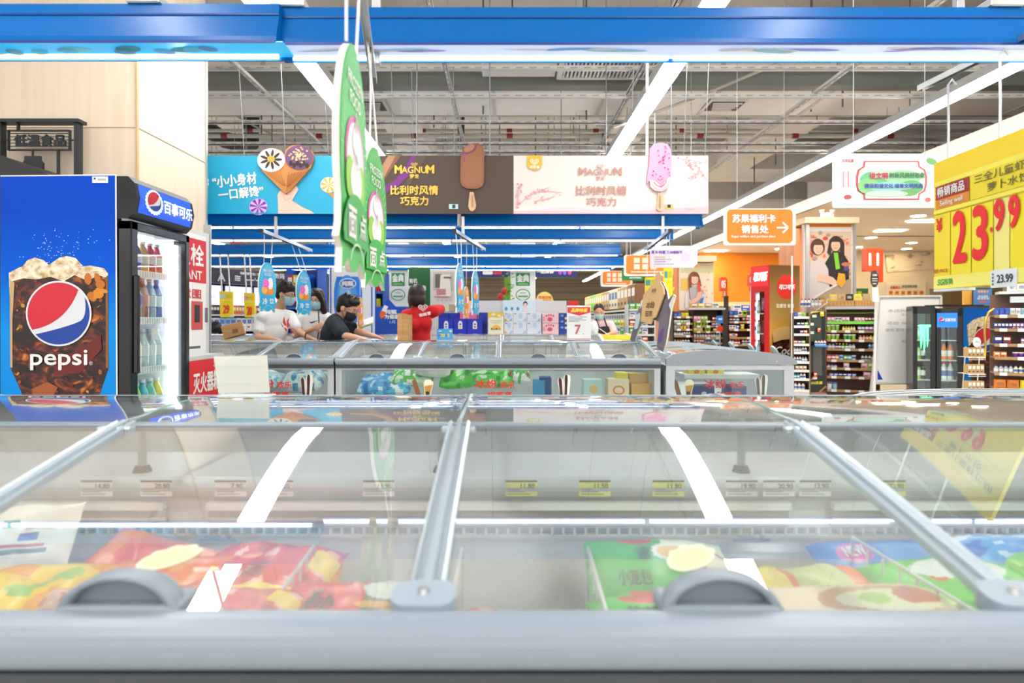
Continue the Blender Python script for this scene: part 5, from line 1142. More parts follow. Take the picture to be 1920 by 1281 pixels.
    # face
    for sx in (-1, 1):
        e = MB(); e.ell(L(sx * .031, .084, .004), (.013 * hs, .007 * hs, .007 * hs), M('f2efea'), R, 10, 8); e.ell(L(sx * .031, .0895, .004), (.006 * hs, .004 * hs, .006 * hs), M('1d1512', .2), R, 10, 8); e.build('eye', t)
        MB().cone(L(sx * .016, .093, .024), .0035 * hs, L(sx * .05, .084, .026), .0028 * hs, HM, 6).build('eyebrow', t)
    if mask is None: MB().ell(L(0, .094, -.063), (.022 * hs, .004 * hs, .005 * hs), M('b5605a'), R, 10, 6).build('mouth', t)
    else:
        MM = M(mask, .7); vs = []; fs = []; nu, nv = 16, 8
        for j in range(nv + 1):
            v = j / nv
            for i in range(nu + 1):
                a = math.radians(-78 + 156 * i / nu); bulge = .018 * math.sin(math.pi * v) + .006
                vs.append(L((.066 + bulge * .5) * math.sin(a) * (1 - .22 * v), .034 + (.076 + bulge) * math.cos(a) * (1 - .12 * v) - .012, -.018 - .085 * v + .012 * math.cos(a) * (1 - v)))
        for j in range(nv):
            for i in range(nu): a = j * (nu + 1) + i; fs.append((a, a + 1, a + nu + 2, a + nu + 1))
        o = MB().add(vs, fs, MM, True).build('face_mask', t); sd = o.modifiers.new('s', 'SOLIDIFY'); sd.thickness = .004
        for sx in (-1, 1):
            MB().tube([L(sx * .066, .045, -.03), L(sx * .079, .0, .012), L(sx * .084, -.018, .0), L(sx * .079, -.005, -.035), L(sx * .058, .04, -.085)], .0022, MM, 6).build('ear_loop', o)
    if glasses:
        G = MB(); GM = M('1a1a1c', .3)
        for sx in (-1, 1):
            G.tube([L(sx * .033 + .024 * math.cos(a), .099 - .006 * abs(math.cos(a)), .002 + .017 * math.sin(a)) for a in [2 * math.pi * k / 14 for k in range(15)]], .002, GM, 5); G.tube([L(sx * .057, .093, .006), L(sx * .078, .05, .01), L(sx * .081, -.01, .008)], .002, GM, 5)
        G.tube([L(-.01, .102, .004), L(.01, .102, .004)], .002, GM, 5); G.build('glasses', t)
    return t, L, TR, (ax, fw, spine)
def shirt_print(t, o, ux, uy, fn):
    b = Board(o, ux, uy, .002); fn(b); b.done(t, 'shirt_print', 'shirt_print')
# --- man in white, turned to the side and looking down
Y = 7.1; k = Y / F; U = Vector((0, 0, 1))
hd_ = P(536, 552, Y); nk = P(524, 581, Y + .03); sl = P(490, 594, Y + .10); sr = P(546, 596, Y - .12); ch = P(516, 622, Y + .0); hp = P(508, 672, Y + .04)
sl, sr = P(547, 594, Y + .14), P(489, 596, Y - .10)
t, L, TR, (ax, fw, sp) = person('person in a white T-shirt with a red print, pale blue mask, head turned aside', (hp.x, Y + .05, 0), hd_, (.93, -.2, -.30), nk, (sr, sl), ch, hp,
    [(P(488, 598, Y - .06), P(483, 632, Y - .14), P(520, 638, Y - .34), (.8, -.5, -.2), (0, 0, -1), 1), (P(546, 598, Y + .1), P(560, 622, Y + .04), P(578, 633, Y - .08), (.9, -.1, -.25), (0, 0, -1), 1)],
    (P(495, 0, Y + .15).xy.to_3d(), P(525, 0, Y + .2).xy.to_3d()), 'dba987', '17130f', 'f4f4f3', '3c4048', 'short', 'a9d4e6', True, .66, 1.04, sleeve_r=.98)
MB().tube([P(574, 630.5, Y - .06) + Vector((0, .03 * math.cos(a), .032 * math.sin(a))) for a in [2 * math.pi * q / 12 for q in range(13)]], .008, BLACK, 6).build('wristwatch', t)
def pr(b):
    r_ = M('e0443c')
    for pts in ([(0, 0), (.02, -.09), (.03, -.03), (.05, .04), (.03, .06)], [(.05, .06), (.06, -.02), (.09, -.07), (.08, .0), (.1, .05), (.07, .08)], [(-.03, .0), (.0, .05), (.02, .1), (-.01, .06)], [(.03, .07), (.06, .12), (.05, .14), (.02, .1)]): b.poly(pts, r_, 1)
    b.ring(.135, .12, .032, .03, .008, r_, 1); b.rect(.115, .16, .16, .21, M('e87a74'), 1); b.text('红焰', .138, .185, .03, WHITE, 2, .035, .03)
shirt_print(t, P(530, 604, Y - .215), Vector((.7, .24, 0)), (0, .04, -.75), pr)
# --- woman in white, facing the camera
Y = 7.35
hd_ = P(593, 562, Y); nk = P(590, 588, Y + .03); ch = P(588, 618, Y + .02); hp = P(590, 668, Y + .04)
t, L, TR, (ax, fw, sp) = person('person with long dark hair, pale blue mask and white T-shirt with a black tick', (hp.x, Y + .05, 0), hd_, (-.05, -1, -.22), nk, (P(614, 596, Y + .03), P(561, 596, Y + .03)), ch, hp,
    [(P(560, 598, Y + .02), P(553, 630, Y), P(588, 617, Y - .2), (.75, -.35, .35), (.3, .5, 0), -1), (P(615, 598, Y + .03), P(622, 634, Y), P(606, 652, Y - .16), (-.5, -.5, -.3), (0, 0, -1), -1)],
    (P(600, 0, Y + .05).xy.to_3d(), P(580, 0, Y + .05).xy.to_3d()), 'e3b495', '2b1a14', 'f2f2f1', '4a5a78', 'long', 'a4d0e4', True, .5, 1.0, fem=True)
def pr(b):
    pts = [(-.055, -.02), (-.04, .018), (-.02, .022), (.06, -.016), (-.02, .004), (-.036, .006), (-.046, -.004)]; b.poly(pts, BLACK, 1); b.text('JUST DO IT', .035, .055, .022, M('9a9a9c'), 1, .11, .02)
shirt_print(t, P(588, 603, Y - .175), (1, 0, 0), (0, .1, -1), pr)
MB().tube([P(597, 584, Y - .09), P(598, 604, Y - .185), P(597, 626, Y - .17), P(595, 640, Y - .15)], .008, BLACK, 6).build('shoulder_strap', t)
# --- man in black bending over the freezer
Y = 6.86
hd_ = P(652, 578, Y); nk = P(634, 598, Y + .04); ch = P(622, 625, Y + .06); hp = P(603, 678, Y + .14)
t, L, TR, (ax, fw, sp) = person('person with short black hair, glasses, black face mask and black T-shirt bending over the freezer', (hp.x, Y + .1, 0), hd_, (.86, -.25, -.42), nk, (P(632, 606, Y - .16), P(638, 604, Y + .2)), ch, hp,
    [(P(630, 609, Y - .13), P(645, 629, Y - .24), P(682, 637, Y - .34), (.95, -.15, -.15), (0, 0, -1), 1), (P(642, 606, Y + .18), P(666, 620, Y + .12), P(700, 630, Y + .05), (.9, -.1, -.2), (0, 0, -1), 1)],
    (P(590, 0, Y + .15).xy.to_3d(), P(606, 0, Y + .25).xy.to_3d()), 'd9a582', '120f0d', '1c2430', '2a2c33', 'short', '15161a', True, .78, 1.12, sleeve_r=1.22)
# --- shop worker in red, from behind
Y = 7.35
hd_ = P(781, 556, Y); nk = P(785, 580, Y - .02); ch = P(790, 610, Y); hp = P(790, 662, Y)
t, L, TR, (ax, fw, sp) = person('person with dark bobbed hair, red jacket and white heart emblem, seen from behind', (hp.x, Y, 0), hd_, (-.35, .93, -.12), nk, (P(764, 590, Y), P(812, 583, Y)), ch, hp,
    [(P(762, 592, Y), P(757, 618, Y + .06), P(772, 634, Y + .24), (.5, .6, 0), (0, 0, -1), 1), (P(813, 584, Y), P(826, 580, Y + .2), P(808, 592, Y + .42), (-.6, .6, -.1), (0, 0, -1), -1)],
    (P(780, 0, Y).xy.to_3d(), P(800, 0, Y).xy.to_3d()), 'dba987', '2a1c16', 'd4141e', '2c2e38', 'bob', None, False, 1.5, 1.0, collar=True, fem=True)
def pr(b): heart(b, 0, 0, .115, WHITE, M('d4141e'), 1); b.text('和路雪', .02, .075, .035, WHITE, 2, .13, .06, 0, -10)
shirt_print(t, P(793, 577, Y - .185), (1, 0, .05), (.05, -.05, -1), pr)
# --- clerk in pink behind the yellow-topped table
Y = 10.4
hd_ = P(1123, 585, Y); nk = P(1126, 605, Y + .03); ch = P(1133, 625, Y + .03); hp = P(1136, 652, Y + .1)
t, L, TR, (ax, fw, sp) = person('person with face mask, pink shirt and black apron writing at the yellow-topped table', (hp.x, Y + .1, 0), hd_, (-.1, -1, -.4), nk, (P(1146, 609, Y + .03), P(1112, 609, Y + .03)), ch, hp,
    [(P(1112, 611, Y), P(1108, 626, Y - .1), P(1128, 629, Y - .24), (.8, -.4, -.1), (0, 0, -1), -1), (P(1146, 611, Y), P(1151, 624, Y - .1), P(1142, 627, Y - .28), (-.7, -.4, -.1), (0, 0, -1), 1)],
    (P(1140, 0, Y + .1).xy.to_3d(), P(1128, 0, Y + .1).xy.to_3d()), 'd9a68a', '241a18', 'f2ccd0', '2a2c33', 'bun', 'aadbe0', False, .95, 1.08, fem=True)
MB().prism([(1122, 614), (1131, 612), (1141, 612), (1147, 632), (1119, 632)], 0, .02, M('1a1c22', .7), lambda u, v, d: P(u, v, Y - .14) - Vector((0, d, 0))).cyl(P(1123, 614, Y - .14), P(1117, 597, Y - .02), .012, M('1a1c22', .7)).cyl(P(1138, 612, Y - .14), P(1133, 597, Y - .02), .012, M('1a1c22', .7)).build('apron', t)
# --- person bending low behind the third row, only dark hair showing
Y = 9.85; hd_ = P(404, 620, Y); nk = P(404, 642, Y + .05); ch = P(404, 668, Y + .08); hp = P(404, 712, Y + .15)
person('person bending low behind the cardboard box, only the dark top of the head visible', (hp.x, Y + .1, 0), hd_, (.2, -.8, -.6), nk, (P(422, 650, Y + .05), P(386, 650, Y + .05)), ch, hp, [(P(422, 650, Y + .05), P(426, 680, Y), P(414, 700, Y - .1), (-.5, -.5, -.3), (0, 0, -1), 1), (P(386, 650, Y + .05), P(382, 680, Y), P(394, 700, Y - .1), (.5, -.5, -.3), (0, 0, -1), -1)], (P(398, 0, Y + .1).xy.to_3d(), P(410, 0, Y + .1).xy.to_3d()), 'd9a68a', '15110f', '3a4a7a', '2a2c33', 'bob', None, False, .5, 1.0, .012)
# ================================================================ goods on shelves
PROTO = {}
CN = {'d8202a': 'red', 'ffe800': 'yellow', '39b54a': 'green', '1f5fd0': 'blue', 'f58a1f': 'orange', 'f2f2f0': 'white', '7a2fa0': 'purple', 'e8a0b8': 'pink', '8a5a34': 'brown', '2ab0c8': 'teal', 'c9a46a': 'tan', '9fd83a': 'lime', '1d2f7a': 'navy', 'b8c0c8': 'grey', '232427': 'black', 'efe6c8': 'cream', 'e8d24a': 'mustard', '8a1f2a': 'maroon', 'a9d4ee': 'sky blue'}
HX = {v: k for k, v in CN.items()}
def proto(shape, w, d, h, col, ang):
    key = (shape, round(w, 4), round(d, 4), round(h, 4), col, round(ang, 3))
    if key in PROTO: return PROTO[key]
    hx = HX[col]; m = M(hx, .4); m2 = M('f4f2ec' if col not in ('white', 'cream', 'sky blue') else '5a7ab8', .4); m3 = M({'red': 'ffe800', 'blue': 'f2f2f0', 'yellow': 'd8202a', 'green': 'ffe800', 'white': 'd8202a', 'purple': 'f0d040'}.get(col, '2d3e7a'), .4)
    R = Matrix.Rotation(ang, 3, 'Z'); mb = MB(); S = lambda vs: [R @ Vector(v) for v in vs]
    if shape in ('bottle', 'can', 'tub'):
        r = w / 2
        if shape == 'bottle': prof, ms = [(r * .9, 0), (r, h * .05), (r, h * .2), (r, h * .5), (r, h * .58), (r * .42, h * .8), (r * .42, h * .86), (r * .5, h * .86), (r * .5, h), (.0001, h)], [m, m, m2, m, m, m, m, m3, m3]
        elif shape == 'can': prof, ms = [(r * .85, 0), (r, h * .06), (r, h * .3), (r, h * .72), (r, h * .94), (r * .85, h), (.0001, h * .98)], [m, m, m2, m, STEEL, STEEL]
        else: prof, ms = [(r * .8, 0), (r, h * .75), (r * 1.05, h * .78), (r * 1.05, h), (.0001, h)], [m, m3, m2, m2]
        mb.lathe((0, 0, 0), prof, m, 10, ms)
    elif shape == 'pouch':
        hw = w * .46; pts = [(-hw, 0), (hw, 0), (hw * 1.02, h * .1), (hw * .94, h * .9), (hw, h), (-hw, h), (-hw * .94, h * .9), (-hw * 1.02, h * .1)]
        mb.prism(pts, -d * .12, d * .12, m, lambda u, v, q: R @ Vector((u, q * (1.6 if h * .2 < v < h * .8 else 1), v)))
        mb.add(S([(-hw * .6, -d * .3, h * .3), (hw * .6, -d * .3, h * .3), (hw * .6, -d * .3, h * .7), (-hw * .6, -d * .3, h * .7)]), [(0, 1, 2, 3)], m2)
        mb.add(S([(-hw * .75, -d * .3, h * .12), (hw * .75, -d * .3, h * .12), (hw * .9, d * .3, h * .12), (-hw * .9, d * .3, h * .12), (-hw * .75, -d * .3, h * .88), (hw * .75, -d * .3, h * .88), (hw * .9, d * .3, h * .88), (-hw * .9, d * .3, h * .88)]), [(0, 1, 5, 4), (1, 2, 6, 5), (3, 0, 4, 7), (4, 5, 6, 7), (0, 3, 2, 1), (2, 3, 7, 6)], m)
    else:
        mb.box((0, 0, h / 2), (w * .94, d, h), m, R, min(w, h) * .04)
        for (u0, u1, v0, v1, mm) in ((-.36, .36, .5, .84, m2), (-.36, .1, .16, .3, m3)):
            mb.add(S([(u0 * w, -d / 2 - .0012, v0 * h), (u1 * w, -d / 2 - .0012, v0 * h), (u1 * w, -d / 2 - .0012, v1 * h), (u0 * w, -d / 2 - .0012, v1 * h)]), [(0, 1, 2, 3)], mm)
            mb.add(S([(u0 * w * .9, -d / 2 - .0006, v0 * h), (u1 * w * .9, -d / 2 - .0006, v0 * h), (u1 * w * .9, -d / 2 - .0006, v1 * h), (u0 * w * .9, -d / 2 - .0006, v1 * h)]), [(0, 1, 2, 3)], mm)
    me = bpy.data.meshes.new('goods'); me.from_pydata([tuple(v) for v in mb.v], [], mb.f)
    for q in mb.mats: me.materials.append(q)
    me.polygons.foreach_set('material_index', mb.m); me.polygons.foreach_set('use_smooth', mb.sm); me.update()
    PROTO[key] = me; return me
NAMES = {'bottle': 'goods_bottle', 'can': 'drink_can', 'tub': 'snack_tub', 'pouch': 'snack_pouch', 'box': 'goods_box', 'carton': 'goods_carton'}
WORD = {'bottle': 'bottle', 'can': 'can', 'tub': 'tub', 'pouch': 'pouch', 'box': 'box', 'carton': 'carton'}
def stock(p, q, shape, size, cols, where, gap=1.0, jit=.0, piv=None, rot=0):
    """one object per article, in a row from p to q (base points), cols = list of colour words cycled in blocks"""
    p, q = Vector(p), Vector(q)
    if piv: R = Matrix.Rotation(rot, 3, 'Z'); piv = Vector(piv); p = piv + R @ (p - piv); q = piv + R @ (q - piv)
    d = q - p; L = d.length; ang = math.atan2(d.y, d.x); w = size[0] * gap; n = max(1, int(L / w)); rr = random.Random(hash(where) % 1000 if False else len(where) * 7 + n)
    for i in range(n):
        col = cols[int(i * len(cols) / n)]
        pos = p + d.normalized() * (w * (i + .5))
        me = proto(shape, *size, col, ang); o = bpy.data.objects.new(NAMES[shape], me); COL.objects.link(o); o.location = pos; o.rotation_euler = (0, 0, rr.uniform(-jit, jit))
        o['label'] = '%s %s %s' % (col, WORD[shape], where); o['category'] = WORD[shape]; o['group'] = '%s %s row %s' % (col, WORD[shape], where)
class Along:
    """helper for a unit whose face runs from A to B (ground points); u metres along, z height, out = towards the camera"""
    def __init__(s, A, B_):
        s.A = Vector((A[0], A[1], 0)); s.B = Vector((B_[0], B_[1], 0)); s.d = (s.B - s.A).normalized(); s.L = (s.B - s.A).length
        s.n = Vector((s.d.y, -s.d.x, 0)); s.ang = math.atan2(s.d.y, s.d.x); s.R = Matrix.Rotation(s.ang, 3, 'Z')
    def at(s, u, out=0, z=0): return s.A + s.d * u + s.n * out + Vector((0, 0, z))
    def box(s, mb, u0, u1, o0, o1, z0, z1, m, bev=0): mb.box(s.at((u0 + u1) / 2, (o0 + o1) / 2, (z0 + z1) / 2), (u1 - u0, abs(o1 - o0), z1 - z0), m, s.R, bev); return mb
    def board(s, ztop, out=0, step=.002): return Board(s.at(0, out, ztop), s.d, (0, 0, -1), step)
WOODD = M('6e4a3a', .5)
def rack(label, A, B_, levels, depth, ztop, stocks, frame=BLACK, back=WOODD, lip='b08a5c', name='shelf_rack', cat='shelf rack', where='', tagc='f4f4f2', sides=True, tags=True, base=BLACK):
    a = Along(A, B_); t = thing(name, label, cat, tuple(a.at(a.L / 2)))
    mb = MB(); a.box(mb, 0, a.L, -.02, 0, .05, ztop, back); mb.build('back_panel', t)
    mb = MB(); a.box(mb, 0, a.L, -.02, depth, 0, levels[-1] - .03 if levels[-1] > .08 else .05, base); mb.build('plinth', t)
    if sides:
        for u in (-.02, a.L): mb = MB(); a.box(mb, u, u + .02, -.02, depth * .9, 0, ztop, frame); mb.build('side_panel', t)
    for i, z in enumerate(levels):
        mb = MB(); a.box(mb, 0, a.L, 0, depth, z - .018, z, M('8a7360', .5)); a.box(mb, 0, a.L, depth, depth + .006, z - .03, z + .004, M(lip, .4)); sh = mb.build('shelf', t)
        if tags:
            n = max(2, int(a.L / .16)); mb = MB()
            for k in range(n):
                if (k * 7 + i * 3) % 5 == 4: continue
                u = (k + .5) * a.L / n; mb = MB(); a.box(mb, u - .035, u + .035, depth + .006, depth + .009, z - .032, z + .006, M(tagc, .4)); mb.build('price_label', sh)
    for (i, u0, u1, shape, size, cols, w) in stocks:
        z = levels[i]; stock(a.at(u0 * a.L, depth - size[1] / 2 - .02, z), a.at(u1 * a.L, depth - size[1] / 2 - .02, z), shape, size, cols, w)
    return t, a
def panel(label, x0, y0, x1, y1, Y, base, thick=.04, name='display_panel', cat='display panel', step=.004, ground=False, poles=0, hang=0):
    t = thing(name, label, cat, tuple(P((x0 + x1) / 2, y1, Y)) if not ground else (P((x0 + x1) / 2, 0, Y).x, Y, 0)); b = Board.px(Y, step)
    if ground: y1 = VY + EYE * F / Y
    body = b.slab([(x0, y0), (x1, y0), (x1, y1), (x0, y1)], thick, M(base)).build('board', t)
    for k in range(max(poles, hang)):
        x = x0 + (x1 - x0) * (.2 + .6 * k); q = P(x, y1 if poles else y0, Y + thick * .6); MB().cyl(q, (q.x, q.y, 0 if poles else 6), .012, STEEL, 8).build('pole' if poles else 'hanging_rod', t)
    return t, b, body
# ---------------------------------------------------------------- milk display with blue bubble, centre-left
t, b, body = panel('white display wall with a big blue bubble picture and blue edge posts', 617, 455, 703, 640, 10.9, 'f2f4f6', .1, 'display_wall', 'display wall', .006, True)
for x in (612, 619, 696, 703): b.rect(x, 455, x + 2.6, 709, M('1f6fd0'), 1)
b.poly([(628, 456), (692, 456), (692, 470), (628, 470)], M('1f6fe0'), 1); b.text('纯甄酸奶', 648, 463, 6, M('bfe0ff'), 2, 30, .04); b.rect(617, 480, 696, 492, M('0f63c8'), 1)
pts = b.epts(653, 560, 27, 66); pts = [(min(max(u, 626.5), 679.5), v) for u, v in pts if v > 509] ; b.poly(pts, M('2a86ee'), 2)
b.ell(651, 556, 19, 40, M('4ba0f4'), 3); b.ell(648, 552, 11, 24, M('7cc0fa'), 4)
b.ell(653, 532, 16, 10, M('e6f2ff'), 5); b.ell(653, 532, 14, 8, M('2f6fd8'), 6); b.text('纯甄', 653, 532, 9, WHITE, 7, 22, .06); b.ell(653, 551, 4, 6, M('bfe6fa'), 5); b.done(body)
t, b, body = panel('blue promotional header with white lettering beside the milk display wall', 704, 575, 762, 640, 9.85, '1247b0', .3, 'promotion_stand', 'promotion stand', .004, True)
b.poly([(704, 590), (728, 560), (762, 596), (762, 600), (704, 604)], M('1450c0'), 1); b.text('纯甄', 733, 585, 8, WHITE, 2, 22, .05); b.text('为健康', 735, 594, 8, WHITE, 2, 27, .05)
b.poly([(712, 590), (721, 572), (728, 575), (721, 594)], M('f2f4f6'), 2); b.poly([(712, 590), (715, 582), (724, 586), (720, 596), (714, 597)], M('f0642a'), 3); b.text('1月', 736, 604, 6, M('9fd0f4'), 2, 10, .03); b.done(body)
# picture pillar and green board
for (x0, x1, Y, nm) in ((728, 765, 11.6, 'behind the red jacket'), (957, 1004, 11.8, 'over the tissue cartons')):
    t, b, body = panel('white pillar board with a square green emblem above a round badge, ' + nm, x0, 455, x1, 640, Y, 'f3f5f3', .35, 'pillar_board', 'pillar board', .005, True)
    cx = (x0 + x1) / 2; w = (x1 - x0); s = 13 if w > 40 else 12.5
    b.rect(cx - s, 512, cx + s, 536, M('2f9a48'), 1); b.text('金典', cx, 522, 14, WHITE, 3, s * 1.7, .05); b.rect(cx - s * .7, 532, cx + s * .7, 533.5, M('a8d88a'), 2)
    b.ring(cx, 553, 13.5, 11, 1.4, M('2f9a48'), 1); b.rect(cx - 5, 549, cx + 5, 550, M('4a5a6a'), 2); b.rect(cx - 9, 554.5, cx + 9, 557, M('4fae6a'), 2); b.done(body)
t, b, body = panel('dark green board with white lettering behind the head of the shop worker in red', 766, 500, 806, 640, 11.2, '14602a', .1, 'green_board', 'display board', .005, True)
b.text('有机', 775, 527, 9, WHITE, 2, 15, .03); b.text('就喝金典', 782, 540, 9, WHITE, 2, 34, .03); b.poly([(790, 556), (797, 556), (797, 572), (788, 572)], M('cfe6d0'), 1); b.done(body)
t, b, body = panel('pale picture cabinet with a pink food photograph behind the blue oval signs', 807, 506, 856, 575, 10.95, 'dedbd4', .3, 'picture_cabinet', 'display cabinet', .005, True)
b.rect(812, 510, 850, 545, M('c9c4ba'), 1); b.rect(816, 514, 828, 540, M('6d655c'), 2); b.poly([(826, 516), (844, 514), (846, 556), (824, 556)], M('efe9dc'), 3); b.rect(832, 519, 846, 522, M('8a5a3c'), 4); b.rect(819, 542, 836, 553, M('c08a88'), 4); b.rect(814, 556, 842, 557.5, M('d86a6a'), 4)
for i in range(4): b.ring(821 + i * 8, 563, 2, 2, .6, M('c88a8a'), 2)
for (x0, x1, c) in ((809, 826, 'c9b48a'), (826, 842, 'e6e0c8'), (842, 856, 'b0a890')): b.rect(x0, 571, x1, 584, M(c), 2)
b.done(body)
t, b, body = panel('navy header sign with white and red lettering far behind the third canopy', 868, 506, 1082, 520, 13.5, '14286e', .1, 'header_sign', 'hanging sign', .005, hang=2)
b.poly(rrect(905, 509, 924, 515, 2), WHITE, 2); b.poly(rrect(925, 510, 941, 515, 2), M('d8303a'), 2); b.text('一起探索', 1022, 510, 6, WHITE, 2, 32, .05, .2)
for i in range(3): b.ell(1050 + i * 9, 511, 3.4, 4.6, M(('c04ac8', '8a6af0', 'e0609a')[i]), 2)
b.done(body)
t, b, body = panel('yellow arched shop sign with orange lettering, far behind the white pillar board', 1003, 568, 1040, 590, 13.0, 'f7dc7a', .06, 'arch_sign', 'display sign', .005, poles=2); b.ell(1021, 568, 17, 21, M('f7dc7a'), 1, 0, 180, 360); b.text('家有好物', 1022, 558, 6, M('e8842a'), 3, 24, .04); b.text('惠生活', 1025, 565, 5, M('e8842a'), 3, 16, .04); b.done(body)
t, b, body = panel('grey display header above the blue milk cartons', 872, 564, 1062, 590, 10.45, 'dbdcdf', .05, 'display_header', 'display header', .004, poles=2); b.ell(1010, 565, 9, 5, M('dbdcdf'), 1); b.done(body)
t, b, body = panel('pale blue poster with the head of a dark-haired woman above the tissue cartons', 943, 563, 1004, 586, 10.3, 'cfe6f2', .03, 'poster', 'poster', .003, poles=2)
b.ell(985, 570, 4.2, 5, M('3a2a2c'), 1); b.ell(985, 572, 3.1, 3.9, M('f0cdbb'), 2); b.poly([(979, 584), (982, 577), (988, 577), (992, 584)], M('f4dde2'), 1)
for i in range(3): b.ell(949 + i * 11, 579, 2.6, 3.4, M('5a8ac8'), 1)
b.done(body)
# bamboo and red lanterns
t = thing('potted_bamboo', 'tall green lucky bamboo beside the white pillar board', 'plant', tuple(P(951, 0, 11.3).xy.to_3d()))
mb = MB(); Y = 11.3
for i in range(5): mb.tube([P(947 + i * 2, 640, Y + i * .03), P(948 + i * 2, 575, Y), P(946 + i * 2.6, 520, Y)], .012, M('7fb03a'), 6)
mb.build('stalk', t); mb = MB(); rr = random.Random(2)
for i in range(70):
    x, y = rr.uniform(944, 960), rr.uniform(512, 585); c = P(x, y, Y + rr.uniform(-.08, .08)); a = rr.uniform(0, 6.28); d = Vector((math.cos(a), math.sin(a) * .4, rr.uniform(-.3, .5))) * .07; s_ = d.cross(Vector((0, 1, 0))).normalized() * .012
    mb.add([c, c + d * .5 + s_, c + d, c + d * .5 - s_], [(0, 1, 2, 3)], M(rr.choice(('5fa02c', '3f8a24', '86bf44'))))
mb.build('foliage', t, fix=False); MB().lathe(P(951, 0, 11.3).xy.to_3d(), [(.12, 0), (.17, .3), (.18, .75), (.001, .75)], M('d8d4cc')).build('pot', t)
for (x, y, nm) in ((946, 546, 'upper'), (938, 556, 'lower')): 
    c = P(x, y, 11.1); t = thing('red_lantern', nm + ' red paper lantern hanging beside the bamboo', 'lantern', c); MB().ell(c, (.045, .045, .06), M('c8242a'), None, 12, 8).build('shade', t); MB().cyl(c + Vector((0, 0, .06)), c + Vector((0, 0, .9)), .004, M('7a1a1a'), 5).build('cord', t)
# promotion table with cartons
t = thing('promotion_table', 'long white promotion table carrying the blue cartons and tissue packs', 'table', (P(940, 0, 10).x, 10, 0)); xa, xb = P(818, 0, 10).x, P(1066, 0, 10).x
MB().bx(xa, xb, 9.75, 10.25, .95, .985, M('f2f2f2')).build('table_top', t)
for x in (xa + .04, xb - .04):
    for y in (9.8, 10.2): MB().bx(x - .02, x + .02, y - .02, y + .02, 0, .95, STEEL).build('leg', t)
MB().bx(xa, xb, 9.752, 9.76, .45, .95, M('e9ebef')).build('front_skirt', t)
def carton(label, x0, y0, x1, y1, Y, base, dep=.22, cat='carton', name='goods_carton', group=None):
    a_, c_ = P(x0, y0, Y), P(x1, y1, Y); mb = MB().bx(a_.x, c_.x, Y, Y + dep, c_.z, a_.z, M(base, .4), .004); o = mb.build(name, None, at=((a_.x + c_.x) / 2, Y + dep / 2, c_.z), label=label, cat=cat, group=group); return o, Board.px(Y - .001, .002)
zb = 600 + (1.2 - .985) * 1200 / 9.85
for i, (x0, x1, nm, cc) in enumerate(((823, 850, 'leftmost of the three, with a plain bottle picture', '4a6ad0'), (850, 876, 'middle of the three, with a yellow-dotted bottle picture', 'e8d23a'), (876, 905, 'rightmost of the three, with a red-dotted bottle picture', 'c83a2a'))):
    o, b = carton('blue milk carton on the promotion table, ' + nm, x0, 598, x1 - .6, zb, 9.8, '1430b8'); c = (x0 + x1) / 2
    b.poly([(c - 4, 606), (c - 2, 602), (c + 2, 602), (c + 4, 606), (c + 4, 617), (c - 4, 617)], WHITE, 1); b.ell(c, 608, 2, 1.6, M('2a3a7a'), 2); b.ell(c, 613, 2, 1.6, M(cc), 2); b.done(o)
for i in range(2): carton('lower-lidded navy carton behind the blue milk cartons, %s half' % ('first' if i == 0 else 'second'), 822 + i * 20, 587, 841 + i * 20, zb, 10.05, '0f2a9a')
carton('bright pink pack standing behind the blue milk cartons', 862, 586, 894, zb, 10.05, 'e86a9a')
carton('navy pack at the end of the blue milk cartons', 898, 586, 914, zb, 10.05, '1a3aa8')
o, b = carton('white and yellow snack carton beside the blue milk cartons', 915, 586, 944, zb, 9.78, 'fdf6dc', .25)
b.poly([(915, 586), (944, 586), (944, 592), (934, 596), (922, 594), (915, 597)], M('f7cc2a'), 1); b.ell(925, 590, 4, 2.6, M('fffbe8'), 2); b.ell(936, 592, 3.4, 2, M('fff6d0'), 2); b.poly([(921, 618), (924, 612), (930, 609), (937, 612), (940, 618)], M('f7c43a'), 1)
for i in range(4): b.ell(922 + i * 4.6, 617, 1.6, 1.6, M(('2a3a9a', 'd86a2a', '2a3a9a', 'e8882a')[i]), 2)
b.rect(919, 601, 940, 602, M('c8b86a'), 1); b.rect(922, 605, 937, 606, M('c8b86a'), 1); b.done(o)
for r_ in range(2):
    ya, yb_ = (585.5, 603) if r_ == 0 else (603.6, zb)
    for i, (x0, x1) in enumerate(((945, 962), (962, 988), (988, 1015))):
        o, b = carton('pale blue and white tissue pack, %s of the %s layer on the promotion table' % (('first', 'second', 'third')[i], ('upper', 'lower')[r_]), x0, ya, x1 - .5, yb_, 9.83, 'e6ecf6', .22, 'tissue pack', 'tissue_pack')
        c = (x0 + x1) / 2; b.ell(c + 1, ya + 7, 4, 5, M('bcd6f0'), 1); b.rect(x0 + 2, ya + 2, x0 + 6, ya + 4, M('8a9ac8'), 1); b.poly([(x1 - 8, yb_ - 1), (x1 - 2, yb_ - 7), (x1 - 2, yb_ - 1)], M('9ab8e6'), 1)
        if i == 0: b.poly([(x0, yb_ - 1), (x0 + 2, yb_ - 6), (x0 + 7, yb_ - 1)], M('f0b43a'), 2)
        b.done(o)
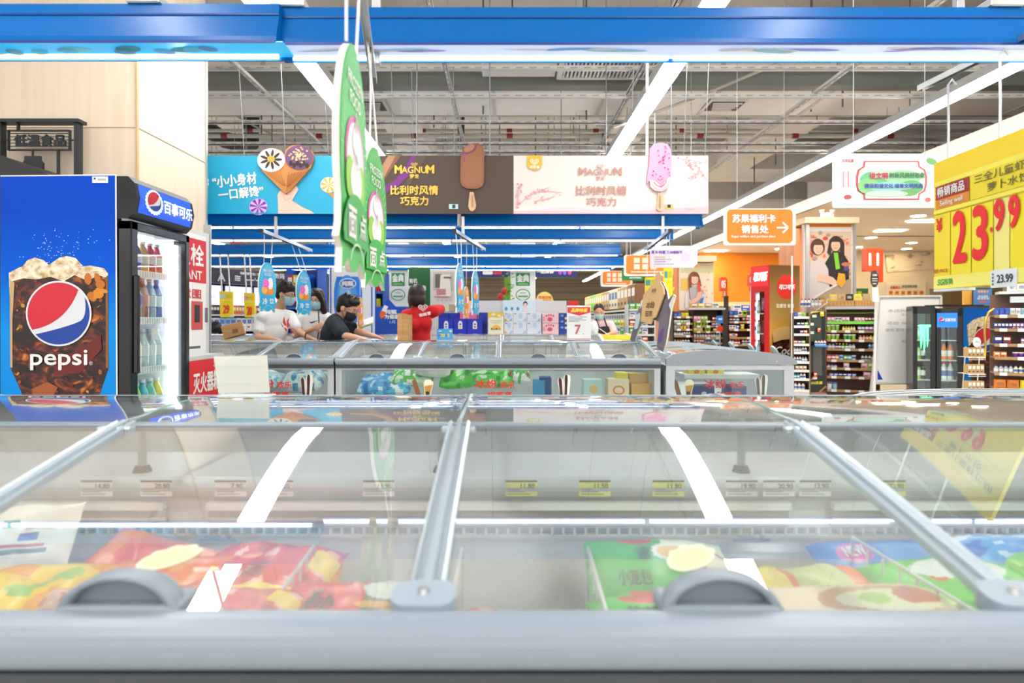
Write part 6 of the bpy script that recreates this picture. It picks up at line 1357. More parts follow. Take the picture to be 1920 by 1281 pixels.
for r_, (ya, yb_) in enumerate(((588, 606), (606.6, zb))):
    o, b = carton('pink pack with red paw marks, %s of two beside the tissue packs' % ('upper' if r_ == 0 else 'lower'), 1017, ya, 1047.5, yb_, 9.83, 'f6ccd6', .22, 'pack')
    b.ell(1031, ya + 11, 5, 4, M('e0566a'), 1)
    for i in range(4): b.ell(1024.5 + i * 4.3, ya + 4.5 - (i in (1, 2)) * 1.5, 1.6, 1.9, M('e0566a'), 1)
    b.rect(1018, ya + 6, 1022, ya + 15, M('ee9aaa'), 1); b.done(o)
o, b = carton('navy patterned pack at the end of the promotion table by the red price stand', 1048, 587, 1064, zb, 9.83, '1c3f96', .22, 'pack')
for i in range(3): b.ell(1054, 592 + i * 11, 3, 2.2, M('6a9ad8'), 1); b.ell(1061, 597 + i * 9, 2, 2.4, M('e8e0b8'), 1)
b.done(o)
# ---------------------------------------------------------------- things standing on the second row
Y6 = 5.98; zt = topz(.79) + .006
t, b, body = None, None, None
t = thing('price_stand', 'white price stand with red header and large red 7 on the second row freezer', 'sign holder', (P(1085, 0, Y6).x, Y6, zt)); b = Board.px(Y6, .0016); yb = 600 + (EYE - zt) * F / Y6
body = b.slab([(1063, 573), (1108, 573), (1108, yb), (1063, yb)], .006, M('eff1f3', .3)).build('card', t)
b.poly([(1064, 576), (1107, 576), (1107, 586), (1086, 592), (1064, 586)], M('e0353c'), 1); b.text('品牌特惠', 1086, 582, 7, M('ffe24a'), 3, 30, .05, .2); b.text('7', 1083, 618, 17, M('c8606a'), 3, 10.5, .035); b.rect(1063, yb - 2.4, 1108, yb - 1.2, M('d8606a'), 1)
for i in range(4): b.rect(1066, 594 + i * 2.8, 1066 + (34, 26, 33, 20)[i], 595.1 + i * 2.8, M('8a8f98'), 1)
b.rect(1092, 626, 1095, 627, M('9a9fa8'), 1); b.done(body); q = P(1063, 0, Y6).x; MB().bx(q, q + .22, Y6 - .05, Y6 + .07, zt, zt + .004, M('eff1f3', .3)).build('foot', t)
panel('plain red display stand behind the price stand with the red 7', 1066, 564, 1085, 590, 9.9, 'dc2a1e', .12, 'red_display', 'display stand', .004, True)
t = thing('price_card', 'small blue price card with yellow numbers on the freezer beside the red jacket', 'price card', (P(834, 0, 5.9).x, 5.9, zt)); b = Board.px(5.9, .0016); yb = 600 + (EYE - zt) * F / 5.9
body = b.slab([(819, 617), (849, 616), (849, yb), (819, yb)], .005, M('4ba0de')).build('card', t); b.text('20', 830, 629, 6, M('f4e83a'), 2, 8, .05); b.text('5', 841, 629, 6, M('f4e83a'), 2, 4, .05); b.rect(822, 620, 828, 622, M('e8f2fa'), 1); b.rect(843, 619, 847, 623, M('d8e8f4'), 1); b.rect(822, 628, 824, 631, M('2a5aa8'), 1); b.rect(836, 628, 838, 631, M('2a5aa8'), 1); b.done(body)
MB().bx(P(819, 0, 5.9).x, P(849, 0, 5.9).x, 5.88, 5.95, zt - .004, zt, M('dfe8f0', .3)).build('foot', t)
for (x, y, w, h, Y, c, nm, tilt) in ((755, 588, 19, 0, 6.55, 'c', 'upright brown cardboard box held beside the person in red', 0),):
    z0 = lidz(DEP - (Y - 5.19)) + .006; o = P(x, y, Y); MB().bx(P(745, 0, Y).x, P(755, 0, Y).x, Y, Y + .3, z0, o.z, CARD, .003).bx(P(755, 0, Y).x, P(765, 0, Y).x, Y + .005, Y + .29, z0, o.z - .01, CARD).build('cardboard_box', label=nm, cat='cardboard box')
rr = random.Random(8)
for i, (x, y, rz, c) in enumerate(((690, 632, .3, 'f4f4f2'), (712, 634, -.2, 'eef2f6'), (728, 633, .5, 'f2ece0'))):
    Y = 6.35 + i * .05; c3 = P(x, 0, Y); z0 = lidz(DEP - (Y - 5.19)) + .012; mb = MB()
    for q in range(3): mb.box((c3.x, Y, z0 + .01 + q * .006), (.21, .297, .0025), M(c), Matrix.Rotation(rz + q * .08, 3, 'Z') @ Matrix.Rotation(.12, 3, 'Y'))
    mb.build('paper_sheets', label=('loose white papers on the freezer lid by the hands of the person in black', 'second heap of papers, nearer the cardboard box', 'cream paper sheet against the cardboard box')[i], cat='papers')
p = P(682, 606, 7.05); MB().box(p, (.22, .14, .012), M('f2f4f0'), Matrix.Rotation(-.35, 3, 'Y') @ Matrix.Rotation(.5, 3, 'X')).box(p - Vector((0, 0, .016)), (.2, .13, .01), M('8ac04a'), Matrix.Rotation(-.35, 3, 'Y') @ Matrix.Rotation(.5, 3, 'X')).build('paper_pad', label='pad of white paper with a green cover behind the person in black', cat='papers')
# tilted cardboard box on the third row
Yc = 8.0; zc = lidz(.3) + .006; R = Matrix.Rotation(-.28, 3, 'Y') @ Matrix.Rotation(.35, 3, 'Z'); c = P(438, 620, Yc)
t = thing('cardboard_box', 'tilted brown cardboard box with a white end lying on the third freezer row', 'cardboard box', c); MB().box(c, (.25, .2, .16), CARD, R, .003).build('carton', t)
MB().box(c + R @ Vector((.1265, 0, 0)), (.003, .196, .156), M('f0dcc0'), R).box(c + R @ Vector((.02, -.101, -.02)), (.07, .002, .05), M('8a6a3c'), R).box(c + R @ Vector((.1285, 0, .0)), (.002, .1, .05), M('e8a08a'), R).build('printed_end', t)
mb = MB().bx(c.x - .09, c.x + .10, Yc - .08, Yc + .1, zc, zc + .03, WHITE); mb.build('paper_tray', label='white tray under the tilted cardboard box', cat='tray')
# ---------------------------------------------------------------- side wall of drinks and books, far left
a = Along((P(345, 0, 11.0).x, 11.0), (P(575, 0, 13.6).x, 13.6))
t = thing('wall_fixture', 'dark shop fixture with lettered header boards and lit screens, beyond the wood column', 'shop fixture', tuple(a.at(a.L / 2)))
mb = MB(); a.box(mb, 0, a.L, -.05, 0, 0, 2.1, M('3a3d52', .6)); mb.build('back_panel', t)
mb = MB(); a.box(mb, 0, a.L, 0, .25, 1.85, 2.12, M('23243c', .4)); h_ = mb.build('header_board', t); b = a.board(2.12, .252, .003)
for (u, s, w, hh) in ((.55, 'A', .16, .14), (1.3, '—·—', .4, .05), (2.35, 'A', .14, .15), (2.9, 'Cream', .42, .12), (.9, '≋', .12, .1), (1.9, '数码', .25, .1), (1.2, '尊享生活', .5, .05)): b.text(s, u, .06 if s in ('尊享生活', '数码') else .16, hh, M('dfe2ee'), 2, w, .03)
b.done(h_)
for i in range(4):
    mb = MB(); u0 = .1 + i * .66; a.box(mb, u0, u0 + .64, .02, .07, 1.46, 1.83, M('23243c')); s_ = mb.build('screen', t); b = a.board(1.82, .074, .002); b.rect(u0 + .02, 0, u0 + .62, .35, M('c4c2f6', .4, 0, .8), 1); b.ell(u0 + .35, .17, .12, .09, M('f4f2ff', .4, 0, 1.2), 2); b.ell(u0 + .42, .2, .05, .04, M('c9a8f0', .4, 0, .8), 3); b.done(s_, 'lit_picture')
for i, z in enumerate((1.30, 1.02, .72)):
    mb = MB(); a.box(mb, 0, a.L, 0, .3, z - .03, z, M('d8dbe0')); mb.build('shelf', t)
stock(a.at(.05, .15, 1.30), a.at(2.3, .15, 1.30), 'box', (.06, .16, .15), ['brown', 'black', 'orange', 'tan', 'brown', 'maroon', 'orange'], 'on the top shelf below the lit screens')
stock(a.at(.05, .15, 1.02), a.at(3.0, .15, 1.02), 'carton', (.12, .16, .22), ['white', 'sky blue', 'white', 'blue', 'white', 'navy', 'purple'], 'on the middle shelf below the lit screens')
stock(a.at(.05, .15, .72), a.at(3.0, .15, .72), 'carton', (.12, .16, .22), ['sky blue', 'white', 'white', 'blue', 'pink', 'white'], 'on the low shelf below the lit screens')
for (x0, y0, x1, y1, Y, s, nm) in ((411, 546, 437, 595, 8.42, '29', 'closer to the wood column'), (457, 549, 478, 595, 8.42, '20', 'beside the blue oval sign')):
    t = thing('price_sign', 'yellow hanging price pocket reading %s, %s' % (s, nm), 'price sign', tuple(P((x0 + x1) / 2, y1, Y))); b = Board.px(Y, .003)
    body = b.slab([(x0, y0), (x1 - 1, y0 + 1), (x1, y1), (x0 + 2, y1)], .03, M('ffdd1a')).build('board', t); w = x1 - x0
    b.rect(x0 + 2, y0 + 6, x0 + w * .45, y0 + 13, M('b8d8d8' if s == '29' else 'e89a8a'), 1); b.rect(x0 + w * .5, y0 + 6, x1 - 3, y0 + 13, M('e8cc2a'), 1); b.text(s, x0 + w * .52, y0 + 34, 15, M('ee4a1c'), 2, w * .42, .05); b.rect(x0, y0 + 16, x1, y0 + 18, M('ffee6a'), 1); b.rect(x1 - 5, y1 - 5, x1 + 1, y1, WHITE, 2); b.done(body)
    for x in (x0 + 5, x1 - 6): MB().cyl(P(x, y0 + 1, Y), P(x - 4, 477, Y), .009, RODW, 6).build('hanging_rod', t)
# blue goods and red display left of the milk wall
a = Along((P(560, 0, 11.6).x, 11.6), (P(612, 0, 11.4).x, 11.4))
rack('tall blue shelf unit with red and yellow packs beside the milk display wall', (P(556, 0, 11.6).x, 11.6), (P(611, 0, 11.4).x, 11.4), [1.75, 1.42, 1.1, .75, .4], .3, 2.1, [(0, .02, .98, 'box', (.12, .15, .24), ['red', 'yellow', 'red', 'blue'], 'on the top board of the blue shelf unit'), (1, .02, .98, 'carton', (.11, .15, .22), ['navy', 'blue', 'navy'], 'on the second board of the blue shelf unit'), (2, .02, .98, 'carton', (.11, .15, .22), ['white', 'sky blue', 'orange'], 'on the third board of the blue shelf unit'), (3, .02, .98, 'carton', (.12, .15, .22), ['blue', 'white', 'blue'], 'on the fourth board of the blue shelf unit')], M('1c55b8'), M('1a3f96'), '2a6ac8', tags=False, base=M('1a3f96'))
rack('blue goods shelf with a red pack on top, right of the milk display wall', (P(705, 0, 11.3).x, 11.3), (P(727, 0, 11.25).x, 11.25), [1.68, 1.35, 1.05, .7], .25, 2.0, [(0, .05, .95, 'box', (.15, .14, .2), ['red'], 'on the top board beside the milk display wall'), (1, .05, .95, 'pouch', (.08, .1, .22), ['blue', 'yellow'], 'on the second board beside the milk display wall'), (2, .05, .95, 'bottle', (.07, .07, .22), ['teal', 'orange'], 'on the third board beside the milk display wall')], M('1c55b8'), M('1d4fae'), '2a6ac8', tags=False, base=M('1a3f96'))
# ---------------------------------------------------------------- grocery gondola running to the back, cartons on top
A, B_ = (2.45, 18.5), (2.45, 11.15); a = Along(A, B_)
t, a = rack('long grocery gondola running to the back of the store, cartons stacked on its top', A, B_, [1.38, 1.12, .86, .6, .3], .35, 1.42, [], M('d0d2d4'), M('cfd0cf'), 'd8dadc', 'grocery_gondola', 'gondola', tags=False)
stock(a.at(.1, .05, 1.42), a.at(a.L, .05, 1.42), 'carton', (.36, .3, .42), ['mustard', 'lime', 'mustard', 'tan', 'cream', 'tan', 'brown'], 'on top of the long grocery gondola')
for z, cs in ((1.12, ['green', 'white', 'red', 'cream', 'white']), (.86, ['white', 'green', 'cream', 'orange', 'green']), (.6, ['white', 'green', 'white', 'red', 'white'])):
    stock(a.at(.1, .2, z), a.at(a.L, .2, z), 'carton', (.26, .25, .2), cs, {1.12: 'on the upper board of the long grocery gondola', .86: 'on the middle board of the long grocery gondola', .6: 'on the lower board of the long grocery gondola'}[z])
rack('end bay of the grocery gondola, filled with green and white packs', (2.05, 11.0), (2.48, 11.0), [1.38, 1.24, 1.1, .96, .82, .66, .48, .3], .28, 1.46, [(i, .02, .98, 'box', (.105, .2, .10), c, 'on board %s of the green and white end bay' % ('one two three four five six seven eight'.split()[i])) for i, c in enumerate((['green', 'white'], ['white', 'green'], ['red', 'white', 'grey'], ['green', 'white'], ['white', 'red'], ['green', 'grey'], ['white', 'grey', 'green'], ['green', 'white']))], M('cfd2d4'), M('c8caca'), 'd8dadc', tags=False)
rack('low stand of white and green boxes behind the clerk in pink', (P(1148, 0, 11.2).x, 11.2), (P(1172, 0, 11.2).x, 11.2), [1.1, .95, .8, .6], .2, 1.2, [(i, .0, 1, 'box', (.055, .12, .12), c, 'on board %s of the stand behind the clerk' % ('one two three four'.split()[i])) for i, c in enumerate((['lime', 'yellow'], ['white', 'green', 'white'], ['white', 'green'], ['white']))], M('e2e4e4'), M('d6d8d6'), 'd8dadc', tags=False, base=M('d0d0d0'))
# clerk's yellow-topped table and bags
t = thing('service_table', 'small table with a bright yellow top in front of the clerk in pink', 'table', (P(1150, 0, 9.9).x, 9.9, 0)); xa, xb = P(1122, 0, 9.9).x, P(1186, 0, 9.9).x
MB().bx(xa, xb, 9.7, 10.12, .93, .96, M('f6e21c')).bx(xa, xb, 9.69, 9.7, .90, .965, M('f9ea3a')).build('table_top', t)
for x in (xa + .04, xb - .04):
    for y in (9.74, 10.08): MB().bx(x - .02, x + .02, y - .02, y + .02, 0, .93, STEEL).build('leg', t)
c = P(1139, 627, 9.85); MB().cyl(c, c + Vector((-.12, .05, .09)), .006, WHITE, 8).build('pen', label='white pen in the hand of the clerk in pink', cat='pen')
rr = random.Random(9)
def plastic(x, y, Y, rx, rz, lab):
    c = P(x, y, Y); mb = MB(); mb.ell(c, (rx, rx * .8, rz), M('f4f6f8', .3), None, 20, 14); mb.v = [tuple(Vector(v) + Vector((1, .6, 1)) * noise.noise(Vector(v) * 14) * rx * .35) for v in mb.v]; mb.build('plastic_bag', label=lab, cat='plastic bag')
plastic(1113, 618, 9.4, .07, .12, 'crumpled white plastic bag beside the red 7 price stand'); plastic(1176, 627.5, 9.95, .05, .03, 'small white plastic wrap on the yellow-topped table')
# ---------------------------------------------------------------- cut-out standee on the second row freezer
t = thing('cutout_standee', 'dark curved cut-out standee with a tan lettered board on its front', 'standee', (P(1215, 0, 5.85).x, 5.85, zt))
o = P(1180, 640, 6.15); e = P(1250, 668, 5.22); dv = Vector((e.x - o.x, e.y - o.y, 0)); Lw = dv.length; dv.normalize(); b = Board((o.x, o.y, EYE), dv, (0, 0, -1), .0016)
def pm(x, y):
    """pixel -> (u, v) on the standee's plane"""
    d = Vector(((x - VX) / F, 1, (VY - y) / F)); nn = b.n; s_ = (b.o - Vector((0, 0, EYE))).dot(nn) / d.dot(nn); p = Vector((0, 0, EYE)) + d * s_; return ((p - b.o).dot(dv), -(p.z - EYE))
PX = lambda L: [pm(*q) for q in L]
body = b.slab(PX([(1180, 642), (1188, 612), (1197, 580), (1207, 558), (1212, 559), (1222, 538), (1232, 526), (1243, 530), (1250, 545), (1253, 562), (1262, 552), (1265, 556), (1258, 580), (1254, 610), (1249, 640), (1243, 661), (1231, 651), (1234, 625), (1236, 604), (1228, 600), (1216, 604), (1203, 607), (1196, 622), (1190, 640)]), .014, M('6a6270'), M('f4f1e6')).build('cutout', t)
b.poly(PX([(1236, 604), (1246, 560), (1252, 560), (1254, 600), (1246, 652), (1232, 648)]), M('77707c'), 1); b.poly(PX([(1236, 625), (1246, 612), (1243, 640), (1234, 645)]), M('6a3f96'), 2)
b.poly(PX([(1189, 612), (1194, 590), (1200, 586), (1201, 596), (1196, 616), (1190, 618)]), M('d8ecf0'), 1); b.poly(PX([(1202, 565), (1209, 557), (1211, 562), (1200, 580)]), M('e4eef0'), 1); b.poly(PX([(1254, 572), (1263, 553), (1265, 557), (1258, 582)]), M('e9f4f8'), 1); b.done(body)
bb = Board(b.o + b.n * .02, dv, (0, 0, -1), .0016); tn = bb.slab(PX([(1210, 553), (1230, 530), (1233, 521), (1234, 514), (1240, 509), (1244, 516), (1241, 528), (1248, 540), (1249, 552), (1241, 575), (1233, 596), (1228, 596), (1224, 608), (1205, 603)]), .012, M('e8c080')).build('tan_board', t)
u1, v1 = pm(1224, 572); u2, v2 = pm(1221, 588); bb.text('冰纷', u1, v1, .055, M('8a6a3a'), 2, .2, .04, .3); bb.text('狂欢', u2, v2, .05, M('8a6a3a'), 2, .17, .04, .3); u1, v1 = pm(1231, 545); bb.text('欢乐', u1, v1, .03, M('8a6a3a'), 2, .1, .03, .3); bb.done(tn)
for (x0, y0, x1, y1, Y, nm) in ((1209, 517, 1229, 556, 6.93, 'behind the upper half of the cut-out standee'), (1244, 500, 1258, 560, 5.93, 'right behind the tip of the cut-out standee')):
    t = thing('price_sign', 'yellow price pocket hanging ' + nm, 'price sign', tuple(P((x0 + x1) / 2, y1, Y))); b = Board(P(x0, y0 + 3, Y), Vector((.9, -.45, 0)), (0, 0, -1), .002); w = (x1 - x0) * Y / F * 1.15; h = (y1 - y0) * Y / F
    body = b.slab([(0, 0), (w, 0), (w, h), (0, h)], .02, M('ffe81f')).build('board', t); b.rect(.01, .03, w * .45, .09, M('4aa8a0'), 1); b.rect(w * .5, .03, w * .95, .09, M('d8d02a'), 1); b.rect(0, .1, w, .112, M('fff07a'), 1); b.done(body)
    for u in (.02, w - .03): MB().cyl(b.at(u, 0), b.at(u, 0) + Vector((.01, 0, 2.05 - b.at(u, 0).z)), .004, RODW, 6).build('hanging_rod', t)
# ---------------------------------------------------------------- goods and stickers at the second row windows
Yw = 5.19 + .022
def sticker_board(Y=Yw): return Board.px(Y, .0012)
for (x, par, nm) in ((571, R2L, 0), (1054, R2R, 1), (1424, None, 2)):
    bd = Board.px(Yw - .001, .0012)
    c1 = [(x - 9, 712), (x - 4, 707), (x + 2, 712), (x + 6, 748), (x - 2, 748)]; c2 = [(x + 3, 708), (x + 8, 702), (x + 15, 704), (x + 16, 712), (x + 12, 748), (x + 4, 748)]
    mb = bd.slab(c1, .001, M('f4dfe4')); bd.slab(c2, .001, M('f6f3ea'), None, mb); bd.poly([(u * .55 + (x - 2) * .45 - 1, v) for u, v in c1], M('3d2620'), 1); bd.poly([(u * .45 + (x + 6) * .55, v) for u, v in c2], M('3d2620'), 1)
    o = mb.build('window_sticker', label='ice cream sandwich sticker on the freezer window, ' + ('beside the cream card holder', 'in the middle of the second row', 'on the end freezer with the grey cap')[nm], cat='sticker'); bd.done(o)
for (x, nm) in ((790, 'the window before the green bags'), (1279, 'the window of the end freezer with the grey cap')):
    bd = Board.px(Yw - .001, .0012); c1 = [(x - 18, 714), (x - 13, 712), (x - 8, 717), (x + 1, 748), (x - 8, 748)]; c2 = [(x + 4, 718), (x + 8, 712), (x + 18, 712), (x + 23, 718), (x + 15, 748), (x + 7, 748)]
    mb = bd.slab(c1, .001, M('8a5236')); bd.slab(c2, .001, M('f3ead2'), None, mb); bd.poly([(x + 6, 724), (x + 21, 722), (x + 14, 746), (x + 8, 746)], M('c8923c'), 1); bd.ell(x + 13, 718, 7, 4, M('f9f1d8'), 2); bd.rect(x + 8, 734, x + 15, 744, M('2d2a28'), 2)
    o = mb.build('window_sticker', label='chocolate bar and cone sticker on ' + nm, cat='sticker'); bd.done(o)
for (x, nm) in ((511, 'half covered by the cream card holder'), (929, 'in front of the green bags'), (1359, 'on the end freezer with the grey cap')):
    bd = Board.px(Yw - .001, .0012); r_ = M('cf2b22'); bd.text('冰纷', x - 18, 720, 16, r_, 1, 40, .04); bd.text('欢乐', x + 22, 722, 12, r_, 1, 27, .04); bd.text('甜蜜享', x + 8, 740, 11, r_, 1, 46, .04)
    bd.let.build('window_lettering', label='red Chinese lettering sticker on the freezer window ' + nm, cat='sticker')
for i, (X, lx, cols, nm, z) in enumerate(((-1.1, .3, ('4aa0e0', 'cfe6f6', '2a70c0'), 'blue ice bag at the post end of the freezer window', .66), (-.80, .36, ('58c04a', 'd8efd0', 'eef4ea'), 'green and white dumpling bag behind the chocolate bar sticker', .72), (-.62, .3, ('e4efe0', '6fcc5a', 'f2f4ee'), 'pale bag of white buns lying highest in the freezer window', .80), (-.40, .34, ('4fc83a', 'cfeec0', '2f9a2c'), 'bright green bag in the middle of the freezer window', .70), (-.12, .36, ('5ad048', 'e4f4dc', '3aa030'), 'bright green bag behind the red window lettering', .71), (.10, .2, ('3fb84a', 'f4f4f0', 'c03a3a'), 'green pack with a white label next to the red window lettering', .74), (-.95, .3, ('4fb8e0', 'e8f2f6', '3a8ac8'), 'second blue bag beside the green ones in the freezer window', .64))):
    bag('frozen_food_bag', nm, (X, 5.42 + .05 * (i % 2), z), lx, .26, .12, speck(cols[0], cols[1:], 5, i), 0, .35, .1 * (i % 3 - 1), None, 20, 16, .02, 60 + i)
for i, (x0, x1, y0, c, nm) in enumerate(((1000, 1022, 714, '2a8ac0', 'teal'), (1012, 1034, 708, '1f4f8a', 'navy'), (1094, 1130, 712, 'bfe0e0', 'pale teal with a round picture'), (1140, 1180, 711, 'f2ddc0', 'cream with an orange swirl'), (1156, 1178, 699, 'f2e25a', 'yellow topped'), (1180, 1222, 700, 'e0bd7a', 'tan upper'), (1184, 1226, 720, 'd8a85c', 'tan lower'))):
    Y = 5.34 + .05 * (i % 3); o, b = carton('%s ice cream carton in the second row freezer window' % nm, x0, y0, x1, 760, Y, c, .15)
    if 'round' in nm: b.ell(1113, 730, 8, 8, M('e8c07a'), 1)
    if 'swirl' in nm: b.ring(1160, 732, 11, 9, 3, M('d88a3a'), 1)
    b.done(o)
for i, (x0, x1, c, nm) in enumerate(((1290, 1322, 'f0dc5a', 'first yellow ice cream carton in the end freezer'), (1326, 1358, 'f2e06a', 'second yellow ice cream carton in the end freezer'), (1300, 1340, '2a3a7a', 'navy carton low in the end freezer'), (1366, 1400, '33488a', 'blue carton low in the end freezer, beside the sandwich sticker'))):
    o, b = carton(nm, x0, 688 if i < 2 else 724, x1, 706 if i < 2 else 760, 5.5 if i < 2 else 5.4, c, .18); b.ell((x0 + x1) / 2, 697 if i < 2 else 738, 5, 4, M('e88a4a' if i < 2 else 'c8d0e0'), 1); b.done(o)
MB().bx(P(1280, 0, 5.5).x, P(1420, 0, 5.5).x, 5.45, 5.75, .70, .735, M('e6e9ea')).build('inner_tray', label='white inner tray of the end freezer under the yellow cartons', cat='tray')
for i, (X, c, nm) in enumerate(((-2.1, ('dff0f2', 'bfe0ea', '7ab8d8'), 'frosty pale blue bag behind the red lettering by the card holder'), (-1.72, ('e6f2f4', 'c4e2ec', '5aa8d8'), 'frosty white bag by the freezer post'), (-2.48, ('c8503a', 'e8d8a0', '8ac04a'), 'red and green bag beside the wood column'), (-2.35, ('d0c060', 'f0e8c0', 'b05a3a'), 'yellow bag under the cream card holder'))):
    bag('frozen_food_bag', nm, (X, 5.44, .68), .36, .28, .16, speck(c[0], c[1:], 6, i), 0, .3, 0, None, 20, 16, .025, 80 + i)
for i, (x, c, nm) in enumerate(((572, ('58c0e8', 'e6f4fa'), 'blue and white bag seen through the lids, behind the middle handle'), (900, ('6ac4e8', 'f0e0e4'), 'pale blue bag seen through the lid beside the divider'), (1215, ('f2e2a0', 'e8b85a'), 'cream bag under the end lid of the second row'))):
    q = P(x, 655, 5.5); bag('frozen_food_bag', nm, (q.x, 5.52, .845), .2, .2, .07, speck(c[0], (c[1], c[0]), 5, i), .3, .35, 0, None, 16, 14, .015, 95 + i)
# ================================================================ pillars and posters on the checkout side
ORW = noisemat('orange_wood', [(.35, 'e08a54'), (.65, 'efa673')], (7, 7, .7), 4, .45)
def pillar(label, X0, X1, Y, ztop, d=.6):
    t = thing('wood_pillar', label, 'pillar', ((X0 + X1) / 2, Y, 0)); MB().bx(X0, X1, Y, Y + d, 0, ztop, ORW).build('cladding', t); return t
Y = 10.6; pillar('orange wood pillar carrying the poster of two women shopping', P(1490, 0, Y).x, P(1606, 0, Y).x, Y + .02, 2.72)
t = thing('pillar_lamp_box', 'cream ledge lamp box on top of the two-women poster pillar', 'lamp box', tuple(P(1556, 418, Y - .1)))
q0, q1 = P(1507, 408, Y - .15), P(1608, 419, Y - .15); MB().bx(q0.x, q1.x, Y - .2, Y + .7, q1.z, q0.z, M('f2d9b4')).build('ledge', t)
t = thing('emergency_light', 'white emergency lamp with two round heads above the two-women poster', 'emergency light', tuple(P(1552, 405, Y))); 
q = P(1551, 404, Y); MB().box(q, (.2, .07, .09), M('e9e4dc'), None, .01).build('lamp_case', t)
for x in (1541, 1561): MB().lathe(P(x, 397, Y - .03), [(.03, -.02), (.045, .03), (.001, .03)], M('efe8da')).build('lamp_head', t)
def face_woman(b, x, y, r, hair, skin, look=1, lay=3):
    b.ell(x, y - r * .15, r * 1.15, r * 1.35, M(hair), lay); b.ell(x + look * r * .15, y + r * .15, r * .78, r * .98, M(skin), lay + 1)
    b.poly(b.epts(x + look * r * .1, y - r * .45, r * .85, r * .5, 0, 180, 360, 14), M(hair), lay + 2)
    for s in (-1, 1): b.ell(x + look * r * .18 + s * r * .32, y + r * .1, r * .09, r * .045, M('5a3c34'), lay + 3, n=8)
    b.ell(x + look * r * .2, y + r * .58, r * .28, r * .12, M('d86a6a'), lay + 3, n=12); b.ell(x + look * r * .2, y + r * .55, r * .2, r * .05, M('fbf6f2'), lay + 4, n=10)
t = thing('poster', 'large framed poster of two smiling women shopping, on the orange wood pillar', 'poster', tuple(P(1554, 640, Y - .05))); b = Board.px(Y - .05, .003)
body = b.slab([(1507, 420), (1599, 420), (1600, 640), (1507, 640)], .07, M('f2eadf')).build('panel', t)
for x0, x1 in ((1507, 1513), (1596, 1600)): MB().bx(P(x0, 0, Y).x, P(x1, 0, Y).x, Y - .09, Y - .04, P(0, 640, Y).z, P(0, 420, Y).z, STEEL).build('frame_rail', t)
b.rect(1513, 420, 1596, 426, M('f08a24'), 1); b.rect(1513, 426, 1596, 434, M('fbf6ee'), 1); b.rect(1513, 434, 1596, 640, M('e9cdb4'), 1)
rb = random.Random(6)
for i in range(60): b.ell(rb.uniform(1516, 1594), rb.uniform(436, 520), rb.uniform(2, 6), rb.uniform(1.5, 5), M(rb.choice(('e8584a', 'f4e2d0', 'd8402f', 'f0a080', 'e8c0a0', 'b8a090', 'f6e6d8', 'f08a6a'))), 2, n=10)
b.poly([(1514, 520), (1520, 494), (1532, 486), (1542, 486), (1552, 500), (1554, 540), (1548, 600), (1514, 612)], M('ddd2d0'), 3); b.poly([(1546, 494), (1560, 472), (1578, 472), (1590, 490), (1592, 545), (1576, 560), (1556, 548), (1552, 505)], M('2e2828'), 3); b.poly([(1562, 474), (1570, 474), (1574, 504), (1566, 506)], M('8ad83a'), 5)
face_woman(b, 1532, 465, 11.5, '5a3428', 'f0c8ac', .6, 6); face_woman(b, 1566, 459, 11, '3a2826', 'eec2a4', -.4, 6)
b.poly([(1554, 450), (1562, 446), (1556, 480), (1550, 474)], M('3a2826'), 5); b.poly([(1576, 446), (1582, 456), (1582, 480), (1574, 476)], M('3a2826'), 5)
b.poly([(1534, 512), (1560, 520), (1572, 532), (1568, 538), (1546, 530), (1530, 528)], M('eec6ae'), 6); b.poly([(1570, 520), (1584, 500), (1592, 506), (1580, 530)], M('3a3434'), 5)
b.poly([(1513, 572), (1544, 544), (1580, 528), (1594, 522), (1594, 640), (1513, 640)], M('b8a48c'), 5); b.line([(1514, 566), (1545, 546), (1582, 526)], 4, M('e8e4e0'), 8); b.line([(1518, 590), (1560, 560)], 2, M('e8e4e0'), 8)
for i in range(30): b.ell(rb.uniform(1518, 1592), rb.uniform(560, 636), rb.uniform(3, 8), rb.uniform(2, 6), M(rb.choice(('e8b23a', 'f0c04a', 'c89a4a', 'e8d8c0', 'd8a04a', 'a88a6a'))), 7, n=10)
b.poly([(1570, 512), (1582, 514), (1584, 530), (1576, 540), (1566, 532)], M('f0b03a'), 9); b.ell(1584, 496, 8, 4, M('d87a5a'), 7); b.ell(1585, 504, 5, 4, M('6a4aa0'), 7); b.done(body)
Y = 13.8; pillar('orange wood pillar carrying the poster of a woman with an ice lolly', P(1240, 0, Y).x, P(1338, 0, Y).x, Y + .02, 2.5)
t = thing('pillar_lamp_box', 'cream ledge lamp box on top of the ice-lolly poster pillar', 'lamp box', tuple(P(1318, 490, Y - .1))); q0, q1 = P(1300, 480, Y - .15), P(1342, 491, Y - .15); MB().bx(q0.x, q1.x, Y - .2, Y + .6, q1.z, q0.z, M('f2d9b4')).build('ledge', t)
t = thing('poster', 'framed poster of a brown-haired woman holding a red ice lolly, on the far orange pillar', 'poster', tuple(P(1305, 580, Y - .05))); b = Board.px(Y - .05, .004)
body = b.slab([(1274, 493), (1338, 493), (1338, 582), (1274, 582)], .07, M('f2e6d2')).build('panel', t)
b.rect(1276, 495, 1338, 512, M('d8d8a8'), 1); b.rect(1276, 522, 1300, 545, M('f0c860'), 1); b.rect(1276, 512, 1338, 520, M('f4e8cc'), 1)
for i in range(14): b.ell(rb.uniform(1312, 1336), rb.uniform(500, 570), rb.uniform(1, 3), rb.uniform(1, 2.5), M(rb.choice(('f0a050', 'e8d0a0', 'f4b870', 'd8c8a8'))), 2, n=8)
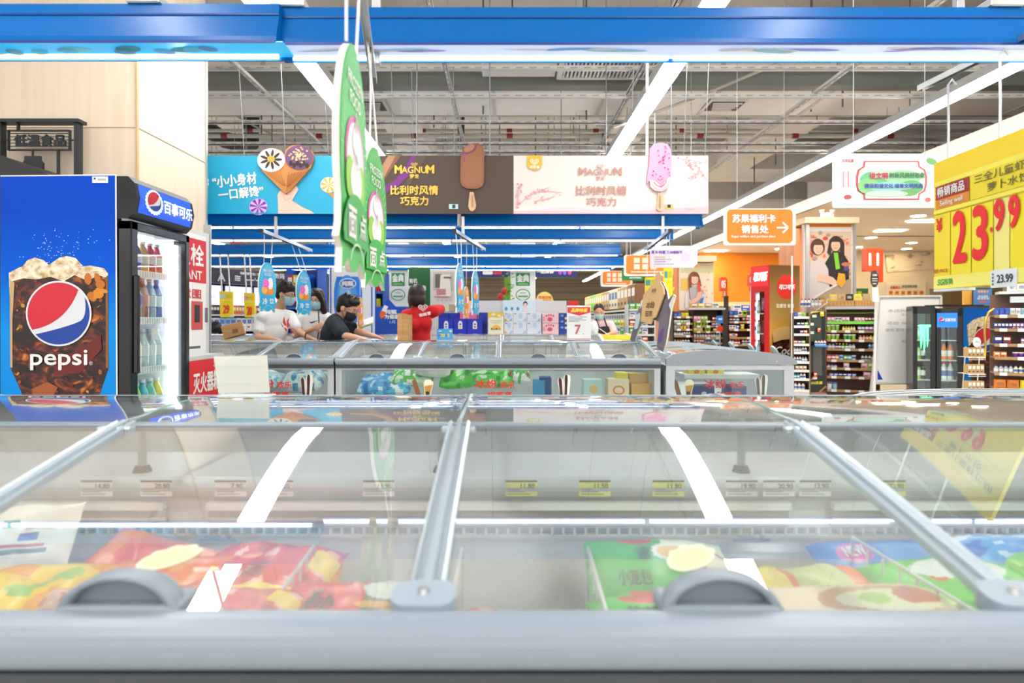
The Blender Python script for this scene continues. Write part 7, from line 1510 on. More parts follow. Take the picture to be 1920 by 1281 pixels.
b.poly([(1282, 578), (1286, 548), (1296, 536), (1312, 538), (1322, 552), (1322, 580)], M('b8bcc4'), 3); b.poly([(1284, 552), (1294, 540), (1294, 576), (1284, 578)], M('e4e4e6'), 4); b.poly([(1316, 552), (1322, 550), (1324, 566), (1318, 576)], M('e4e4e6'), 4)
face_woman(b, 1301, 523, 9, '8a4a30', 'f2cbb4', .5, 5); b.poly([(1290, 522), (1296, 514), (1296, 540), (1291, 540)], M('8a4a30'), 6); b.poly([(1308, 516), (1313, 526), (1314, 536), (1309, 538)], M('8a4a30'), 6)
b.poly([(1306, 532), (1311, 530), (1313, 546), (1308, 549)], M('e8433f'), 12); b.poly([(1290, 566), (1304, 558), (1308, 545), (1314, 546), (1314, 558), (1306, 566), (1292, 572)], M('eebfa6'), 11); b.poly([(1312, 562), (1319, 556), (1316, 568), (1311, 570)], M('3a7ad0'), 12); b.line([(1291, 538), (1293, 562)], 1.6, M('b8503a'), 9); b.done(body)
# ================================================================ checkout number lamps
for (x0, y0, x1, y1, Y, s, nm) in ((1625, 465, 1656, 508, 8.55, '11', 'before the cream wall'), (1351, 520, 1364, 546, 14.5, '05', 'before the brown shutter'), (1405, 514, 1411, 536, 13.0, '0', 'at the edge of the red cooler')):
    t = thing('checkout_sign', 'orange double-stepped checkout lamp reading %s, %s' % (s, nm), 'checkout sign', (P((x0 + x1) / 2, 0, Y).x, Y, 0)); b = Board.px(Y, .003); w = x1 - x0; h = y1 - y0
    body = b.slab(rrect(x0, y0, x0 + w * .85, y1, 1.5), .12, M('f0541a', .4)).build('lamp_box', t); b.text(s, x0 + w * .42, (y0 + y1) / 2, h * .52, WHITE, 2, w * (.56 if len(s) > 1 else .5), .05); b.done(body)
    Board.px(Y + .08).slab(rrect(x0 + w * .5, y0 + 2, x1, y1 + h * .5, 1.5), .1, M('e84a14', .4)).build('rear_lamp_box', t)
    MB().cyl((P(x0 + w * .6, 0, Y).x, Y + .06, 0), P(x0 + w * .6, y1, Y + .06), .018, M('e6e6e4'), 10).build('pole', t)
    if s == '11':
        b2 = Board.px(Y - .03, .002); cy_ = 523; mb = b2.slab(b2.epts(1640, cy_, 7.5, 16), .008, M('3a3634')); o = mb.build('hang_tag', label='dark oval hang tag with a white arrow below the orange 11 lamp', cat='tag'); b2.text('扫码', 1640, 516, 4, WHITE, 1, 8, .04); b2.rect(1635, 522, 1645, 523.5, M('e0dcd8'), 1); b2.rect(1635, 526, 1645, 527.5, M('e0dcd8'), 1); b2.line([(1636, 532), (1643, 532)], 1.6, WHITE, 1); b2.done(o)
        Board.px(Y - .02).slab([(1635, 540), (1647, 540), (1648, 566), (1636, 566)], .006, M('eceff0')).build('notice_card', label='white card hanging under the dark oval tag', cat='card')
# cream wall details: posters and worn patch
Yw_ = 18.9; b = Board.px(Yw_, .006); t = thing('notice_board', 'pale notice board with a row of small orange pictures on the cream wall', 'notice board', tuple(P(1700, 560, Yw_))); body = b.slab([(1662, 530), (1736, 526), (1736, 562), (1662, 562)], .1, M('fbeed6')).build('board', t)
b.text('温馨提示', 1678, 539, 5, M('d8503a'), 2, 18, .04); b.text('自助结账流程', 1705, 537, 5, M('7a7a6a'), 2, 28, .04)
for i in range(6): b.rect(1666 + i * 11.5, 545, 1674 + i * 11.5, 554, M('f2b46a'), 1); b.rect(1667.5 + i * 11.5, 547, 1672.5 + i * 11.5, 551, M('c8603a'), 2)
b.done(body)
mb = Board.px(18.97).slab([(1660, 478), (1752, 470), (1752, 504), (1664, 511)], .02, noisemat('worn_marble', [(.42, 'f6e6cc'), (.56, 'f0dcbc'), (.66, '9a8a70')], (3, 3, 5), 6, .6)); mb.build('stone_panel', label='mottled stone panel on the cream wall behind the orange 11 lamp', cat='wall panel')
t, b, body = panel('small dark green sign with yellow lettering behind the two-women pillar', 1600, 541, 1628, 556, 15, '1f5a30', .05, 'green_sign', 'sign', .005, poles=2); b.text('生鲜', 1608, 549, 6, M('d8e04a'), 2, 14, .04); b.done(body)
# ================================================================ checkout racks
pal = dict
def R_(i, u0, u1, sh, sz, cols, w): return (i, u0, u1, sh, sz, cols, w)
Y = 9.3; lv = [EYE + (VY - y) * (Y + .3) / F for y in (604, 620, 637, 654, 675, 690, 706, 731)]
W1 = 'of the checkout rack beside the whiteboard'
t, a = rack('wide checkout rack of snacks standing between the black end display and the whiteboard', (4.97, 9.95), (5.63, 9.65), lv, .32, 1.36, [
    R_(0, 0, .45, 'box', (.05, .08, .075), ['pink', 'cream', 'pink'], 'on the top board ' + W1), R_(0, .5, 1, 'box', (.045, .08, .07), ['pink', 'maroon', 'pink'], 'further along the top board ' + W1),
    R_(1, 0, .25, 'tub', (.055, .05, .085), ['lime'], 'on the second board ' + W1), R_(1, .28, .53, 'bottle', (.035, .035, .07), ['yellow', 'mustard'], 'on the second board ' + W1), R_(1, .56, 1, 'can', (.05, .05, .075), ['navy', 'purple', 'grey'], 'on the second board ' + W1),
    R_(2, 0, .26, 'tub', (.055, .05, .08), ['lime'], 'on the third board ' + W1), R_(2, .3, .54, 'tub', (.055, .05, .08), ['green', 'lime'], 'on the third board ' + W1), R_(2, .58, .9, 'bottle', (.045, .045, .075), ['orange', 'yellow'], 'on the third board ' + W1), R_(2, .91, 1, 'box', (.04, .05, .07), ['purple'], 'on the third board ' + W1),
    R_(3, .02, .52, 'bottle', (.045, .045, .08), ['grey', 'purple', 'green', 'grey'], 'on the fourth board ' + W1), R_(3, .75, 1, 'bottle', (.04, .04, .085), ['sky blue'], 'on the fourth board ' + W1),
    R_(4, 0, .58, 'can', (.055, .05, .075), ['red', 'orange', 'sky blue', 'green', 'teal', 'white'], 'on the fifth board ' + W1), R_(4, .62, 1, 'bottle', (.045, .045, .08), ['cream', 'grey'], 'on the fifth board ' + W1),
    R_(5, .0, .22, 'bottle', (.045, .045, .05), ['grey'], 'on the sixth board ' + W1), R_(5, .3, .5, 'box', (.08, .1, .08), ['pink', 'maroon'], 'on the sixth board ' + W1), R_(5, .62, .98, 'box', (.09, .1, .09), ['pink', 'lime', 'teal'], 'on the sixth board ' + W1),
    R_(6, .04, .56, 'box', (.06, .1, .045), ['blue', 'navy', 'blue'], 'on the seventh board ' + W1), R_(6, .66, 1, 'box', (.1, .1, .08), ['pink', 'orange', 'blue'], 'on the seventh board ' + W1),
    R_(7, .0, .28, 'tub', (.07, .07, .11), ['white', 'sky blue', 'white'], 'on the bottom board ' + W1)], sides=False)
b = a.board(1.36, .33, .003)
mb = MB(); a.box(mb, -.02, a.L + .02, -.02, .36, 1.36, 1.4, M('b9bdc2', .4)); top = mb.build('top_ledge', t); mb = MB(); a.box(mb, 0, a.L, .31, .318, 1.30, 1.305, M('7ed84a')); a.box(mb, 0, a.L, .326, .332, lv[0] - .03, lv[0] + .012, M('7ed84a')); mb.build('green_strip', t)
for i, (u0, u1, c, nm) in enumerate(((0.02, .36, 'b98a54', 'first'), (.37, .63, 'c4935a', 'second'))):
    mb = MB(); a.box(mb, u0, u1, .06, .3, 1.40, 1.49, CARD); 
    for k in range(7): a.box(mb, u0 + .01 + k * (u1 - u0) / 7, u0 + .02 + k * (u1 - u0) / 7, .3, .302, 1.405, 1.485, M('a87c48'))
    mb.build('display_tray', label='%s corrugated brown display tray on the ledge of the checkout rack beside the whiteboard' % nm, cat='tray')
stock(a.at(.03, .2, 1.49), a.at(.62, .2, 1.49), 'pouch', (.11, .05, .1), ['mustard', 'tan', 'black', 'yellow', 'tan'], 'standing in the brown display trays')
mb = MB(); a.box(mb, .64, .82, .05, .3, 1.40, 1.47, BLACK); mb.build('display_tray', label='black display tray on the ledge of the checkout rack beside the whiteboard', cat='tray')
stock(a.at(-.52, .1, 1.40), a.at(-.05, .1, 1.40), 'bottle', (.05, .05, .13), ['grey', 'white', 'grey'], 'on the ledge before the cola poster side')
# black curved end display
t = thing('end_display', 'black curved end display with gold edge and small packs, left of the wide checkout rack', 'display stand', (P(1530, 0, 9.1).x, 9.1, 0)); Yd = 9.05; b = Board.px(Yd, .003)
body = b.slab([(1513, 600), (1517, 590), (1526, 584), (1548, 584), (1549, 734), (1514, 737)], .05, M('1d1e20', .3)).build('side_panel', t)
b.poly([(1516, 600), (1519, 592), (1528, 587), (1540, 587), (1540, 640), (1516, 640)], M('3c4a40', .3), 1); b.rect(1524, 652, 1541, 704, M('55534f', .3), 1); b.rect(1516, 655, 1521, 700, M('45484a', .3), 1); b.line([(1510, 718), (1530, 706)], 3, M('a8703a'), 2); b.line([(1536, 735), (1549, 724)], 3, M('a8703a'), 2); b.text('SG苏果', 1531, 718, 5.5, M('d8d04a'), 3, 21, .05, .2); b.done(body)
MB().tube([P(1513, 645, Yd - .02), P(1512.5, 606, Yd - .02), P(1515, 594, Yd - .02), P(1524, 586, Yd - .02), P(1536, 585, Yd - .02)], .009, M('b8963c', .3, .8), 8).build('gold_tube', t)
for (x, y) in ((1527, 593), (1522, 608), (1522, 624), (1515, 676), (1528, 709)): mb = Board.px(Yd - .02).slab([(x - 4, y - 2.5), (x + 4, y - 2.5), (x + 4, y + 2.5), (x - 4, y + 2.5)], .008, WHITE); mb.build('price_label', t)
mb = MB().bx(P(1520, 0, Yd).x, P(1544, 0, Yd).x, Yd - .14, Yd - .06, P(0, 650, Yd).z, P(0, 647, Yd).z, M('2a8ad8')); mb.build('pack_tray', label='bright blue tray of small packs hung on the black end display', cat='tray')
stock((P(1521, 0, Yd).x, Yd - .1, P(0, 647, Yd).z), (P(1544, 0, Yd).x, Yd - .1, P(0, 647, Yd).z), 'bottle', (.04, .04, .075), ['cream', 'white'], 'in the bright blue tray of the black end display')
for (x, y, c, nm) in ((1535, 620, 'red', 'small red pack on the black end display'), (1528, 704, 'red', 'red pack low on the black end display'), (1541, 590, 'yellow', 'yellow pack on the shoulder of the black end display')):
    o = bpy.data.objects.new('goods_box', proto('box', .05, .03, .065, c, 0)); COL.objects.link(o); o.location = P(x, y + 3, Yd - .03); o['label'] = nm; o['category'] = 'box'
Yc_ = 8.95; lvc = [EYE + (VY - y) * Yc_ / F for y in (594, 611, 626, 645, 660, 678, 694, 710, 731)]; W2 = 'of the curved counter display'
rack('curved counter display with white price strips, beside the low end freezer', (P(1484, 0, Yc_ + .2).x, Yc_ + .2), (P(1512, 0, Yc_ + .15).x, Yc_ + .15), lvc, .2, 1.3, [R_(0, 0, 1, 'pouch', (.055, .06, .06), ['blue', 'white', 'lime'], 'on the slanted top ' + W2), R_(1, .2, 1, 'box', (.05, .06, .05), ['navy', 'green'], 'on the second board ' + W2), R_(2, .4, 1, 'box', (.05, .06, .05), ['purple', 'orange'], 'on the third board ' + W2), R_(3, 0, .9, 'box', (.05, .06, .045), ['orange', 'purple', 'lime'], 'on the fourth board ' + W2), R_(4, 0, 1, 'bottle', (.035, .04, .07), ['grey', 'white'], 'on the fifth board ' + W2), R_(5, 0, 1, 'bottle', (.035, .04, .07), ['white', 'grey'], 'on the sixth board ' + W2), R_(6, .1, 1, 'box', (.05, .06, .06), ['tan'], 'on the seventh board ' + W2), R_(7, 0, 1, 'bottle', (.04, .04, .08), ['teal', 'white'], 'on the eighth board ' + W2), R_(8, 0, 1, 'bottle', (.05, .05, .1), ['white', 'cream'], 'on the bottom board ' + W2)], M('7a6a4a'), M('6a4a3a'), 'e8e8e6', tags=False, base=M('d0ccc4'))
# far racks behind the second row
Yf = 13.0; lvf = [EYE + (VY - y) * Yf / F for y in (602, 611, 621, 632, 642, 655, 668)]; W3 = 'of the far rack under the ice-lolly poster'
t, a = rack('far snack rack standing under the poster of the woman with the ice lolly', (P(1293, 0, Yf).x, Yf), (P(1345, 0, Yf).x, Yf), lvf, .3, 1.4, [R_(0, 0, .6, 'box', (.07, .08, .1), ['pink', 'lime'], 'on the top board ' + W3), R_(0, .65, 1, 'box', (.06, .08, .08), ['maroon', 'lime'], 'on the top board, far end, ' + W3), R_(1, 0, .6, 'tub', (.06, .06, .09), ['lime'], 'on the second board ' + W3), R_(1, .65, 1, 'can', (.06, .06, .08), ['blue'], 'on the second board ' + W3), R_(2, 0, .35, 'box', (.06, .06, .08), ['yellow'], 'on the third board ' + W3), R_(2, .4, .65, 'tub', (.06, .06, .08), ['lime'], 'on the third board ' + W3), R_(2, .7, 1, 'box', (.05, .05, .06), ['mustard'], 'on the third board ' + W3), R_(3, 0, 1, 'bottle', (.055, .055, .08), ['grey', 'pink', 'grey'], 'on the fourth board ' + W3), R_(4, 0, 1, 'can', (.055, .055, .08), ['red', 'sky blue', 'white'], 'on the fifth board ' + W3), R_(5, 0, 1, 'box', (.08, .08, .08), ['white', 'pink'], 'on the sixth board ' + W3)])
mb = MB(); a.box(mb, -.1, a.L + .05, -.02, .34, 1.4, 1.44, M('c8ccd0', .4)); mb.build('top_ledge', t)
stock(a.at(-.05, .2, 1.44), a.at(a.L, .2, 1.44), 'carton', (.14, .14, .09), ['tan', 'mustard', 'tan', 'cream'], 'on the ledge of the far rack under the ice-lolly poster')
W4 = 'of the far black counter display'
rack('far black counter display at the left end of the ice-lolly rack', (P(1258, 0, 12.2).x, 12.2), (P(1291, 0, 12.2).x, 12.2), [EYE + (VY - y) * 12.2 / F for y in (594, 606, 617, 629, 644)], .25, 1.36, [R_(0, 0, 1, 'pouch', (.07, .06, .07), ['blue', 'yellow'], 'on the top ' + W4), R_(1, 0, 1, 'box', (.06, .06, .06), ['grey', 'green', 'white'], 'on the second board ' + W4), R_(2, 0, 1, 'tub', (.06, .06, .07), ['grey', 'yellow', 'yellow', 'pink'], 'on the third board ' + W4), R_(3, 0, 1, 'bottle', (.045, .045, .08), ['grey', 'cream'], 'on the fourth board ' + W4), R_(4, 0, 1, 'bottle', (.05, .05, .09), ['tan', 'cream'], 'on the fifth board ' + W4)])
W5 = 'of the black rack beside the red cooler'
rack('black snack rack with yellow tubs standing beside the red cooler', (P(1358, 0, 11.6).x, 11.6), (P(1405, 0, 11.6).x, 11.6), [EYE + (VY - y) * 11.6 / F for y in (592, 603, 617, 632, 645)], .28, 1.36, [R_(0, 0, .8, 'pouch', (.08, .06, .09), ['blue', 'white', 'lime'], 'on the top ' + W5), R_(1, 0, .45, 'box', (.06, .06, .06), ['navy', 'teal'], 'on the second board ' + W5), R_(1, .5, 1, 'box', (.06, .06, .07), ['maroon', 'grey'], 'on the second board ' + W5), R_(2, 0, .4, 'box', (.06, .06, .07), ['white', 'blue'], 'on the third board ' + W5), R_(2, .45, .75, 'tub', (.07, .06, .09), ['yellow'], 'on the third board ' + W5), R_(2, .8, 1, 'tub', (.06, .06, .07), ['red'], 'on the third board ' + W5), R_(3, 0, .4, 'box', (.05, .06, .07), ['orange', 'sky blue', 'red'], 'on the fourth board ' + W5), R_(4, 0, .45, 'bottle', (.05, .05, .09), ['grey', 'red'], 'on the fifth board ' + W5), R_(4, .5, 1, 'bottle', (.055, .05, .09), ['cream', 'white'], 'on the fifth board ' + W5)])
t = thing('blue_queue_sign', 'small blue sign on a clear stand between the two far racks', 'sign', (P(1350, 0, 11.4).x, 11.4, 0)); b = Board.px(11.4, .003); body = b.slab([(1344, 592), (1356, 592), (1356, 606), (1344, 606)], .02, M('1f7fe0')).build('board', t); b.rect(1347, 597, 1354, 600, WHITE, 1); b.done(body); MB().cyl((P(1350, 0, 11.4).x, 11.42, 0), P(1350, 606, 11.42), .012, STEEL, 8).build('pole', t); c = P(1350, 616, 11.38); MB().prism(b.epts(0, 0, .055, .055, 22, 0, 360, 8), -.01, .01, M('e0301c'), lambda u, v, d: c + Vector((u, d, v))).build('red_badge', t)
mb = Board.px(12.8).slab([(1256, 556), (1266, 538), (1266, 712), (1256, 712)], .3, M('d8a020')); mb.build('yellow_display', label='narrow yellow and brown display stand behind the yellow price pockets', cat='display stand')
mb = Board.px(13.4).slab([(1360, 555), (1366, 555), (1366, 707), (1359, 707)], .1, M('2c2826')); mb.build('dark_dispenser', label='narrow dark dispenser under the orange 05 lamp', cat='dispenser')
stock((P(1372, 0, 12.2).x, 12.2, EYE + (VY - 583) * 12.2 / F), (P(1406, 0, 12.2).x, 12.2, EYE + (VY - 583) * 12.2 / F), 'carton', (.16, .15, .11), ['white', 'blue'], 'on the ledge above the black rack'); mb = MB().bx(P(1370, 0, 12.2).x, P(1408, 0, 12.2).x, 12.0, 12.4, 0, EYE + (VY - 583) * 12.2 / F, M('c8ccd0')); mb.build('counter_ledge', label='pale counter ledge behind the black rack', cat='counter')
# ================================================================ red cola cooler
Yk = 9.4; A = Vector((P(1408, 0, Yk + .35).x, Yk + .35, 0)); Bc = Vector((P(1443, 0, Yk).x, Yk, 0)); Cc = Vector((P(1499, 0, Yk + .12).x, Yk + .12, 0))
t = thing('drinks_cooler', 'tall red drinks cooler with a brown cola picture on its side, before the two-women pillar', 'drinks cooler', tuple((A + Cc) / 2)); zt_ = EYE + (VY - 497) * Yk / F
Dd = A + Cc - Bc; mb = MB(); vs = [Vector((p.x, p.y, z)) for z in (0, zt_) for p in (A, Bc, Cc, Dd)]; rm = M('c8191f', .3)
mb.add(vs, [(4, 5, 6, 7), (0, 3, 2, 1), (1, 2, 6, 5), (2, 3, 7, 6), (3, 0, 4, 7)], rm)
f_ = lambda s, z: A.lerp(Bc, s) + Vector((0, 0, z))
for (s0, s1, z0, z1) in ((0, .2, 0, zt_), (.72, 1, 0, zt_), (.2, .72, 1.62, zt_), (.2, .72, 0, .3)): mb.add([f_(s0, z0), f_(s1, z0), f_(s1, z1), f_(s0, z1)], [(0, 1, 2, 3)], rm)
nI = Vector((0, .18, 0)); mb.add([f_(.2, .3) + nI, f_(.72, .3) + nI, f_(.72, 1.62) + nI, f_(.2, 1.62) + nI], [(0, 1, 2, 3)], M('eef2f6')); mb.build('cabinet', t, fix=False)
dv = (Bc - A).normalized(); out = Vector((dv.y, -dv.x, 0)); b = Board(A + Vector((0, 0, zt_)) + out * .004, dv, (0, 0, -1), .003); Lf = (Bc - A).length
b.rect(.02, .02, Lf - .02, .30, M('c8191f', .4, 0, .6), 1); b.text('可口可乐', Lf * .55, .16, .13, M('ffffff', .5, 0, 1.2), 3, Lf * .7, .05, .25); b.done(t)
MB().add([f_(.2, .3) + out * .003, f_(.72, .3) + out * .003, f_(.72, 1.62) + out * .003, f_(.2, 1.62) + out * .003], [(0, 1, 2, 3)], GLASS).add([f_(.2, .3) - out * .003, f_(.72, .3) - out * .003, f_(.72, 1.62) - out * .003, f_(.2, 1.62) - out * .003], [(0, 1, 2, 3)], GLASS).build('door_glass', t)
p0 = f_(.27, .35) - out * .03; MB().cyl(p0, f_(.27, 1.58) - out * .03, .012, M('ffffff', .5, 0, 5), 8).build('inner_lamp', t)
for z in (1.3, 1.0, .7): MB().add([f_(.2, z) + nI * .1, f_(.72, z) + nI * .1, f_(.72, z) + nI, f_(.2, z) + nI, f_(.2, z - .015) + nI * .1, f_(.72, z - .015) + nI * .1], [(0, 1, 2, 3), (0, 4, 5, 1)], M('e6eaee')).build('shelf', t); stock(f_(.32, z) + nI * .5, f_(.72, z) + nI * .5, 'bottle', (.055, .055, .2), ['white', 'grey', 'red'], 'on the %s board of the red cooler' % {1.3: 'upper', 1.0: 'middle', .7: 'lower'}[z])
dv = (Cc - Bc).normalized(); out = Vector((dv.y, -dv.x, 0)); Ls = (Cc - Bc).length; b = Board(Bc + Vector((0, 0, zt_)) + out * .005, dv, (0, 0, -1), .003)
gm = gradmat('printed_brown_gradient', 0, zt_, [(0, '4a2a12'), (.3, 'a8702c'), (.5, 'd8a040'), (.62, 'b08a48'), (1, '6a4a28')]); mb = b.slab([(0, 0), (Ls, 0), (Ls, zt_), (0, zt_)], .004, gm); pn = mb.build('side_picture', t)
b.ell(Ls * .56, .32, .17, .18, M('d8261c'), 1); b.text('可口可乐', Ls * .56, .32, .07, WHITE, 3, .27, .05, .25); b.text('这感觉 够爽', Ls * .5, .6, .06, M('f2e6c8'), 2, .3, .04)
b.poly([(.04, 1.0), (Ls * .5, .92), (Ls, .96), (Ls, 1.9), (.1, 1.9), (.04, 1.3)], COLA, 1); b.poly([(.04, 1.0), (.12, .93), (.25, .9), (Ls, .94), (Ls, 1.08), (.2, 1.1), (.06, 1.14)], M('d8b070'), 2); b.text('Coca', Ls * .5, 1.26, .12, WHITE, 4, Ls * .68, .03, .3); b.text('Cola', Ls * .66, 1.46, .09, M('e8b070'), 3, Ls * .4, .03, .3); b.done(pn)
# thin white pole by the cooler
MB().cyl((P(1485, 0, 9.0).x, 9.0, 0), P(1485, 480, 9.0), .012, WHITE, 8).build('white_pole', label='thin white pole standing in front of the cola picture', cat='pole')
# ================================================================ whiteboard
Yq = 9.0; t = thing('whiteboard', 'white A-frame whiteboard with faint handwriting in front of the checkout racks', 'whiteboard', (P(1690, 0, Yq).x, Yq, 0))
q = lambda x, y, dy=0: P(x, y, Yq + dy); zf = 600 + EYE * F / Yq
b = Board.px(Yq, .003); b.slab([(1651, 560), (1762, 556), (1760, 718), (1638, 719)], .02, M('ffffff', .12)).build('board', t)
fr = MB(); fm = M('d2d2cc', .4)
for p0, p1, w in (((1648, 557), (1764, 556), .03), ((1638, 719), (1762, 718), .03), ((1648, 557), (1633, zf), .03), ((1764, 556), (1768, zf), .03)): fr.cyl(q(*p0, -.012), q(*p1, -.012), .02, fm, 6)
fr.build('frame', t)
fr = MB(); fr.cyl(q(1652, 560, .05), Vector((q(1646, 0).x, Yq + .22, 0)), .016, fm, 6); fr.cyl(q(1760, 560, .05), Vector((q(1758, 0).x, Yq + .22, 0)), .016, fm, 6); fr.build('rear_leg', t)
rr = random.Random(12)
for (y, s, x0, x1) in ((583, '本店网址', 1664, 1712), (590, '会员优惠', 1690, 1716), (606, '活动 充值', 1662, 1712), (619, '使用 即可 使用', 1660, 1714), (640, '谢谢合作', 1690, 1714), (648, 'Suguo', 1698, 1714)): b.text(s, (x0 + x1) / 2, y, 6, M('9fa6ac'), 1, x1 - x0, .0)
b.poly([(1645, 693), (1655, 712), (1645, 712)], M('2a3fc0'), 1); b.done(t, 'print', 'handwriting')
# ================================================================ small coolers behind the whiteboard
def small_cooler(label, x0, x1, y0, Y, dep, head, headcol):
    X0, X1 = P(x0, 0, Y).x, P(x1, 0, Y).x; zt = EYE + (VY - y0) * Y / F; t = thing('drinks_cooler', label, 'drinks cooler', ((X0 + X1) / 2, Y, 0)); w = X1 - X0; km = M('141517', .25)
    MB().bx(X0, X0 + .03, Y + .02, Y + dep, 0, zt, km).bx(X1 - .03, X1, Y + .02, Y + dep, 0, zt, km).bx(X0, X1, Y + dep - .03, Y + dep, 0, zt, km).bx(X0, X1, Y + .02, Y + dep, zt - .06, zt, km).bx(X0, X1, Y + .02, Y + dep, 0, .16, km).build('cabinet', t)
    d = MB().bx(X0, X0 + .05, Y - .03, Y + .02, .16, zt - .02, km).bx(X1 - .05, X1, Y - .03, Y + .02, .16, zt - .02, km).bx(X0, X1, Y - .03, Y + .02, zt - .1, zt - .02, km).bx(X0, X1, Y - .03, Y + .02, .16, .22, km).build('door', t)
    MB().bx(X0 + .05, X1 - .05, Y - .01, Y - .004, .22, zt - .1, GLASS).build('door_glass', d)
    MB().bx(X0 + .035, X1 - .035, Y + dep - .05, Y + dep - .035, .16, zt - .06, M('cfdde0')).build('liner', t)
    MB().bx(X0 + .04, X0 + .055, Y + .05, Y + .07, .25, zt - .12, M('f4fff8', .5, 0, 4)).build('inner_lamp', t)
    for z in (.42, .68, .94): MB().bx(X0 + .035, X1 - .035, Y + .06, Y + dep - .06, z - .012, z, M('dfe6e8')).build('shelf', t)
    return t, X0, X1, zt
t, X0, X1, zt_ = small_cooler('small black cooler with a green glowing claw-like sign on its glass, beside the whiteboard', 1714, 1750, 574, 8.3, .5, 'g', '')
b = Board.px(8.3 - .014, .002); gg = M('4dff8a', .4, 0, 2.2)
for (x, y0, y1) in ((1729, 612, 655), (1734, 612, 662), (1739, 612, 652)): b.poly([(x - 2.4, y0), (x + 2, y0), (x + 1.4, y1 - 12), (x - .4, y1), (x - 1.4, y1 - 10)], gg, 1)
b.poly([(1723, 611), (1727, 609), (1744, 609), (1744, 613), (1727, 614)], gg, 2); b.done(t, 'lit_emblem')
t.rotation_euler[2] = CR = -.42
for z in (.42, .68, .94): stock((X0 + .07, 8.5, z), (X1 - .04, 8.5, z), 'can', (.055, .055, .16), ['lime', 'black', 'yellow'] if z < .9 else ['grey', 'lime'], 'on the %s shelf of the green lit cooler' % {.42: 'low', .68: 'middle', .94: 'high'}[z], piv=t.location, rot=CR)
t, X0, X1, zt_ = small_cooler('small black cooler with a blue cola panel on its door and orange bottles inside', 1759, 1799, 578, 8.2, .55, 'p', '')
b = Board.px(8.2 - .034, .002); mb = b.slab([(1763, 587), (1795, 587), (1795, 614), (1763, 614)], .01, M('1464d8', .4, 0, .7)); o = mb.build('door_panel', t); globe(b, 1770, 600, 4.5, 1); b.text('百事可乐', 1784, 600, 6, WHITE, 4, 17, .04); b.done(o)
for z in (.42, .68): stock((X0 + .08, 8.4, z), (X1 - .03, 8.4, z), 'bottle', (.075, .075, .24), ['orange'] if z > .5 else ['white'], 'on the %s shelf of the blue panelled cooler' % ('upper' if z > .5 else 'lower'), piv=t.location, rot=CR)
t.rotation_euler[2] = CR
MB().bx(P(1752, 0, 8.5).x, P(1840, 0, 8.5).x, 8.45, 8.7, 1.38, 1.40, BLACK).build('top_board', label='flat black board lying across the small coolers', cat='board')
Yp = 9.3; t = thing('cola_display', 'blue cola picture panel with a foaming glass, beside the small coolers', 'display panel', (P(1845, 0, Yp).x, Yp, 0)); b = Board.px(Yp, .002); zf = 600 + EYE * F / Yp
gm = gradmat('printed_blue_gradient_small', .3, 1.4, [(0, '1280d8'), (.6, '1474d0'), (1, '0d5ab8')]); body = b.slab([(1806, 577), (1880, 577), (1880, zf), (1806, zf)], .6, gm, BLACK).build('picture_panel', t)
b.poly([(1814, 618), (1818, 606), (1832, 596), (1850, 592), (1880, 592), (1880, zf), (1826, zf), (1818, 690)], COLA, 1); b.poly([(1813, 610), (1824, 600), (1840, 594), (1880, 590), (1880, 612), (1850, 618), (1832, 612), (1824, 640), (1816, 650)], FOAM, 2); globe(b, 1848, 637, 22, 3); b.done(body)
t, b, body = panel('blue notice card with white text standing on the black cooler board', 1826, 542, 1860, 573, 8.55, '4f86d0', .01, 'notice_card', 'notice card', .002); b.text('温馨提示', 1843, 547, 5, M('f2b48a'), 2, 21, .04); b.text('商品谢绝', 1843, 556, 4, WHITE, 2, 18, .02); b.text('尝试饮用', 1843, 560, 4, WHITE, 2, 22, .02); b.text('谢谢配合', 1843, 566, 4, M('e87a6a'), 2, 16, .03); b.done(body)
mb = Board.px(8.62).slab([(1808, 545), (1822, 545), (1822, 571), (1808, 572)], .04, M('f2b04a')); mb.build('amber_card', label='amber card leaning behind the blue notice card', cat='card')
mb = Board.px(12.5).slab([(1768, 540), (1880, 540), (1880, 715), (1768, 715)], .4, M('6a5532')); mb.build('brown_cupboard', label='brown cupboard top behind the small coolers', cat='cupboard')
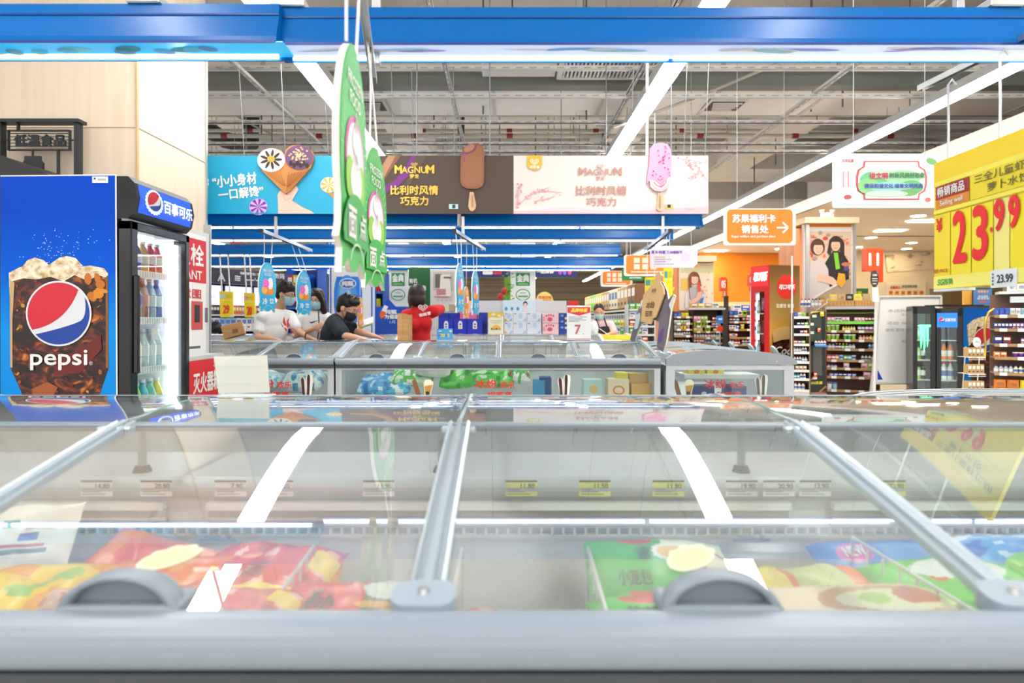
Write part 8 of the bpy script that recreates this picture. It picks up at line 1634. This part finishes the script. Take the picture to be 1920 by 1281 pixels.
# ================================================================ right-hand snack rack
Yr = 7.25; lvr = [EYE + (VY - y) * Yr / F for y in (591, 617, 646, 671, 701, 731)]; W6 = 'of the big snack rack at the right border'
t, a = rack('big snack rack with white price labels and a curved brass tube, at the right border', (P(1856, 0, 7.7).x, 7.7), (P(1856, 0, 7.7).x + 1.0, 7.12), lvr, .34, 1.5, [
    R_(0, 0, .5, 'pouch', (.05, .08, .08), ['blue', 'white', 'sky blue', 'navy', 'blue'], 'on the top board ' + W6), R_(0, .5, 1, 'pouch', (.05, .08, .09), ['white', 'blue', 'white'], 'further along the top board ' + W6),
    R_(1, 0, .4, 'box', (.034, .08, .07), ['navy', 'purple', 'navy'], 'on the second board ' + W6), R_(1, .42, 1, 'box', (.05, .08, .06), ['green', 'white', 'red'], 'on the second board ' + W6),
    R_(2, 0, .2, 'box', (.08, .1, .09), ['navy', 'maroon'], 'on the third board ' + W6), R_(2, .21, .5, 'box', (.045, .08, .07), ['purple', 'pink', 'navy'], 'on the third board ' + W6), R_(2, .52, 1, 'box', (.08, .08, .06), ['white', 'blue', 'orange'], 'on the third board ' + W6),
    R_(3, 0, .15, 'box', (.06, .08, .06), ['orange'], 'on the fourth board ' + W6), R_(3, .15, .3, 'tub', (.05, .05, .06), ['purple'], 'on the fourth board ' + W6), R_(3, .3, .6, 'tub', (.07, .07, .06), ['teal', 'sky blue'], 'on the fourth board ' + W6), R_(3, .65, 1, 'tub', (.06, .06, .06), ['white'], 'on the fourth board ' + W6),
    R_(4, 0, .45, 'bottle', (.045, .05, .09), ['grey', 'cream', 'white'], 'on the fifth board ' + W6), R_(4, .5, 1, 'bottle', (.05, .05, .1), ['white', 'grey'], 'on the fifth board ' + W6),
    R_(5, 0, .4, 'pouch', (.12, .1, .1), ['orange', 'yellow'], 'on the bottom board ' + W6), R_(5, .45, 1, 'pouch', (.08, .1, .11), ['maroon', 'purple', 'pink', 'orange'], 'on the bottom board ' + W6)], M('5a4a40'), M('7a5a4a'), sides=False)
MB().tube([P(1864, 579, Yr - .03), P(1854, 586, Yr - .03), P(1848, 600, Yr - .03), P(1846, 620, Yr - .03), P(1848, 650, Yr - .03), P(1847, 668, Yr - .03), P(1840, 674, Yr - .03)], .012, M('c8a24a', .25, .8), 8).build('brass_tube', t)
mb = MB(); a.box(mb, .05, a.L, .0, .3, 1.5, 1.53, M('cfd6dc', .3)); mb.build('top_ledge', t); mb = MB(); a.box(mb, .16, a.L, .2, .26, 1.40, 1.47, M('d8e2ea', .3)); mb.build('acrylic_tray', t)
stock(a.at(.14, .15, 1.53), a.at(a.L, .15, 1.53), 'pouch', (.09, .08, .1), ['white', 'red', 'white', 'sky blue'], 'on the ledge of the big snack rack')
# wire stand with small brown cartons
Ys = 6.7; t = thing('wire_stand', 'white wire stand holding small tan cartons beside the big snack rack', 'wire stand', (P(1824, 0, Ys).x, Ys, 0)); mb = MB()
for x in (1811, 1838): mb.cyl((P(x, 0, Ys).x, Ys + .1, 0), P(x, 650, Ys + .1), .005, WHITE, 6)
mb.build('upright', t)
for n_, y in enumerate((669, 700, 731)):
    z = EYE + (VY - y) * Ys / F; xa, xb = P(1808, 0, Ys).x, P(1840, 0, Ys).x; m_ = MB().bx(xa, xb, Ys - .06, Ys + .1, z - .005, z, WHITE)
    for dz in (.012, .03): m_.cyl((xa, Ys - .062, z + dz - .04), (xb, Ys - .062, z + dz - .04), .003, WHITE, 6)
    m_.build('wire_shelf', t); stock((xa + .005, Ys - .01, z), (xb, Ys - .01, z), 'carton', (.043, .07, .095), ['tan'], 'on the %s wire shelf of the white wire stand' % ('top', 'middle', 'bottom')[n_])
t = thing('round_tag', 'round white tag standing on the white wire stand', 'tag', tuple(P(1833, 655, Ys))); b = Board.px(Ys - .02, .002); b.slab(b.epts(1832, 642, 7.5, 9.5), .006, M('eef3f6', .3)).build('disc', t); b.text('SG', 1832, 641, 3, M('8a949c'), 1, 6, .03); b.done(t); MB().cyl(P(1832, 650, Ys - .016), P(1832, 672, Ys - .016), .004, STEEL, 6).build('stem', t)
